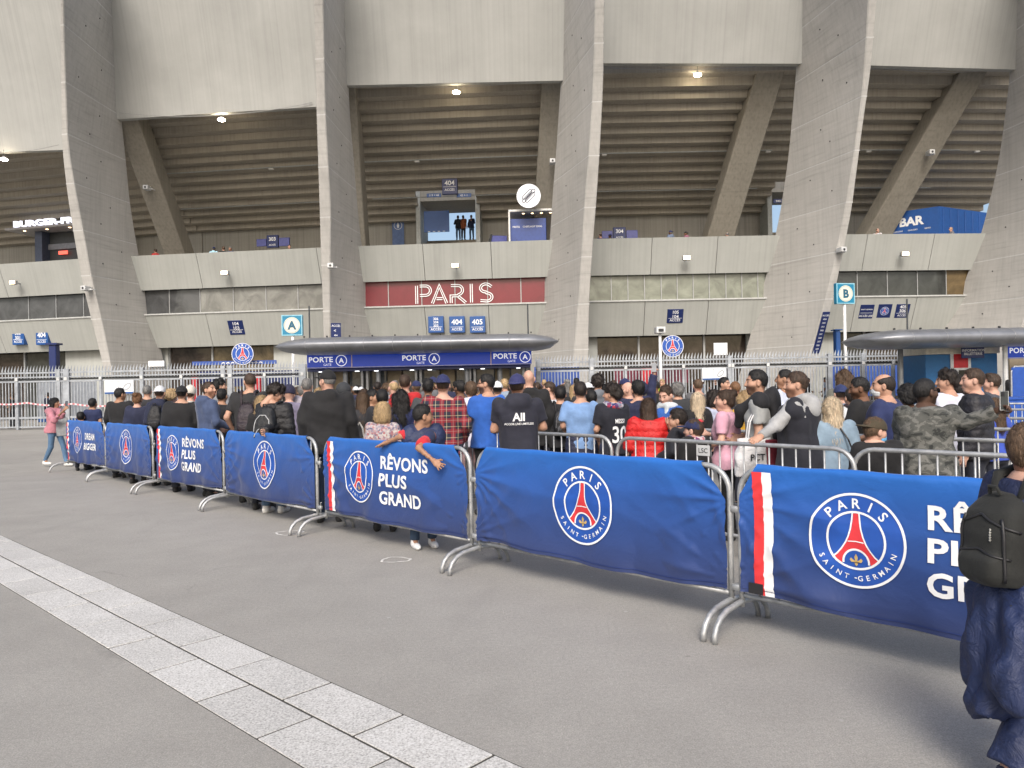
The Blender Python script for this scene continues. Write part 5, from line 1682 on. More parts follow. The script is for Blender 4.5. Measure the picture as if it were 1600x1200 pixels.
# ---- materials of skin and hair
def skin(tone):
    key = ('skin', tone)
    if key in MATS: return MATS[key]
    col = {'fair': (0.52, 0.31, 0.235), 'light': (0.46, 0.265, 0.185), 'tan': (0.34, 0.185, 0.115), 'brown': (0.16, 0.080, 0.047), 'dark': (0.078, 0.042, 0.028)}[tone]
    m, nt, bs = _new('skin_' + tone)
    at = nt.nodes.new('ShaderNodeAttribute'); at.attribute_name = 'tint'
    n = noise(nt, coords(nt, 'Object'), 14, 4)
    c = ramp(nt, n, [(0.3, [x * .85 for x in col]), (0.7, [min(1, x * 1.1) for x in col])])
    nt.links.new(mixc(nt, c, at.outputs['Color'], 1.0, 'MULTIPLY'), bs.inputs['Base Color'])
    bs.inputs['Roughness'].default_value = 0.55
    bs.inputs['Subsurface Weight'].default_value = 0.0
    bs.inputs['Specular IOR Level'].default_value = 0.4
    MATS[key] = m
    return m
HAIRC = {'black': (0.010, 0.009, 0.009), 'dark': (0.020, 0.014, 0.011), 'brown': (0.050, 0.030, 0.019), 'mid': (0.095, 0.058, 0.034), 'ginger': (0.17, 0.085, 0.04), 'blond': (0.40, 0.28, 0.15), 'pale': (0.55, 0.45, 0.32), 'grey': (0.17, 0.165, 0.16)}
def hairm(c):
    key = ('hair', c)
    if key in MATS: return MATS[key]
    col = HAIRC[c]
    m, nt, bs = _new('hair_' + c)
    v = coords(nt, 'Object', (1, 1, 0.16))
    n = noise(nt, v, 85, 4, 0.65, 0.6)
    n2 = noise(nt, coords(nt, 'Object'), 16, 3)
    cc = ramp(nt, n, [(0.3, [x * .45 for x in col]), (0.72, [min(1, x * 1.55) for x in col])])
    cc = mixc(nt, cc, ramp(nt, n2, [(0.3, .36), (0.7, .6)]), .6, 'OVERLAY')
    nt.links.new(cc, bs.inputs['Base Color'])
    bs.inputs['Roughness'].default_value = 0.55
    bs.inputs['Specular IOR Level'].default_value = 0.4
    bump(nt, bs, n, 0.8, 0.012)
    MATS[key] = m
    return m

# ---- head (head space: centre of the skull at 0, face towards +y)
def build_head():
    f = Fld((-.11, -.13, -.24), (.11, .14, .14), 0.0085)
    f.ell((0, -.012, .022), (.076, .098, .098), .02)
    f.ell((0, .026, -.045), (.060, .066, .076), .04)
    f.ell((0, .058, -.100), (.026, .024, .022), .035)
    for s in (-1, 1):
        f.ell((s * .042, .052, -.022), (.026, .028, .026), .03)
        f.ell((s * .030, .103, .012), (.017, .016, .011), .016, 'sub')
        f.ell((s * .030, .076, .010), (.0135, .0135, .0125), .006)
        f.cone((s * .010, .089, .034), (s * .048, .076, .034), .0075, .006, .014)
        f.ell((s * .083, -.006, -.008), (.012, .021, .034), .008)
        f.ell((s * .094, .002, -.004), (.006, .010, .017), .006, 'sub')
        f.ell((s * .074, .002, -.100), (.05, .06, .03), .03, 'sub')
    f.cone((0, .090, .022), (0, .108, -.024), .0085, .0125, .016)
    f.ell((0, .098, -.030), (.019, .012, .009), .012)
    f.ell((0, .090, -.058), (.024, .010, .0065), .01)
    f.ell((0, .088, -.070), (.021, .010, .0075), .01)
    f.ell((0, .098, -.0635), (.022, .006, .0022), .004, 'sub')
    f.cone((0, -.022, -.07), (0, -.035, -.21), .052, .058, .04)
    return f.mesh()
HEAD_V, HEAD_Q = build_head()
def head_tint(V, hairc, beard, lips, scalp=0.0):
    x, y, z = np.abs(V[:, 0]), V[:, 1], V[:, 2]
    T = np.ones((len(V), 3))
    def blend(w, col):
        w = np.clip(w, 0, 1)[:, None]
        T[:] = T * (1 - w) + np.array(col) * w
    if beard:
        w = np.clip((-.022 - z) / .02, 0, 1) * np.clip((y - .0) / .03, 0, 1) * np.clip((z + .13) / .02, 0, 1)
        w += np.clip((.012 - np.abs(z + .046)) / .006, 0, 1) * (x < .03) * (y > .08)
        blend(np.clip(w, 0, 1) * beard, np.array(HAIRC[hairc]) * 3.5 + .08)
    if scalp:
        pl = (y - z * .98 - .012) * .714
        blend(np.clip((.004 - pl) / .016, 0, 1) * (z > -.085) * (np.hypot((y - .0) / .03, (z + .008) / .042) > 1) * scalp, np.array(HAIRC[hairc]) * 3 + .10)
    blend((np.hypot(x / .021, (z + .064) / .0125) < 1) * (y > .078) * .9, (1.0, .50, .48) if lips else (.92, .6, .56))
    blend(np.clip(1.4 - np.hypot((x - .030) / .024, (z - .034) / .0085), 0, 1) * (y > .055), np.array(HAIRC[hairc]) * 4 + .05)
    e = np.hypot((x - .030) / .016, (z - .010) / .0078)
    blend((e < 1) * (y > .06), (.85, 1.0, 1.1))
    blend((np.hypot((x - .030) / .0085, (z - .010) / .0085) < 1) * (y > .06), (.05, .05, .06))
    blend(np.clip(1 - np.abs(x - .05) / .02, 0, 1) * np.clip(1 - np.abs(z + .025) / .025, 0, 1) * (y > .03) * .3, (1.08, .78, .74))
    return T
def fold(rs, X, Y, Z, amp, fr=1.0):
    d = 0
    for i in range(6):
        k = rs.normal(0, 1, 3) * np.array([11, 11, 8]) * fr * (0.6 + .25 * i)
        ph = rs.uniform(0, 6.28)
        w = k[0] * X + k[1] * Y + k[2] * Z + ph + 1.3 * np.sin(.45 * (k[1] * X - k[0] * Y + 9 * Z))
        d = d + (np.sin(w) if i % 2 else 1.1 - 2.0 * np.abs(np.sin(.5 * w))) / (1 + .35 * i)
    return d * amp * .5
_hair = {}
def hair_mesh(style):
    if style in _hair: return _hair[style]
    rs = np.random.RandomState(len(style) * 7 + ord(style[0]))
    long_ = style in ('long', 'wavy', 'pony', 'curlylong')
    f = Fld((-.17, -.21, -.44 if long_ else -.20), (.17, .15, .19), 0.0095 if not long_ else .0115)
    off = {'buzz': .004, 'short': .010, 'fade': .007, 'quiff': .012, 'curly': .030, 'afro': .055, 'bald': .006, 'bob': .030, 'bun': .012, 'mid': .02}.get(style, .014)
    X, Y, Z = f.grid()
    lowz = -0.062
    plane = (Y * 1.0 - Z * .98 - .012) * .714
    if style in ('bob', 'long', 'wavy', 'curlylong'):
        plane = (Y * 1.0 - Z * .55 - .040) * .876
    plane = plane + .004 * np.sin(60 * X + 50 * Z) + .004 * np.sin(130 * X - 110 * Z + 70 * Y)
    if not long_ and style != 'bob': plane = plane + .013 * np.clip((Z - .02) / .05, 0, 1)
    r0 = (.0775, .0995, .0995)
    q = np.sqrt((X / r0[0]) ** 2 + ((Y + .012) / r0[1]) ** 2 + ((Z - .022) / r0[2]) ** 2)
    q2 = np.sqrt((X / r0[0] ** 2) ** 2 + ((Y + .012) / r0[1] ** 2) ** 2 + ((Z - .022) / r0[2] ** 2) ** 2) + 1e-9
    ramp_ = np.clip(-plane / .055, 0, 1) ** .7
    side = np.clip((Z + .02) / .10, 0, 1) if style in ('short', 'fade', 'quiff', 'mid') else 1.0
    base_ = q * (q - 1) / q2 - .002 - off * ramp_ * (.35 + .65 * side)
    f.F = np.minimum(f.F, base_.astype(np.float32))
    if style == 'quiff':
        f.ell((0, .030, .108), (.054, .038, .024), .03)
        f.ell((0, -.01, .108), (.060, .070, .022), .03)
    if style in ('short', 'fade', 'mid'):
        f.ell((0, -.005, .102), (.056, .058, .021), .03)
    # hairline: the face and neck stay free
    f.F = np.maximum(f.F, plane)
    if style in ('short', 'fade', 'quiff', 'buzz', 'bald', 'mid', 'curly'):
        for s in (-1, 1): f.ell((s * .090, .004, -.012), (.030, .025, .040), .008, 'sub')
    if style not in ('bob', 'long', 'wavy', 'curlylong'):
        f.F = np.maximum(f.F, lowz - Z + (0.02 if style in ('fade', 'buzz') else 0))
    if style == 'bald':
        f.ell((0, .02, .12), (.066, .095, .085), .02, 'sub')
    if style == 'fade':
        for s in (-1, 1): f.ell((s * .105, .0, -.01), (.032, .12, .05), .02, 'sub')
    if style == 'bob':
        for s in (-1, 1): f.ell((s * .080, -.02, -.055), (.032, .07, .075), .03)
        f.ell((0, -.085, -.05), (.095, .05, .085), .04)
    if style in ('long', 'wavy', 'curlylong'):
        w = {'long': .078, 'wavy': .10, 'curlylong': .125}[style]
        f.cone((0, -.075, .0), (0, -.115, -.25 if style != 'long' else -.31), w * .95, w * .78, .04, sq=.52)
        for s in (-1, 1): f.cone((s * .07, -.01, -.01), (s * .085, -.05, -.20), .030, .035, .04)
    if style == 'bun':
        f.ell((0, -.10, .085), (.048, .046, .045), .012)
        f.ell((0, -.06, -.03), (.07, .05, .05), .03)
    if style == 'pony':
        f.ell((0, -.115, .02), (.03, .03, .03), .02)
        f.cone((0, -.125, .01), (0, -.16, -.24), .038, .018, .02)
    amp = {'buzz': .0008, 'fade': .003, 'short': .0035, 'curly': .013, 'afro': .012, 'bob': .009, 'wavy': .010, 'curlylong': .017, 'bald': .001}.get(style, .005)
    fr = 5.5 if style in ('curly', 'afro', 'curlylong', 'bob') else 4.0
    zf = Z * (.5 if long_ and style != 'curlylong' else 1)
    f.F = f.F + fold(rs, X, Y, zf, amp, fr)
    if style == 'long':
        f.F = f.F + .0022 * np.sin(170 * X + 60 * Y + 3 * np.sin(14 * Z))
    V, Q = f.mesh()
    # loose strands lying on the surface, so that the outline is not a smooth shell
    rs = np.random.RandomState(11)
    n_ = {'buzz': 500, 'bald': 500}.get(style, 3200 if long_ else 2200)
    fi = rs.randint(0, len(Q), n_)
    p = V[Q[fi]].mean(1) + rs.normal(0, .002, (n_, 3))
    nr = np.cross(V[Q[fi, 2]] - V[Q[fi, 0]], V[Q[fi, 3]] - V[Q[fi, 1]]); nr /= np.linalg.norm(nr, axis=1)[:, None] + 1e-9
    t = p - np.array([0, -.03, .13])
    if long_ or style == 'bob': t = t * .25 + np.array([0, -.02, -.12])
    if style in ('short', 'fade', 'quiff', 'mid'): t = np.where((p[:, 2] > .07)[:, None], np.array([.015, .05, .02]) + rs.normal(0, .03, (n_, 3)), t)
    t = t - nr * (t * nr).sum(1)[:, None]; t /= np.linalg.norm(t, axis=1)[:, None] + 1e-9
    wild = {'curly': .9, 'afro': 1.2, 'curlylong': .8, 'bob': .5, 'buzz': .2, 'bald': .2}.get(style, .28)
    lift = {'curly': .5, 'afro': .7, 'curlylong': .45, 'bob': .3, 'buzz': .25, 'bald': .2}.get(style, .22)
    dr = t + nr * lift * rs.uniform(.2, 1.2, n_)[:, None] + rs.normal(0, wild * .5, (n_, 3)); dr /= np.linalg.norm(dr, axis=1)[:, None]
    L = rs.uniform(.5, 1.3, n_) * {'buzz': .006, 'bald': .010, 'fade': .016, 'short': .02, 'quiff': .026, 'mid': .035, 'bun': .03, 'bob': .035, 'curly': .026, 'afro': .024}.get(style, .06)
    sd = np.cross(dr, nr); sd /= np.linalg.norm(sd, axis=1)[:, None] + 1e-9
    w = .0022
    a = p - nr * .002
    mid = a + dr * (L * .5)[:, None] + nr * (L * .06)[:, None]
    tip = a + dr * L[:, None] - nr * (L * .05)[:, None]
    SV = np.stack([a - sd * w, a + sd * w, mid + sd * w * .7, mid - sd * w * .7, tip + sd * w * .15, tip - sd * w * .15], 1).reshape(-1, 3)
    b0 = len(V) + np.arange(n_)[:, None] * 6
    SQ = np.concatenate([b0 + np.array([[0, 1, 2, 3]]), b0 + np.array([[3, 2, 4, 5]])])
    _hair[style] = np_mesh('hair', np.concatenate([V, SV]), np.concatenate([Q, SQ]))
    return _hair[style]
_caps = {}
def cap_mesh(kind):
    if kind in _caps: return _caps[kind]
    f = Fld((-.13, -.22, -.06), (.13, .24, .17), 0.0095)
    X, Y, Z = f.grid()
    f.ell((0, -.008, .030), (.092, .112, .108), .02)
    if kind in ('cap', 'capback'):
        tilt = .10 if kind == 'cap' else -.05
        f.F = np.maximum(f.F, (.022 + tilt * Y) - Z)
        s = 1 if kind == 'cap' else -1
        g = Fld((-.13, -.22, -.06), (.13, .24, .17), 0.0095)
        g.ell((0, s * .105, .034 + s * tilt * .1), (.078, .098, .011), .01)
        g.F = np.maximum(g.F, -(s * Y - .06))
        f.F = np.minimum(f.F, g.F)
        f.ell((0, -.008, .140), (.010, .010, .006), .006)
    elif kind == 'beanie':
        f.ell((0, -.02, .06), (.10, .115, .115), .02)
        f.F = np.maximum(f.F, -.005 - .25 * Y - Z)
        f.F += .003 * np.sin(120 * np.arctan2(X, Y + .01) / 6.28 * 3)
    elif kind == 'bobble':
        f.ell((0, -.02, .06), (.105, .12, .115), .02)
        f.F = np.maximum(f.F, -.02 - .25 * Y - Z)
        f.ell((0, -.02, .165), (.03, .03, .02), .02)
    elif kind == 'hood':
        f.ell((0, -.03, .03), (.115, .135, .125), .03)
        f.ell((0, .12, -.01), (.075, .09, .10), .02, 'sub')
    V, Q = f.mesh()
    _caps[kind] = np_mesh(kind, V, Q)
    return _caps[kind]

# ---- hands (right hand, wrist at 0, fingers towards -z, palm towards -x)
def build_hand(curl, spread=1.0):
    f = Fld((-.10, -.08, -.20), (.06, .09, .03), 0.0068)
    f.cone((0, 0, .02), (0, 0, -.02), .026, .027, .02, sq=1.15)
    f.ell((0, 0, -.052), (.0165, .042, .048), .02)
    ln = [.062, .074, .079, .070]
    for i in range(4):
        y = (-.029 + .0195 * i)
        L = ln[i]
        p = np.array([0, y, -.088]); a = 0.12 + curl * .35
        for j, fr in enumerate((.45, .32, .23)):
            q = p + L * fr * np.array([-math.sin(a), (y / .03) * .16 * spread, -math.cos(a)])
            f.cone(p, q, .0092 - .0008 * j, .0086 - .0008 * j, .006)
            p = q; a += curl * .75
    f.cone((-.004, .030, -.025), (-.016, .055, -.055), .0125, .0105, .012)
    f.cone((-.016, .055, -.055), (-.026, .062, -.086), .0103, .0085, .006)
    return f.mesh()
HANDS = {'open': build_hand(.12, 1.6), 'relax': build_hand(.5), 'grip': build_hand(1.35, .6)}

def rotz(a): 
    c, s = math.cos(a), math.sin(a)
    return np.array([[c, -s, 0], [s, c, 0], [0, 0, 1.0]])
def rotx(a):
    c, s = math.cos(a), math.sin(a)
    return np.array([[1.0, 0, 0], [0, c, -s], [0, s, c]])
ARM = {'down': ((.050, -.035, 1.155), (.065, .055, .915)), 'phone': ((.055, .055, 1.17), (-.075, .27, 1.26)), 'low': ((.06, .02, 1.16), (-.03, .23, 1.05)), 'cross': ((.06, .05, 1.17), (-.20, .20, 1.15)),
       'pocket': ((.085, -.075, 1.165), (.03, .09, .955)), 'up': ((.03, .10, 1.60), (.02, .12, 1.88)), 'face': ((.05, .16, 1.25), (-.08, .17, 1.48))}
def person(x, ytop, d, hd=0.0, label='', skin_t='light', hair='short', hairc='dark', yaw=0.0, pitch=0.0, top='tee', topc=(.02, .02, .03), topk='cotton', pants=(.015, .018, .03), pantk='cotton', shoes=(.03, .03, .03),
           b=1.0, fem=False, kid=False, arms=('down', 'down'), cap=None, capc=(.01, .015, .05), beard=0.0, hood=False, hoodc=None, lean=0.0, legs='stand', hq=1.0, group='people queueing', glasses=None, mask=None, seed=None, over=None,
           hands=('relax', 'relax'), name='person', extra=None, H=None, base=None, droll=(0, 0), long_hem=0.0, roll=0.0, shorts=False):
    pt = P(x, ytop, d)
    ex = {'buzz': .004, 'bald': .0, 'curly': .03, 'afro': .055, 'bob': .028}.get(hair, .014) if not cap else .022
    if H is None: H = pt.z - ex
    S = H / 1.75
    seed = seed if seed is not None else int(x * 13 + ytop)
    rs = np.random.RandomState(seed % 99991)
    hs = (1.0 if not fem else .965) * (S ** .45 if not kid else max(.86, S ** .32))
    hz = H - .120 * hs
    sx = (.182 if not fem else .160) * b * S
    if kid: sx = .165 * S * b
    lz = .92 * S
    ly = lambda z: lean * max(0.0, z - lz)
    yaw_, pit = R(yaw), R(pitch)
    hc = np.array([0, .012 * S + ly(hz) + .01, hz])
    RH = rotz(yaw_) @ rotx(pit) * 1.0
    ca = rotz(R(hd))
    root = np.array([pt.x, pt.y, 0.0]) if base is None else np.array([base[0], base[1], 0.0])
    # root so that the head (not the feet) is under the pixel
    if base is None:
        root = root - ca @ np.array([hc[0], hc[1], 0])
    # --- skeleton
    J = {}
    for i, s in enumerate((-1, 1)):
        sh = np.array([s * sx, ly(1.42 * S) - .005, 1.425 * S])
        a = arms[i]
        if isinstance(a, str):
            e, w = ARM[a]
            el = np.array([s * (sx + e[0] * S), e[1] * S + ly(e[2] * S), e[2] * S]) + rs.normal(0, .012, 3)
            wr = np.array([s * (sx + w[0] * S), w[1] * S + ly(w[2] * S), w[2] * S]) + rs.normal(0, .015, 3)
        else:
            el, wr = (ca.T @ (np.array(P(*q)) - root) for q in a)
        J[s] = (sh, el, wr)
    lw = .088 * S * (1.0 if not fem else 1.04)
    LG = {}
    for s in (-1, 1):
        hip = np.array([s * lw, 0, lz])
        st = rs.uniform(-.03, .03)
        if legs == 'stride': kn, an = np.array([s * lw * 1.05, .10 * s * S * -1 + .06 * S, .50 * S]), np.array([s * lw, -.22 * s * S * 1.1, .10 * S if s < 0 else .14 * S])
        else: kn, an = np.array([s * lw * 1.15, .02 * S + st, .50 * S]), np.array([s * lw * 1.25, -.02 * S + st, .085 * S])
        LG[s] = (hip, kn, an)
    wm = (1.0 if not fem else .94) * b * S
    W = lambda z, w, dp, c: (z * S, w * wm, dp * (b ** .8) * S, c * S + ly(z * S))
    if fem: lev = [W(.80, .12, .09, -.01), W(.88, .185, .125, -.02), W(.95, .185, .12, -.015), W(1.06, .145, .095, 0), W(1.14, .14, .095, .005), W(1.24, .155, .118, .02), W(1.34, .16, .105, .005), W(1.42, .145, .085, -.005), W(1.47, .09, .065, -.01), W(1.50, .05, .05, -.012)]
    else: lev = [W(.80, .12, .09, 0), W(.88, .172, .118, -.012), W(.96, .168, .112, -.01), W(1.06, .158, .105, 0), W(1.16, .162, .11, .004), W(1.28, .182, .120, .006), W(1.36, .185, .112, -.002), W(1.43, .165, .09, -.008), W(1.48, .10, .068, -.012), W(1.51, .055, .052, -.014)]
    allp = np.array([q for t in J.values() for q in t] + [q for t in LG.values() for q in t])
    lo = np.minimum(allp.min(0), [-.25, -.2, 0]) - .06; hi = np.maximum(allp.max(0), [.25, .22, hz - .05]) + .06
    # --- body
    f = Fld(lo, hi, .026 * hq)
    f.stack(lev, .04)
    ar = .042 * S * (b ** .7) * (.88 if fem else 1)
    for s in (-1, 1):
        sh, el, wr = J[s]
        f.cone(sh * [.93, 1, 1], el, ar * 1.2, ar * .92, .04); f.cone(el, wr, ar * .92, ar * .62, .02)
        hip, kn, an = LG[s]
        f.cone(hip, kn, .080 * S * b ** .6, .055 * S, .04); f.cone(kn, an, .054 * S, .038 * S, .02)
        f.cone(an, an + [0, .12 * S, -.045 * S], .038 * S, .030 * S, .02)
    f.cone((0, ly(1.45 * S) - .015 * S, 1.42 * S), hc + RH @ np.array([0, -.026, -.11]) * hs, .060 * S, .052 * hs, .05)
    V, Q = f.mesh()
    Vs, Qs, Ts = [V], [Q], [np.ones_like(V)]
    n = len(V)
    hv = HEAD_V * hs * np.array([.97 if fem else 1, 1, 1]) @ RH.T + hc
    Vs.append(hv); Qs.append(HEAD_Q + n); Ts.append(head_tint(HEAD_V, hairc, beard, fem, .8 if hair and hair != 'bald' else 0)); n += len(hv)
    for i, s in enumerate((-1, 1)):
        sh, el, wr = J[s]
        HV, HQ = HANDS[hands[i]]
        v = HV * (S ** .8) * (.92 if fem else 1) * np.array([1, 1, 1.0])
        q = HQ
        if s < 0:
            v = v * [-1, 1, 1]; q = HQ[:, ::-1]
        dr = (wr - el) / (np.linalg.norm(wr - el) + 1e-9)
        M = np.array(Vector((0, 0, -1)).rotation_difference(Vector(dr)).to_matrix()) @ rotz(droll[i])
        Vs.append(v @ M.T + wr - dr * .012); Qs.append(q + n); Ts.append(np.ones_like(v)); n += len(v)
    me = np_mesh(name, np.concatenate(Vs), np.concatenate(Qs), np.concatenate(Ts))
    me.materials.append(skin(skin_t))
    o = bpy.data.objects.new(name, me); COL.objects.link(o)
    o.location = root; o.rotation_euler = (0, 0, R(hd))
    tagged(o, label, 'person', group)
    def child(nm, mesh, mat, mtx=None):
        c = bpy.data.objects.new(nm, mesh); COL.objects.link(c); c.parent = o
        if not mesh.materials: mesh.materials.append(mat)
        c.material_slots[0].link = 'OBJECT'; c.material_slots[0].material = mat
        if mtx is not None: c.matrix_local = mtx
        return c
    MH = Matrix.Translation(Vector(hc)) @ Matrix(RH.tolist()).to_4x4() @ Matrix.Diagonal((hs * (.97 if fem else 1), hs, hs, 1))
    if hair: child('hair', hair_mesh(hair), hairm(hairc), MH)
    if cap: child('hood' if cap == 'hood' else ('knit_hat' if cap in ('beanie', 'bobble') else 'cap'), cap_mesh(cap), fabric(capc, 'cotton' if cap != 'camo' else 'camo'), MH)
    if glasses:
        m = MB()
        for s in (-1, 1):
            m.disc((s * .032, .106, .010), .021, 12, 'y', .004)
            m.box((s * .052 - .003, .0, .012), (s * .052 + .026 * s * 0 + .003, .106, .017), None)
            m.tube([(s * .052, .100, .015), (s * .078, .03, .015), (s * .080, -.005, .012)], .003, 5)
        m.box((-.012, .104, .011), (.012, .108, .015))
        child('sunglasses', m.mesh('sunglasses'), plain('lens_dark', (.01, .01, .012), .15), MH)
    if mask:
        g = Fld((-.09, -.02, -.14), (.09, .15, .04), .008)
        g.ell((0, .036, -.058), (.064, .078, .060), .02)
        X, Y, Z = g.grid()
        g.F = np.maximum(np.maximum(g.F, .030 - Y), np.maximum(Z + .012, -.115 - Z)) + .0015 * np.sin(220 * Z)
        V_, Q_ = g.mesh()
        child('face_mask', np_mesh('face_mask', V_, Q_), fabric(mask), MH)
    # --- upper garment
    def garment(nm, kind, col, fk, th, sleeves, hem, collar=1.475, hd_=False, ridges=0.0, h=.0165, open_=False):
        g = Fld((lo[0], lo[1] - .06, hem * S - .03), (hi[0], hi[1] + .03, max(1.56 * S, allp[:6, 2].max() + .05)), h * hq)
        L = [(z, w + th * S, dp + th * S * (1.0 if z > 1.1 * S else 1.25), c) for z, w, dp, c in lev if z >= .84 * S]
        L = [(hem * S, L[0][1] + .004, L[0][2] + .006, L[0][3])] + [q for q in L if q[0] > hem * S + .02]
        L = [q for q in L if q[0] < collar * S] + [(collar * S, .082 * S + th * .5, .070 * S + th * .4, -.012 * S + ly(collar * S))]
        g.stack(L, .035, 2.4)
        for i, s in enumerate((-1, 1)):
            sh, el, wr = J[s]
            if sleeves == 0: 
                g.cone(sh * [.95, 1, 1] + [0, 0, -.01], sh * [1.0, 1, 1] + [s * .01, 0, -.03], ar * 1.35 + th * .6, ar * 1.3 + th * .5, .03)
                continue
            e2 = el if sleeves > .6 else sh + (el - sh) * (.72)
            g.cone(sh * [.94, 1, 1], e2, ar * 1.22 + th * .75, ar * 1.02 + th * (.75 if sleeves > .6 else 1.0), .035, cut=sleeves <= .6)
            if sleeves > .6:
                w2 = el + (wr - el) * (.96 if sleeves > .9 else .45)
                g.cone(el, w2, ar * .98 + th * .75, ar * .74 + th * .6, .02, cut=True)
        if hd_:
            zc = 1.475 * S + .01; yc = ly(1.47 * S)
            g.ell((0, yc - .105 * S, zc - .035 * S), (.125 * S, .066 * S, .085 * S), .03)
            for s in (-1, 1): g.cone((s * .085 * S, yc - .06 * S, zc + .005), (s * .055 * S, yc + .05 * S, zc - .03), .036 * S, .026 * S, .03)
        X, Y, Z = g.grid()
        fd = fold(rs, X, Y, Z * .8, .019 if fk != 'puffer' else .006, .95) + fold(rs, X, Y, Z, .0075, 2.0)
        g.F = g.F + np.minimum(fd, th * .40)
        if ridges: g.F = g.F - ridges * (np.abs(np.sin(Z * math.pi / .075)) ** .6 - .5)
        g.F = np.maximum(g.F, hem * S + .012 * np.sin(7 * X + seed) * np.cos(5 * Y) - Z)
        V_, Q_ = g.mesh()
        mk = {'puffer': 'nylon'}.get(fk, fk)
        return child(nm, np_mesh(nm, V_, Q_), fabric(col, mk))
    spec = {'tee': ('shirt', .020, .5, .835), 'polo': ('polo_shirt', .020, .5, .835), 'jersey': ('jersey', .024, .5, .82), 'long': ('long_sleeved_top', .022, 1, .83), 'jacket': ('jacket', .028, 1, .80), 'hoodie': ('hooded_top', .028, 1, .83),
            'puffer': ('puffer_jacket', .042, 1, .82), 'coat': ('coat', .036, 1, .74), 'shirt': ('shirt', .028, 1, .81), 'sweater': ('sweater', .03, .8, .87), 'blouse': ('blouse', .026, .8, .84)}[top]
    gt = garment(spec[0], top, topc, 'puffer' if top == 'puffer' else topk, spec[1], spec[2], spec[3] - long_hem, 1.485 if top in ('jacket', 'coat', 'puffer', 'polo') else 1.47, hood or top == 'hoodie', .011 if top == 'puffer' else 0)
    if over:
        garment(over[0], 'vest', over[1], over[2], spec[1] + .034, over[3], over[4], 1.46, False, 0)
    # --- trousers
    g = Fld((-.24 * max(1, b), -.45 if legs == 'stride' else -.24, .03), (.24 * max(1, b), .45 if legs == 'stride' else .24, 1.04 * S), .021 * hq)
    g.stack([(z, w + .008, dp + .010, c) for z, w, dp, c in lev if z <= 1.0 * S], .03)
    fat = .016 if not fem else .006
    if extra == 'baggy': fat = .04
    for s in (-1, 1):
        hip, kn, an = LG[s]
        g.cone(hip, kn, .082 * S * b ** .6 + fat * .6, .057 * S + fat, .04)
        if not shorts: g.cone(kn, an + [0, 0, .01], .056 * S + fat, .043 * S + fat, .02, cut=True)
    X, Y, Z = g.grid()
    g.F = g.F + np.minimum(fold(rs, X, Y, Z, .012 if not fem else .005, 1.4), .005)
    V_, Q_ = g.mesh()
    child('trousers' if not shorts else 'shorts', np_mesh('trousers', V_, Q_), fabric(pants, pantk))
    # --- shoes
    for s in (-1, 1):
        hip, kn, an = LG[s]
        g = Fld((an[0] - .07, an[1] - .12, -.01), (an[0] + .07, an[1] + .23, .15), .0135 * max(1, hq))
        z0 = an[2] - .085 * S
        g.ell((an[0], an[1] + .085 * S, z0 + .030), (.046 * S, .128 * S, .044 * S), .02)
        g.ell((an[0], an[1] - .01, z0 + .045), (.042 * S, .062 * S, .058 * S), .03)
        g.cone((an[0], an[1], z0 + .05), (an[0], an[1] - .004, z0 + .105 * S), .043 * S, .044 * S, .02, cut=True)
        X, Y, Z = g.grid()
        g.F = np.maximum(g.F, z0 + .002 - Z)
        V_, Q_ = g.mesh()
        child('shoe', np_mesh('shoe', V_, Q_), fabric(shoes))
    o['_S'] = S
    ctx = dict(o=o, S=S, J=J, hc=hc, hs=hs, top=gt, child=child, MH=MH, ca=ca, root=root, lev=lev, ly=ly)
    return ctx

def add_hood(ctx, col, fk='cotton'):
    S = ctx['S']; yc = ctx['ly'](1.47 * S); zc = 1.49 * S
    g = Fld((-.24, -.30, 1.2 * S), (.24, .2, 1.65 * S), .014)
    g.ell((0, yc - .125 * S, zc - .075 * S), (.150 * S, .070 * S, .115 * S), .03)
    for s in (-1, 1): g.cone((s * .10 * S, yc - .07 * S, zc + .01), (s * .07 * S, yc + .07 * S, zc - .03), .042 * S, .03 * S, .03)
    X, Y, Z = g.grid(); g.F = g.F + fold(np.random.RandomState(4), X, Y, Z, .012, 1.2)
    V_, Q_ = g.mesh()
    ctx['child']('hood', np_mesh('hood', V_, Q_), fabric(col, fk))
def drape(ctx, s, size, z, mat, x=0.0, bold=.03, side=-1, name='back_print', squeeze=1.0, mesh=None, arcb=0.0):
    """print on the back (or chest) of the upper garment: lettering laid on the cloth"""
    me0 = ctx['top'].data
    vs = [v.co for v in me0.vertices]
    bvh = BVHTree.FromPolygons(vs, [tuple(p.vertices) for p in me0.polygons])
    if mesh is None:
        me = text_mesh(s, size, bold)
        tv, tf = [(v.co.x * squeeze, 0, v.co.z) for v in me.vertices], [tuple(p.vertices) for p in me.polygons]
    else:
        tv, tf = mesh
    tv, tf = gridcut(tv, tf, .02)
    out = []
    for (a, _, c) in tv:
        xx = x + (a if side < 0 else -a)
        hit = bvh.ray_cast(Vector((xx, side * 1.0, z + c - arcb * a * a)), Vector((0, -side, 0)))
        out.append((xx, (hit[0].y if hit[0] is not None else 0) + side * .006, z + c - arcb * a * a))
    m = bpy.data.meshes.new(name); m.from_pydata(out, [], tf)
    ctx['child'](name, m, mat)

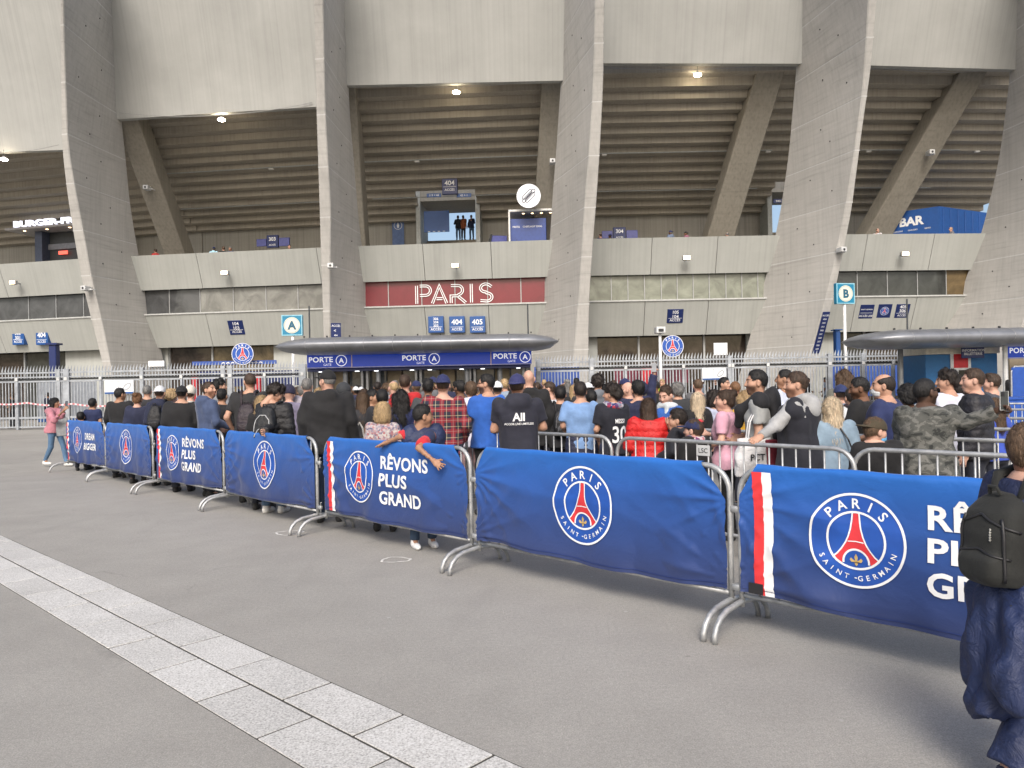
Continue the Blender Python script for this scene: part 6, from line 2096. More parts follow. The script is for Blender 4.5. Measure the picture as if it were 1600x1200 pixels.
def backpack(ctx, label, col, trim=None, w=.145, h=.225, dp=.085, z=1.20, fk='nylon', group='backpacks in the queue'):
    S = ctx['S']; o = ctx['o']
    yb = -.19 * S + ctx['ly'](z * S)
    t = bpy.data.objects.new('backpack', None); COL.objects.link(t); t.location = o.location; t.rotation_euler = o.rotation_euler
    tagged(t, label, 'backpack', group)
    f = Fld((-.22, -.42 * S, .85 * S), (.22, .05, 1.55 * S), .014)
    zz = lambda q: (z + h * q) * S
    f.stack([(zz(-1), w * .86 * S, dp * .80 * S, yb - .01), (zz(-.7), w * S, dp * S, yb - .02), (zz(.2), w * .97 * S, dp * .95 * S, yb - .015), (zz(.7), w * .84 * S, dp * .74 * S, yb), (zz(1.0), w * .6 * S, dp * .45 * S, yb + .02), (zz(1.12), w * .3 * S, dp * .25 * S, yb + .03)], .03, 2.9)
    f.cone((-w * .45 * S, yb - dp * .95 * S, zz(-.45)), (w * .45 * S, yb - dp * .95 * S, zz(-.45)), .055 * S, .055 * S, .015)
    f.cone((-w * .4 * S, yb - dp * .98 * S, zz(-.72)), (w * .4 * S, yb - dp * .98 * S, zz(-.72)), .045 * S, .045 * S, .03)
    X, Y, Z = f.grid()
    rs = np.random.RandomState(5)
    f.F = f.F + fold(rs, X, Y, Z, .007, 1.3) + fold(rs, X, Y, Z, .003, 3.0)
    V, Q = f.mesh()
    c = link_mesh('pack_body', np_mesh('pack_body', V, Q), fabric(col, fk), t)
    for s in (-1, 1):
        zt = 1.47 * S
        ly = ctx['ly'](zt)
        m = MB(); m.tube([(s * .07 * S, yb + .03, (z + h * .75) * S), (s * .09 * S, -.09 * S + ly, zt + .03), (s * .10 * S, 0 + ly, zt + .045), (s * .105 * S, .09 * S + ly, zt - .01), (s * .115 * S, .155 * S + ly, 1.33 * S), (s * .15 * S, .12 * S, 1.16 * S), (s * .17 * S, -.02, 1.06 * S)], [.016, .021, .022, .021, .018, .014, .012], 8)
        m.build('strap', fabric(col, fk), t, smooth=True)
    m = MB(); m.tube([(-.03 * S, yb - .01, (z + h * 1.12) * S), (-.02 * S, yb - .02, (z + h * 1.12) * S + .03), (.02 * S, yb - .02, (z + h * 1.12) * S + .03), (.03 * S, yb - .01, (z + h * 1.12) * S)], .008, 6)
    m.build('handle', fabric(col, fk), t)
    if trim:
        for pts in ([(a * w * .85 * S, (z + b_) * S) for a, b_ in ((-.9, -.05), (-.75, .10), (-.3, .165), (.3, .165), (.75, .10), (.9, -.05))], [(a * w * .7 * S, (z + b_) * S) for a, b_ in ((-.8, -.12), (-.5, -.03), (.1, .0), (.6, -.04))]):
            bvh = BVHTree.FromPolygons([Vector(v) for v in V], [tuple(q) for q in Q])
            pp = []
            for i in range(len(pts) - 1):
                for k in range(5):
                    a = pts[i][0] + (pts[i + 1][0] - pts[i][0]) * k / 5; b_ = pts[i][1] + (pts[i + 1][1] - pts[i][1]) * k / 5
                    hit = bvh.ray_cast(Vector((a, -1, b_)), Vector((0, 1, 0)))
                    if hit[0] is not None: pp.append((a, hit[0].y - .004, b_))
            if len(pp) > 2:
                m = MB(); m.tube(pp, .006, 5); m.build('piping', fabric(trim), t)
    return t
# ================================================================ the people of the photograph
NAVY, BLACK, CHAR = (.012, .016, .045), (.0075, .0075, .009), (.022, .022, .026)
JEANS, WHITE, RED_ = (.060, .115, .20), (.62, .64, .68), (.42, .012, .016)
SNEAK = (.62, .62, .60)
FR = 'people along the front barriers'
Q2 = 'people in the second lane'
# --- left end
w1 = person(86, 621, 17.4, -105, 'woman in pink sweater and jeans raising a phone at the far left', 'tan', 'long', 'black', yaw=15, top='sweater', topc=(.42, .17, .21), pants=(.075, .15, .26), pantk='denim', shoes=SNEAK, fem=True, legs='stride',
       arms=(((96, 652, 17.2), (103, 636, 17.1)), ((84, 657, 17.0), (101, 640, 16.9))), hands=('grip', 'grip'), group=FR)
person(145, 622, 16.6, 0, 'teenager with cropped dark hair and navy top beside the DREAM BIGGER banner', 'tan', 'short', 'black', top='jersey', topc=(.014, .022, .075), kid=True, group=FR)
person(126, 643, 16.4, 20, 'small child of whom only dark hair shows above the first banner', 'tan', 'short', 'black', top='tee', topc=NAVY, kid=True, group=FR)
person(188, 606, 14.9, -8, 'broad man in a black coat with short black hair near the plan board', 'tan', 'short', 'black', yaw=-25, top='coat', topc=BLACK, b=1.18, group=FR)
person(215, 613, 13.9, 0, 'woman with ginger hair tied up wearing a dark navy jacket', 'fair', 'bun', 'ginger', top='jacket', topc=NAVY, fem=True, group=FR)
person(230, 602, 16.2, 10, 'grey haired man in dark top behind the ginger haired woman', 'light', 'short', 'grey', top='tee', topc=CHAR, group=FR)
p = person(250, 602, 13.5, 0, 'man in a white cap and navy hooded top with a small backpack', 'light', 'buzz', 'brown', cap='capback', capc=(.6, .61, .63), top='hoodie', topc=(.010, .014, .040), group=FR)
bp = backpack(p, 'small black backpack on the man with the white cap', BLACK, None, .12, .20, .07)
person(268, 607, 13.9, 0, 'woman with loose curly blond hair in a bright blue top', 'fair', 'afro', 'blond', yaw=-20, top='tee', topc=(.03, .12, .45), fem=True, group=FR)
person(284, 602, 12.6, 4, 'man in a black peaked cap and black jacket with white shoulder piping', 'light', 'buzz', 'dark', cap='capback', capc=BLACK, top='jacket', topc=BLACK, b=1.22, shoes=BLACK, group=FR)
person(298, 604, 14.4, 0, 'person in a cream knitted hat behind the black peaked cap', 'fair', 'short', 'brown', cap='bobble', capc=(.60, .56, .50), top='jacket', topc=(.5, .48, .44), fem=True, group=FR)
person(327, 596, 11.9, -45, 'bearded man in a slate blue hooded top looking to the right', 'light', 'short', 'brown', yaw=-62, pitch=8, top='hoodie', topc=(.045, .068, .14), beard=.75, arms=('low', 'low'), group=FR)
person(344, 591, 14.0, -30, 'dark haired man in profile behind the slate blue hooded top', 'light', 'curly', 'black', yaw=-40, top='tee', topc=(.2, .21, .23), group=FR)
person(347, 607, 12.8, -5, 'man in black track top with thin white piping, short black hair', 'tan', 'short', 'black', top='jacket', topc=BLACK, group=FR)
p = person(390, 583, 11.3, 6, 'tall man in a black t-shirt with cropped grey brown hair', 'light', 'buzz', 'brown', yaw=30, glasses=True, top='tee', topc=(.016, .016, .018), b=1.08, arms=('pocket', 'low'), group=FR)
backpack(p, 'dark plum backpack worn low on the man in black t-shirt', (.022, .014, .020), None, .12, .19, .075, 1.13)
person(409, 617, 10.55, 0, 'woman with long blond hair down her back', 'fair', 'long', 'blond', top='tee', topc=BLACK, fem=True, b=.95, group=FR)
p = person(431, 598, 10.3, -14, 'man bowing his head, black puffer jacket, leaning on the banner', 'light', 'curly', 'dark', pitch=-38, yaw=-40, top='puffer', topc=(.010, .010, .012), b=1.08, lean=.12, arms=(((425, 668, 10.05), (412, 674, 9.75)), 'down'), pants=JEANS, pantk='denim', shoes=SNEAK, group=FR)
p2 = backpack(p, 'large black backpack with pale piping on the bowing man', (.008, .009, .011), (.42, .43, .44), .155, .25, .10, 1.18)
person(480, 591, 12.6, 0, 'grey haired man in pale checked shirt left of the big black cap', 'fair', 'short', 'grey', top='shirt', topc=(.30, .28, .33), group=FR)
person(452, 603, 12.4, 0, 'person in a dark violet knitted hat', 'fair', None, 'dark', cap='beanie', capc=(.02, .02, .05), top='jacket', topc=(.20, .18, .26), group=FR)
person(511, 577, 9.45, 8, 'big man in a black baseball cap and plain black jacket', 'fair', 'buzz', 'grey', cap='cap', capc=BLACK, yaw=48, top='jacket', topc=(.0085, .0085, .010), hood=True, b=1.24, pants=(.03, .05, .09), pantk='denim', group=FR)
person(537, 598, 11.6, 0, 'person with a dark grey hood up behind the big black cap', 'light', None, 'dark', cap='hood', capc=(.03, .033, .038), top='hoodie', topc=(.028, .03, .035), group=FR)
p = person(567, 612, 10.6, 4, 'woman with long brown hair carrying a white tote bag', 'light', 'long', 'mid', top='tee', topc=(.03, .03, .035), fem=True, group=FR)
person(583, 608, 11.3, -120, 'young man facing the camera between two dark heads', 'tan', 'short', 'black', yaw=20, top='tee', topc=(.10, .10, .11), kid=True, group=FR)
person(597, 608, 10.4, 10, 'man with cropped black hair in a black top', 'tan', 'short', 'black', top='tee', topc=(.016, .016, .02), b=.95, group=FR)
person(598, 627, 8.75, 0, 'older woman with short wavy fair hair and a speckled blouse', 'fair', 'bob', 'blond', top='blouse', topk='floral', topc=(.3, .25, .25), fem=True, b=1.1, group=FR)
p = person(627, 609, 9.5, 0, 'woman with big black curls wearing a navy jersey named YADIRA', 'tan', 'curlylong', 'black', top='jersey', topc=(.012, .020, .085), fem=True, group=FR)
drape(p, 'YADIRA', .058, 1.185 * p['S'], WHITE_P, 0, .03); drape(p, '1', .19, .98 * p['S'], WHITE_P, 0, .03)
person(633, 585, 11.8, -6, 'man in a bright red polo shirt with brown hair', 'fair', 'short', 'brown', top='polo', topc=RED_, b=1.02, group=FR)
# boy leaning over the barrier
kd = person(661, 631, 7.74, -158, 'boy in navy vest with red sleeves draping both arms over a banner', 'tan', 'short', 'black', yaw=88, pitch=-6, top='polo', topc=(.014, .024, .075), kid=True, pants=(.022, .045, .085), pantk='denim', shoes=(.68, .68, .68),
       arms=(((654, 700, 7.36), (680, 722, 7.18)), ((626, 682, 7.66), (603, 692, 7.80))), hands=('open', 'open'), over=('padded_vest', (.014, .024, .075), 'nylon', 0, .86), droll=(1.2, -1.2), group=FR, lean=.05)
for s_, f0_, f1_, r_ in ((-1, .30, .86, .060), (1, .55, .98, .056)):
    sh_, el_, wr_ = kd['J'][s_]
    m = MB(); m.tube([tuple(sh_ + (el_ - sh_) * q_) for q_ in np.linspace(f0_, f1_, 6)], [r_ * (1 + .06 * math.sin(5 * i_)) for i_ in range(6)], 16)
    kd['child']('sleeve', m.mesh('sleeve', True), fabric((.50, .018, .028)))
p = person(692, 584, 9.35, -2, 'man in red tartan shirt and navy baseball cap', 'fair', 'buzz', 'brown', cap='capback', capc=(.014, .020, .085), top='shirt', topk='plaid', topc=(.1, .02, .02), b=1.08, arms=('pocket', 'pocket'), pants=NAVY, group=FR)
person(669, 592, 11.6, -4, 'man with thick black hair left of the tartan shirt', 'brown', 'quiff', 'black', top='tee', topc=(.05, .055, .06), group=FR)
person(718, 594, 12.4, 20, 'man with black hair looking left behind the tartan shirt', 'brown', 'short', 'black', yaw=20, top='tee', topc=(.02, .02, .03), group=FR)
p = person(736, 597, 10.7, 6, 'person in a white jersey numbered 30 with pink hood', 'fair', 'mid', 'mid', top='hoodie', topc=(.62, .60, .68), pants=(.45, .30, .30), group=FR)
drape(p, '30', .20, 1.20 * p['S'], BLACKM, .05, .02)
person(759, 584, 9.75, 30, 'bearded man in sunglasses and a royal blue polo shirt', 'light', 'fade', 'black', yaw=52, glasses=True, beard=.9, top='polo', topc=(.018, .10, .42), b=1.1, arms=('low', 'down'), pants=BLACK, group=FR)
person(777, 595, 12.6, 0, 'person in a plain white cap behind the royal blue polo', 'light', 'buzz', 'dark', cap='capback', capc=(.66, .67, .69), top='tee', topc=(.5, .52, .55), group=FR)
p = person(808, 583, 8.35, 3, 'man in backward navy cap and navy hooded shirt printed All', 'light', 'buzz', 'brown', cap='capback', capc=(.022, .026, .10), yaw=-18, pitch=4, top='tee', topc=(.016, .017, .030), hood=True, b=1.15, arms=('cross', 'cross'), pants=(.02, .025, .04), long_hem=.04, group=FR)
drape(p, 'All', .085, 1.30 * p['S'], WHITE_P, 0, .03); drape(p, 'ACCOR LIVE LIMITLESS', .022, 1.225 * p['S'], WHITE_P, 0, .02)
person(826, 577, 10.9, -4, 'tall shaven headed man in a black hooded coat', 'fair', None, 'grey', top='coat', topc=(.008, .008, .009), hood=True, b=1.22, group=FR)
# --- second lane
person(857, 596, 12.4, 40, 'young man with white collar looking left', 'fair', 'fade', 'brown', yaw=45, top='shirt', topc=(.55, .57, .6), group=Q2)
p = person(875, 603, 10.9, 0, 'person with short black hair and black jacket left of pale blue t-shirt', 'light', 'short', 'black', top='jacket', topc=(.010, .010, .013), group=Q2)
backpack(p, 'black backpack with grey piping left of the pale blue t-shirt', (.010, .010, .012), (.12, .12, .13), .12, .19, .075, 1.18)
p = person(906, 596, 9.9, 4, 'balding man in a pale blue t-shirt with a jacket tied round him', 'light', 'short', 'dark', top='tee', topc=(.17, .29, .52), b=1.08, arms=('low', 'down'), pants=(.016, .02, .045), over=None, group=Q2)
g = Fld((-.28, -.26, .62), (.28, .24, 1.12), .017)
S_ = p['S']
g.stack([(.70 * S_, .215, .165, -.01), (.85 * S_, .215, .155, -.01), (1.0 * S_, .195, .145, -.005), (1.07 * S_, .185, .14, 0)], .03)
X, Y, Z = g.grid()
g.F = g.F - .010 * (np.abs(np.sin(Z * math.pi / .06 + X * 3)) ** .6 - .5)
g.F = np.maximum(g.F, Y - .10)
V_, Q_ = g.mesh()
t = link_mesh('tied_jacket', np_mesh('tied_jacket', V_, Q_), fabric((.014, .018, .045), 'nylon'), None)
t.location = p['o'].location; t.rotation_euler = p['o'].rotation_euler
tagged(t, 'navy quilted jacket tied round the waist below the pale blue t-shirt', 'jacket')
person(923, 609, 10.8, 10, 'boy with black hair right of the pale blue t-shirt', 'light', 'short', 'black', top='jacket', topc=(.03, .032, .036), kid=True, group=Q2)
person(934, 584, 12.6, -8, 'man with curly brown hair in a grey hooded top', 'light', 'curly', 'dark', top='hoodie', topc=(.13, .145, .17), group=Q2)
p = person(955, 598, 9.45, 22, 'young man in black jersey with MESSI 30 and a patterned scarf', 'light', 'curly', 'dark', yaw=42, top='jersey', topc=(.009, .010, .018), arms=('low', 'down'), pants=NAVY, group=Q2)
drape(p, 'MESSI', .052, 1.275 * p['S'], WHITE_P, .02, .02, squeeze=.8); drape(p, '30', .20, 1.10 * p['S'], WHITE_P, .02, .015, squeeze=.85)
def scarf(ctx, label, col=(.3, .3, .3), kind='scarf', ends=True, w=.042):
    S = ctx['S']; ly = ctx['ly'](1.47 * S)
    f = Fld((-.2, -.2, 1.0 * S), (.2, .24, 1.6 * S), .014)
    pts = [(math.cos(a) * .092 * S, math.sin(a) * .085 * S - .012 + ly, 1.485 * S + .012 * math.sin(a)) for a in np.linspace(0, 6.283, 15)]
    for a, b in zip(pts, pts[1:]): f.cone(a, b, w * S, w * S, .02)
    if ends:
        for s in (-1, 1): f.cone((s * .075 * S, .09 * S + ly, 1.46 * S), (s * .085 * S, .165 * S + ly, 1.10 * S), .036 * S, .045 * S, .03, sq=.4)
    X, Y, Z = f.grid(); f.F = f.F + fold(np.random.RandomState(3), X, Y, Z, .005, 2.0)
    V, Q = f.mesh()
    c = ctx['child']('scarf', np_mesh('scarf', V, Q), fabric(col, kind))
scarf(p, '')
person(980, 596, 11.4, 62, 'bald man in profile facing left in a navy sports top', 'fair', None, 'brown', yaw=15, beard=.3, top='jacket', topc=(.018, .022, .06), group=Q2)
person(996, 595, 10.3, 12, 'person with a black bowl of hair in navy jersey', 'light', 'mid', 'black', top='jersey', topc=(.012, .016, .05), arms=('low', 'cross'), group=Q2)
person(1013, 621, 8.3, -8, 'woman in a bright red puffer jacket with long dark hair', 'light', 'long', 'brown', top='puffer', topc=(.52, .012, .012), fem=True, b=1.2, arms=('low', 'low'), pants=NAVY, group=Q2)
p = person(1040, 602, 9.3, 125, 'smiling man in a blue jacket with a green and white scarf', 'fair', 'short', 'brown', yaw=12, pitch=-18, beard=.35, top='jacket', topc=(.02, .09, .33), b=1.1, arms=('low', 'low'), group=Q2)
scarf(p, '', (.52, .56, .58), 'cotton')
person(1001, 596, 12.0, 0, 'hooded person in navy holding a phone high above the crowd', 'light', None, 'dark', cap='hood', capc=(.014, .018, .06), top='hoodie', topc=(.014, .018, .06), arms=('down', ((1017, 610, 11.9), (1022, 586, 11.9))), hands=('relax', 'grip'), group=Q2)
person(1057, 639, 8.1, 60, 'boy with dark fringe holding a hand to his ear', 'light', 'mid', 'dark', yaw=20, top='jacket', topc=(.012, .013, .02), kid=True, arms=('low', 'face'), group=Q2)
p = person(1083, 653, 7.75, 30, 'small child in a navy cap with a red patch and a club scarf', 'fair', 'short', 'brown', cap='cap', capc=(.012, .018, .07), yaw=25, top='jacket', topc=BLACK, kid=True, group=Q2)
scarf(p, '')
m = MB(); m.bbox((-.035, -.006, -.025), (.035, .006, .025), .003)
p['child']('cap_patch', m.mesh('cap_patch'), fabric((.5, .02, .03)), p['MH'] @ Matrix.Translation((0.02, -.085, .115)) @ Matrix.Rotation(-.9, 4, 'X'))
person(1089, 613, 10.5, 0, 'woman with long white blond hair and black top', 'fair', 'wavy', 'pale', top='long', topc=BLACK, fem=True, group=Q2)
person(1058, 597, 12.2, 0, 'man with wavy grey hair in a dark jacket', 'light', 'curly', 'grey', top='jacket', topc=(.03, .032, .036), group=Q2)
person(1090, 592, 13.2, 8, 'man with cropped sandy hair and grey sleeves', 'fair', 'buzz', 'mid', top='jacket', topc=(.10, .10, .105), group=Q2)
p = person(1131, 608, 7.95, 62, 'woman in a pink t-shirt with brown hair in a loose bun', 'fair', 'bun', 'brown', yaw=15, top='tee', topc=(.56, .31, .40), fem=True, b=1.28, arms=('low', 'phone'), pants=BLACK, group=Q2)
person(1114, 608, 10.7, 10, 'woman with dark hair in a pale blue top left of the pink t-shirt', 'light', 'bob', 'dark', top='blouse', topc=(.42, .46, .60), fem=True, group=Q2)
person(1162, 611, 9.8, 0, 'woman with curly blond hair and a yellow top', 'fair', 'curlylong', 'blond', top='long', topc=(.55, .31, .02), fem=True, group=Q2)
person(1132, 589, 13.4, -140, 'dark haired man facing the camera behind the pink t-shirt', 'light', 'short', 'black', top='tee', topc=(.2, .2, .22), group=Q2)
person(1148, 596, 12.2, 15, 'man with reddish cropped hair behind the yellow top', 'fair', 'buzz', 'ginger', top='tee', topc=(.03, .03, .04), group=Q2)
p = person(1181, 577, 7.55, 66, 'bearded man in grey t-shirt with a black sweater round his shoulders', 'light', 'fade', 'black', yaw=18, beard=.85, top='tee', topc=(.30, .31, .31), arms=('down', 'low'), pants=CHAR, group=Q2, b=1.02)
S_ = p['S']
g = Fld((-.30, -.26, 1.0 * S_), (.30, .26, 1.62 * S_), .0155)
for s in (-1, 1):
    g.cone((0, -.10, 1.44 * S_), (s * .19, -.02, 1.43 * S_), .10, .075, .04)
    g.cone((s * .15, -.02, 1.46 * S_), (s * .10, .16, 1.36 * S_), .075, .055, .04)
    g.cone((s * .10, .16, 1.36 * S_), (s * .03, .20, 1.22 * S_), .05, .04, .03)
g.cone((0, -.14, 1.44 * S_), (0, -.18, 1.16 * S_), .15, .14, .04, sq=.42)
g.ell((0, -.11, 1.50 * S_), (.12, .06, .06), .03)
X, Y, Z = g.grid(); g.F = g.F + fold(np.random.RandomState(8), X, Y, Z, .010, 1.2)
V_, Q_ = g.mesh()
p['child']('draped_sweater', np_mesh('draped_sweater', V_, Q_), fabric((.009, .009, .012)))
p = person(1243, 580, 7.15, 58, 'bearded man in black vest over a grey hooded top, hand on barrier', 'light', 'fade', 'brown', yaw=22, beard=.8, top='hoodie', topc=(.33, .335, .34), b=1.12, pants=(.05, .085, .14), pantk='denim', arms=(((1213, 664, 6.98), (1187, 683, 6.82)), 'low'), over=('quilted_vest', (.011, .012, .020), 'cotton', 0, .80), group=Q2, hands=('grip', 'relax'))
add_hood(p, (.33, .335, .34))
person(1225, 577, 10.2, 40, 'man in a pale blue shirt behind the black vest', 'tan', 'fade', 'black', yaw=30, top='shirt', topc=(.50, .54, .66), group=Q2)
p = person(1299, 619, 7.1, 2, 'woman with straight blond hair in a pale denim jacket', 'fair', 'long', 'pale', top='jacket', topk='denim', topc=(.20, .28, .36), fem=True, b=1.12, pants=(.35, .08, .14), group=Q2)
S_ = p['S']
t = thing('shoulder_bag_strap', p['o'].location, p['o'].rotation_euler.z, 'thin black bag strap across the pale denim jacket', 'bag')
m = MB(); m.tube([(.02 * S_, -.135 * S_, 1.42 * S_), (.08 * S_, -.185 * S_, 1.30 * S_), (.14 * S_, -.18 * S_, 1.15 * S_), (.20 * S_, -.12 * S_, .98 * S_)], .008, 6); m.build('strap', BLACKM, t)
m = MB(); m.bbox((.15 * S_, -.02, .80 * S_), (.26 * S_, .20, .97 * S_), .02); m.build('pouch', BLACKM, t)
person(1318, 578, 11.2, -10, 'man with shoulder length wavy brown hair', 'light', 'curlylong', 'mid', top='tee', topc=(.12, .12, .10), group=Q2)
person(1313, 600, 10.1, 0, 'person in a navy cap and denim collar', 'fair', 'buzz', 'brown', cap='capback', capc=(.016, .028, .10), top='shirt', topc=(.14, .22, .34), kid=True, group=Q2)
p = person(1330, 606, 9.4, 5, 'person in a white t-shirt wearing a plum backpack', 'light', 'short', 'dark', top='tee', topc=(.58, .60, .62), group=Q2)
backpack(p, 'plum backpack on the white t-shirt behind the track jacket', (.035, .018, .024), None, .11, .19, .07)
p = person(1342, 589, 8.3, 50, 'man with undercut black hair in a black striped track jacket', 'brown', 'fade', 'black', yaw=22, pitch=-8, beard=.7, top='jacket', topc=(.010, .010, .011), arms=('phone', 'low'), group=Q2)
p = person(1379, 585, 7.5, 42, 'balding man in navy jersey with a white mask under his chin', 'light', 'bald', 'dark', yaw=26, mask=(.55, .58, .60), top='jersey', topc=(.016, .026, .095), b=1.15, arms=('low', 'low'), group=Q2)
p = person(1367, 650, 6.35, -20, 'boy in camouflage cap and blue face mask in front of the navy jersey', 'fair', 'short', 'mid', cap='capback', capc=(.05, .038, .02), yaw=-60, pitch=-8, mask=(.10, .38, .68), top='jacket', topc=BLACK, kid=True, b=1.12, group=Q2)
p = person(1446, 591, 6.55, -12, 'man in grey camouflage jacket and sunglasses holding out a phone', 'dark', 'buzz', 'black', yaw=-66, pitch=2, glasses=True, beard=.5, top='jacket', topk='camo', topc=(.05, .05, .05), b=1.22, arms=(((1412, 700, 6.75), (1400, 660, 6.95)), ((1508, 662, 6.40), (1556, 642, 6.25))), hands=('grip', 'grip'), pants=(.012, .013, .02), group=Q2)
ph = P(1569, 626, 6.2)
t = thing('smartphone', ph, R(10), 'dark smartphone in a clear case held out at arm length', 'phone')
m = MB(); m.bbox((-.037, -.005, -.075), (.037, .005, .075), .004); m.build('phone_body', plain('phone_back', (.05, .055, .055), .25), t)
m = MB(); m.bbox((-.032, -.009, .038), (-.002, -.0055, .070), .002); m.build('camera_bump', BLACKM, t)
m = MB(); m.tube([(-.039, 0, -.077), (.039, 0, -.077), (.039, 0, .077), (-.039, 0, .077), (-.039, 0, -.077)], .0035, 6); m.build('phone_case', plain('case_edge', (.45, .46, .45), .3), t)
ph = P(104, 632, 17.0)
t = thing('smartphone', ph, R(80), 'small phone held up by the woman in the pink sweater', 'phone')
m = MB(); m.bbox((-.037, -.005, -.075), (.037, .005, .075), .004); m.build('phone_body', BLACKM, t)
m = MB(); m.box((-.034, -.0062, -.070), (.034, -.0053, .070)); m.build('phone_screen', plain('screen_grey', (.3, .32, .35), .2), t)
ph = P(1022, 574, 11.85)
t = thing('smartphone', ph, 0, 'phone raised above the crowd by the navy hood', 'phone')
m = MB(); m.bbox((-.037, -.005, -.075), (.037, .005, .075), .004); m.build('phone_body', plain('phone_pale', (.5, .42, .38), .3), t)
m = MB(); m.box((-.034, -.0062, -.070), (.034, -.0053, .070)); m.build('phone_screen', plain('screen_grey', (.3, .32, .35), .2), t)
person(1418, 599, 8.9, 0, 'person with thick black hair and black coat left of the camouflage jacket', 'brown', 'afro', 'black', top='coat', topc=(.012, .012, .014), group=Q2)
person(1478, 576, 8.6, 32, 'man with curly dark hair in a white shirt', 'light', 'curly', 'dark', yaw=38, top='shirt', topc=(.60, .61, .70), group=Q2)
person(1519, 575, 7.7, 52, 'clean shaven man in a dark quilted jacket facing left', 'fair', 'fade', 'brown', yaw=20, top='puffer', topc=(.016, .016, .022), b=1.05, group=Q2)
person(1548, 584, 10.2, 30, 'young man with brown quiff looking left near the kiosk', 'fair', 'quiff', 'brown', yaw=30, top='tee', topc=(.05, .055, .07), group=Q2)
person(1553, 622, 8.9, 10, 'woman with long fair brown hair in blue behind the raised phone', 'light', 'wavy', 'mid', top='tee', topc=(.03, .07, .40), fem=True, group=Q2)
person(1497, 597, 9.6, 20, 'person in a wine red top between the white shirt and dark jacket', 'light', 'short', 'dark', top='tee', topc=(.14, .02, .025), group=Q2)
# bags
def tote(loc, rz, w, h, col, label, mark=None, red=False):
    t = thing('carrier_bag', loc, rz, label, 'bag', 'bags carried in the queue')
    f = Fld((-w, -.12, -.02), (w, .12, h + .02), .014)
    f.stack([(0, w * .48, .05, 0), (h * .3, w * .5, .06, 0), (h * .75, w * .47, .045, 0), (h, w * .43, .018, 0)], .02, 3.0)
    X, Y, Z = f.grid(); f.F = f.F + fold(np.random.RandomState(int(w * 1000)), X, Y, Z, .006, 1.6)
    V, Q = f.mesh(); link_mesh('bag_body', np_mesh('bag_body', V, Q), fabric(col, 'nylon'), t)
    for y in (-.02, .02):
        m = MB(); m.tube([(-w * .2, y, h - .02), (-w * .12, y, h + .16), (0, y, h + .24), (w * .12, y, h + .16), (w * .2, y, h - .02)], .008, 6); m.build('handle', fabric(col), t)
    if mark: put_text(mark, .06, t, BLACKM, 0, h * .5, -.075, .02)
    if red:
        m = MB(); m.bbox((w * .30, -.07, .02), (w * .62, .07, h * .95), .01); m.build('red_box', fabric((.16, .012, .025)), t)
    return t
a = P(562, 674, 10.2); tote((a.x, a.y, .62), 0, .34, .34, (.50, .48, .44), 'off white tote bag between the black jacket and the speckled blouse')
a = P(1178, 715, 7.35); tote((a.x, a.y, a.z - .17), .2, .36, .36, (.62, .62, .63), 'white carrier bag with a round mark held behind the barrier', 'PCT', True)
a = P(98, 672, 17.2); tote((a.x, a.y, .72), .3, .26, .42, (.24, .25, .26), 'grey bag hanging beside the woman in pink sweater')

# --- the child in the right foreground
fc = person(1614, 658, 3.05, -78, 'child in navy tracksuit walking past at the right edge', 'fair', 'short', 'mid', yaw=8, top='jacket', topk='nylon', topc=(.011, .017, .055), kid=True, b=1.08, legs='stride', pants=(.010, .019, .065), pantk='nylon', extra='baggy', hq=.62, arms=('low', 'down'), shoes=NAVY, group='foreground child')
bk = backpack(fc, 'dark olive backpack on the child at the right edge', (.011, .012, .011), None, .15, .20, .105, 1.20, 'cotton', None)
S_ = fc['S']
pk = [c for c in bk.children if c.name.startswith('pack_body')][0]
bvh = BVHTree.FromPolygons([v.co.copy() for v in pk.data.vertices], [tuple(q.vertices) for q in pk.data.polygons])
def on_pack(pts, r, nm, mat):
    out = []
    for (ang, zz_) in pts:
        dv = Vector((math.sin(ang), -math.cos(ang), 0))
        c0 = Vector((0, -.20 * S_, zz_ * S_))
        hit = bvh.ray_cast(c0 + dv * .6, -dv)
        if hit[0] is not None: out.append(hit[0] + dv * r * .5)
    if len(out) > 2:
        m = MB(); m.tube(out, r, 6); m.build(nm, mat, bk, smooth=True)
on_pack([(a_, 1.335 - .05 * abs(a_)) for a_ in np.linspace(-1.5, 1.5, 26)], .0055, 'zip', BLACKM)
on_pack([(a_, 1.17 - .03 * abs(a_)) for a_ in np.linspace(-1.2, 1.2, 22)], .0050, 'zip', BLACKM)
on_pack([(1.0, z_) for z_ in np.linspace(1.03, 1.32, 12)], .007, 'side_strap', BLACKM)
on_pack([(-.95, z_) for z_ in np.linspace(1.03, 1.32, 12)], .007, 'side_strap', BLACKM)
for k_ in range(5):
    on_pack([(.55 + .05 * (i % 2), 1.27 - .012 * k_ - .002 * i) for i in range(4)], .0035, 'cord', plain('cord_pale', (.3, .3, .28), .7))
m = MB(); m.tube([(.07, -.16 * S_, 1.0 * S_), (.10, -.20, .92 * S_), (.12, -.17, .80 * S_), (.11, -.2, .70 * S_)], [.012, .011, .010, .009], 8); m.build('hanging_strap', fabric((.011, .012, .011)), bk, smooth=True)
# cuff stripes on the near sleeve
sh_, el_, wr_ = fc['J'][1]
for f_, c_ in ((.60, (.55, .02, .04)), (.645, (.62, .63, .65)), (.69, (.55, .02, .04))):
    pc = sh_ + (el_ - sh_) * f_; dr = (el_ - sh_) / np.linalg.norm(el_ - sh_)
    m = MB(); m.tube([tuple(pc - dr * .008), tuple(pc + dr * .008)], .074, 20); fc['child']('sleeve_stripe', m.mesh('sleeve_stripe', True), fabric(c_))
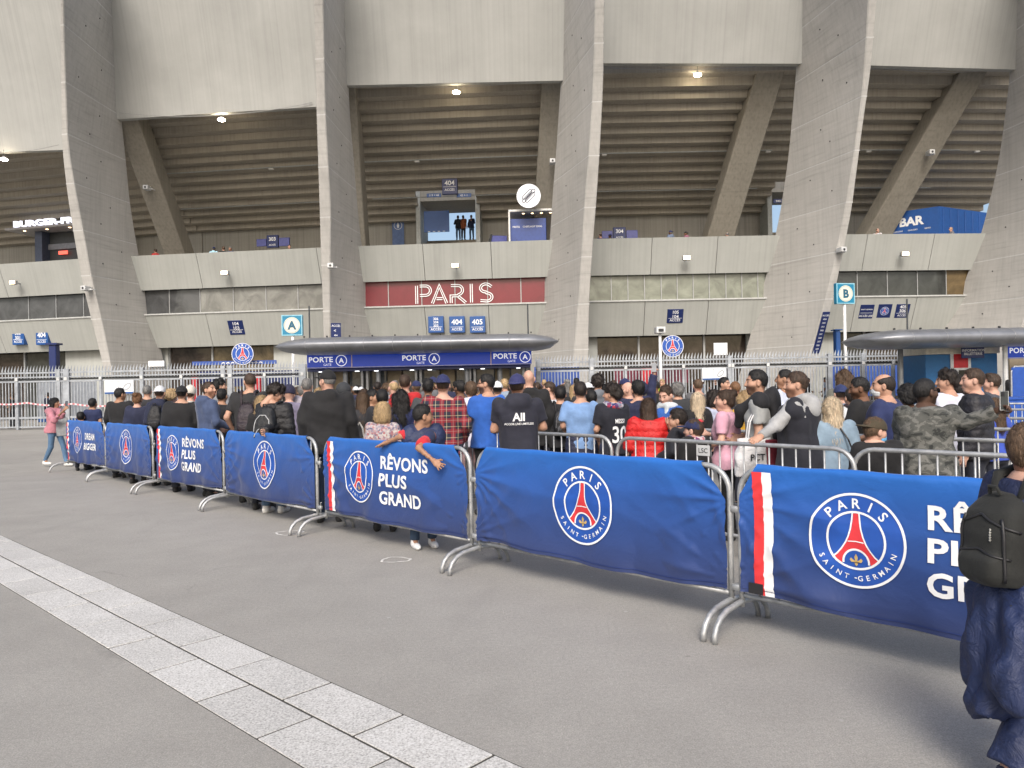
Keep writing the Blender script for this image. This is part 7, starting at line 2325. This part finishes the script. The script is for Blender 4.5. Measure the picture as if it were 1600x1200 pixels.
# jacket hung from the waist, falling in big folds
g = Fld((-.40, -.50, .10), (.36, .36, 1.10), .0115)
g.stack([(.34 * S_, .07, .07, -.22), (.42 * S_, .11, .10, -.20), (.56 * S_, .14, .14, -.13), (.74 * S_, .17, .165, -.07), (.93 * S_, .19, .165, -.02), (1.03 * S_, .18, .145, 0)], .04)
g.cone((.10, -.12, .92 * S_), (.16, -.27, .50 * S_), .075, .06, .05)
X, Y, Z = g.grid(); rs_ = np.random.RandomState(21)
th_ = np.arctan2(X, -(Y + .05)); 
g.F = g.F + .013 * np.sin(7 * th_ + 3.0 * np.sin(4 * Z + 1) + 2) * np.clip((1.05 - Z) / .5, 0, 1) + .007 * np.sin(13 * th_ + 6 * Z + 2 * np.sin(9 * Z)) * np.clip((1.1 - Z) / .4, .2, 1)
g.F = g.F + fold(rs_, X, Y, Z, .012, 1.6) + fold(rs_, X, Y, Z, .008, 3.0)
g.F = np.maximum(g.F, .30 * S_ + .06 * np.sin(3 * th_ + 1) + .02 * np.sin(9 * th_) - Z)
V_, Q_ = g.mesh()
t = link_mesh('hanging_jacket', np_mesh('hanging_jacket', V_, Q_), fabric((.010, .020, .070), 'nylon'), None)
t.location = fc['o'].location; t.rotation_euler = fc['o'].rotation_euler
tagged(t, 'shiny navy jacket hanging from the waist of the child at the right edge', 'jacket')

# ================================================================ farther crowd: a few figures, copied and recoloured
TOPS = [((.012, .016, .05), 'navy'), ((.012, .016, .05), 'navy'), ((.009, .009, .011), 'black'), ((.009, .009, .011), 'black'), ((.03, .03, .034), 'dark grey'), ((.5, .51, .53), 'white'), ((.10, .105, .115), 'grey'), ((.03, .09, .34), 'blue'), ((.30, .02, .03), 'red'), ((.22, .28, .36), 'pale blue')]
HC = ['black', 'dark', 'brown', 'brown', 'mid', 'grey', 'blond']
rg = random.Random(99)
TPL = []
far0 = P(800, 600, 30)
for i, (hr, cp, tp, fm, hd, yw) in enumerate((('short', None, 'jacket', False, 0, 0), ('curly', None, 'tee', False, 10, -30), ('long', None, 'jacket', True, 0, 0), ('buzz', 'capback', 'hoodie', False, 0, 15), ('fade', None, 'hoodie', False, -10, 40), ('bob', None, 'blouse', True, 5, 0), ('bald', None, 'shirt', False, 0, 20), ('buzz', 'cap', 'jersey', False, 20, 60), ('wavy', None, 'long', True, -15, -40), ('mid', None, 'coat', False, 0, 0))):
    c = person(0, 0, 20, hd, 'x', ['light', 'tan', 'fair', 'brown'][i % 4], hr, 'dark', yaw=yw, top=tp, fem=fm, cap=cp, hq=1.75, H=1.64 if fm else 1.76, base=(0, 0), seed=500 + i, arms=('down', 'low') if i % 2 else ('phone', 'down'))
    TPL.append(c['o'])
used = set()
def place_far(x, y, z, rz, group, where, sc=1.0, ti=None, only=None):
    ti = rg.randrange(len(TPL)) if ti is None else ti
    if ti in used: o = copy_tree(TPL[ti])
    else:
        o = TPL[ti]; used.add(ti)
    o.location = (x, y, z); o.rotation_euler = (0, 0, rz); o.scale = (sc, sc, sc)
    col, nm = rg.choice(TOPS) if only is None else only
    hc_ = rg.choice(HC)
    capn = ''
    for ch in o.children:
        k = ch.name.split('.')[0]
        if k == 'hair': ch.material_slots[0].material = hairm(hc_)
        elif k == 'cap':
            cc, cn = rg.choice([((.6, .61, .63), 'white'), ((.014, .02, .08), 'navy'), ((.01, .01, .012), 'black')])
            ch.material_slots[0].material = fabric(cc); capn = ', %s cap' % cn
        elif k == 'trousers': ch.material_slots[0].material = fabric(rg.choice([NAVY, BLACK, JEANS, CHAR]))
        elif k != 'shoe': ch.material_slots[0].material = fabric(col)
    sty = ['short', 'curly', 'long', 'cropped', 'faded', 'wavy', 'thinning', 'close cut', 'flowing', 'thick'][ti]
    lab = 'person in %s top%s, %s %s hair, %s' % (nm, capn, sty, hc_ if hc_ not in ('dark', 'mid') else hc_ + ' brown', where)
    tagged(o, lab, 'person', group)
    return o
pts = []
tries = 0
while len(pts) < 104 and tries < 9000:
    tries += 1
    d = 12.9 + 18.5 * rg.random() ** 0.85
    f = (d - 12.9) / 18.5
    xa, xb = -4.4 - 4.2 * f, 3.6 - 2.4 * f
    if d < 19 and rg.random() < .4: xb = 6.0
    x = rg.uniform(xa, xb)
    if any((x - a) ** 2 + ((d - b) * .8) ** 2 < .36 for a, b in pts): continue
    pts.append((x, d))
for (x, d) in pts:
    kx = x / d * 1180 + 800
    w = ('left, ' if kx < 640 else 'centre, ' if kx < 790 else 'right, ') + ('near crowd' if d < 19 else ('mid crowd' if d < 25 else 'by turnstiles'))
    place_far(x, d, 0, rg.uniform(-.5, .5), 'far crowd before the gate', w, rg.uniform(.94, 1.05))
for (px_, d) in ((275, 38.2), (318, 38.6), (345, 38.0), (372, 37.8), (398, 38.4), (425, 37.9), (448, 38.5), (468, 37.9), (858, 38.0), (884, 38.6), (905, 38.2), (935, 38.9), (1085, 38.3), (1098, 38.6), (1118, 38.2), (1215, 38.5), (1236, 38.2), (1262, 38.6), (1290, 38.0), (1345, 38.4), (1380, 38.5), (75, 38.6), (18, 38.4)):
    a = P(px_, 610, d); place_far(a.x, d, 0, rg.uniform(-2.5, 2.5), 'people behind the fence', 'behind the fence')
for (px_, d, only) in ((1583, 30, ((.009, .009, .011), 'black')), (1592, 27, ((.16, .17, .18), 'grey')), (1035, 24, ((.45, .55, .02), 'yellow'))):
    a = P(px_, 610, d); place_far(a.x, d, 0, 2.6, 'staff at the gates', 'standing guard at a gate', 1.0, 0, only)
# people on the concourse, seen over the parapet or in the stairway
for (px_, py, k, off, rz, col, nm) in ((243, 391, 1, 1.6, 1.0, (.45, .02, .02), 'red'), (334, 390, 1, 1.8, 0, (.35, .6, .75), 'pale blue'), (349, 385, 1, 1.8, 0.4, (.012, .012, .016), 'black'), (360, 389, 1, 2.0, 2.8, (.02, .03, .10), 'navy'), (452, 378, 1, 2.2, 2.9, (.02, .035, .12), 'navy'),
                               (938, 364, 3, 2.0, .5, (.02, .03, .10), 'navy'), (953, 361, 3, 2.2, .2, (.01, .01, .012), 'black'), (1048, 367, 3, 1.5, .6, (.12, .16, .24), 'slate blue'), (1072, 369, 3, 1.4, 1.2, (.25, .08, .14), 'plum'), (1136, 364, 3, 2.4, 0, (.02, .03, .10), 'navy'), (1371, 360, 4, 1.8, 2.9, (.5, .5, .52), 'white'), (1486, 352, 4, 1.5, 1.4, (.16, .16, .18), 'grey')):
    a = wall_at(px_, py - 7, k, off)
    hgt = a.z - 8.88
    place_far(a.x, a.y, 8.88, rz, 'people on the concourse', 'behind the parapet', max(.62, min(1.05, hgt / 1.76)), rg.choice([0, 3, 4, 6, 9]), (col, nm))
for (px_, rz, cn_) in ((716, .2, ((.02, .022, .03), 'dark grey')), (724, -.4, ((.4, .12, .05), 'orange')), (737, 2.8, ((.03, .04, .09), 'navy'))):
    a = wall_at(px_, 362, 2, 10.3)
    place_far(a.x, a.y, 9.1 + 13 * .24, rz, 'people in the stairway opening', 'in the bright stairway', 1.0, rg.choice([0, 4, 6]), cn_)
for o in TPL:
    if o not in [TPL[i] for i in used]:
        for ch in list(o.children): bpy.data.objects.remove(ch)
        bpy.data.objects.remove(o)
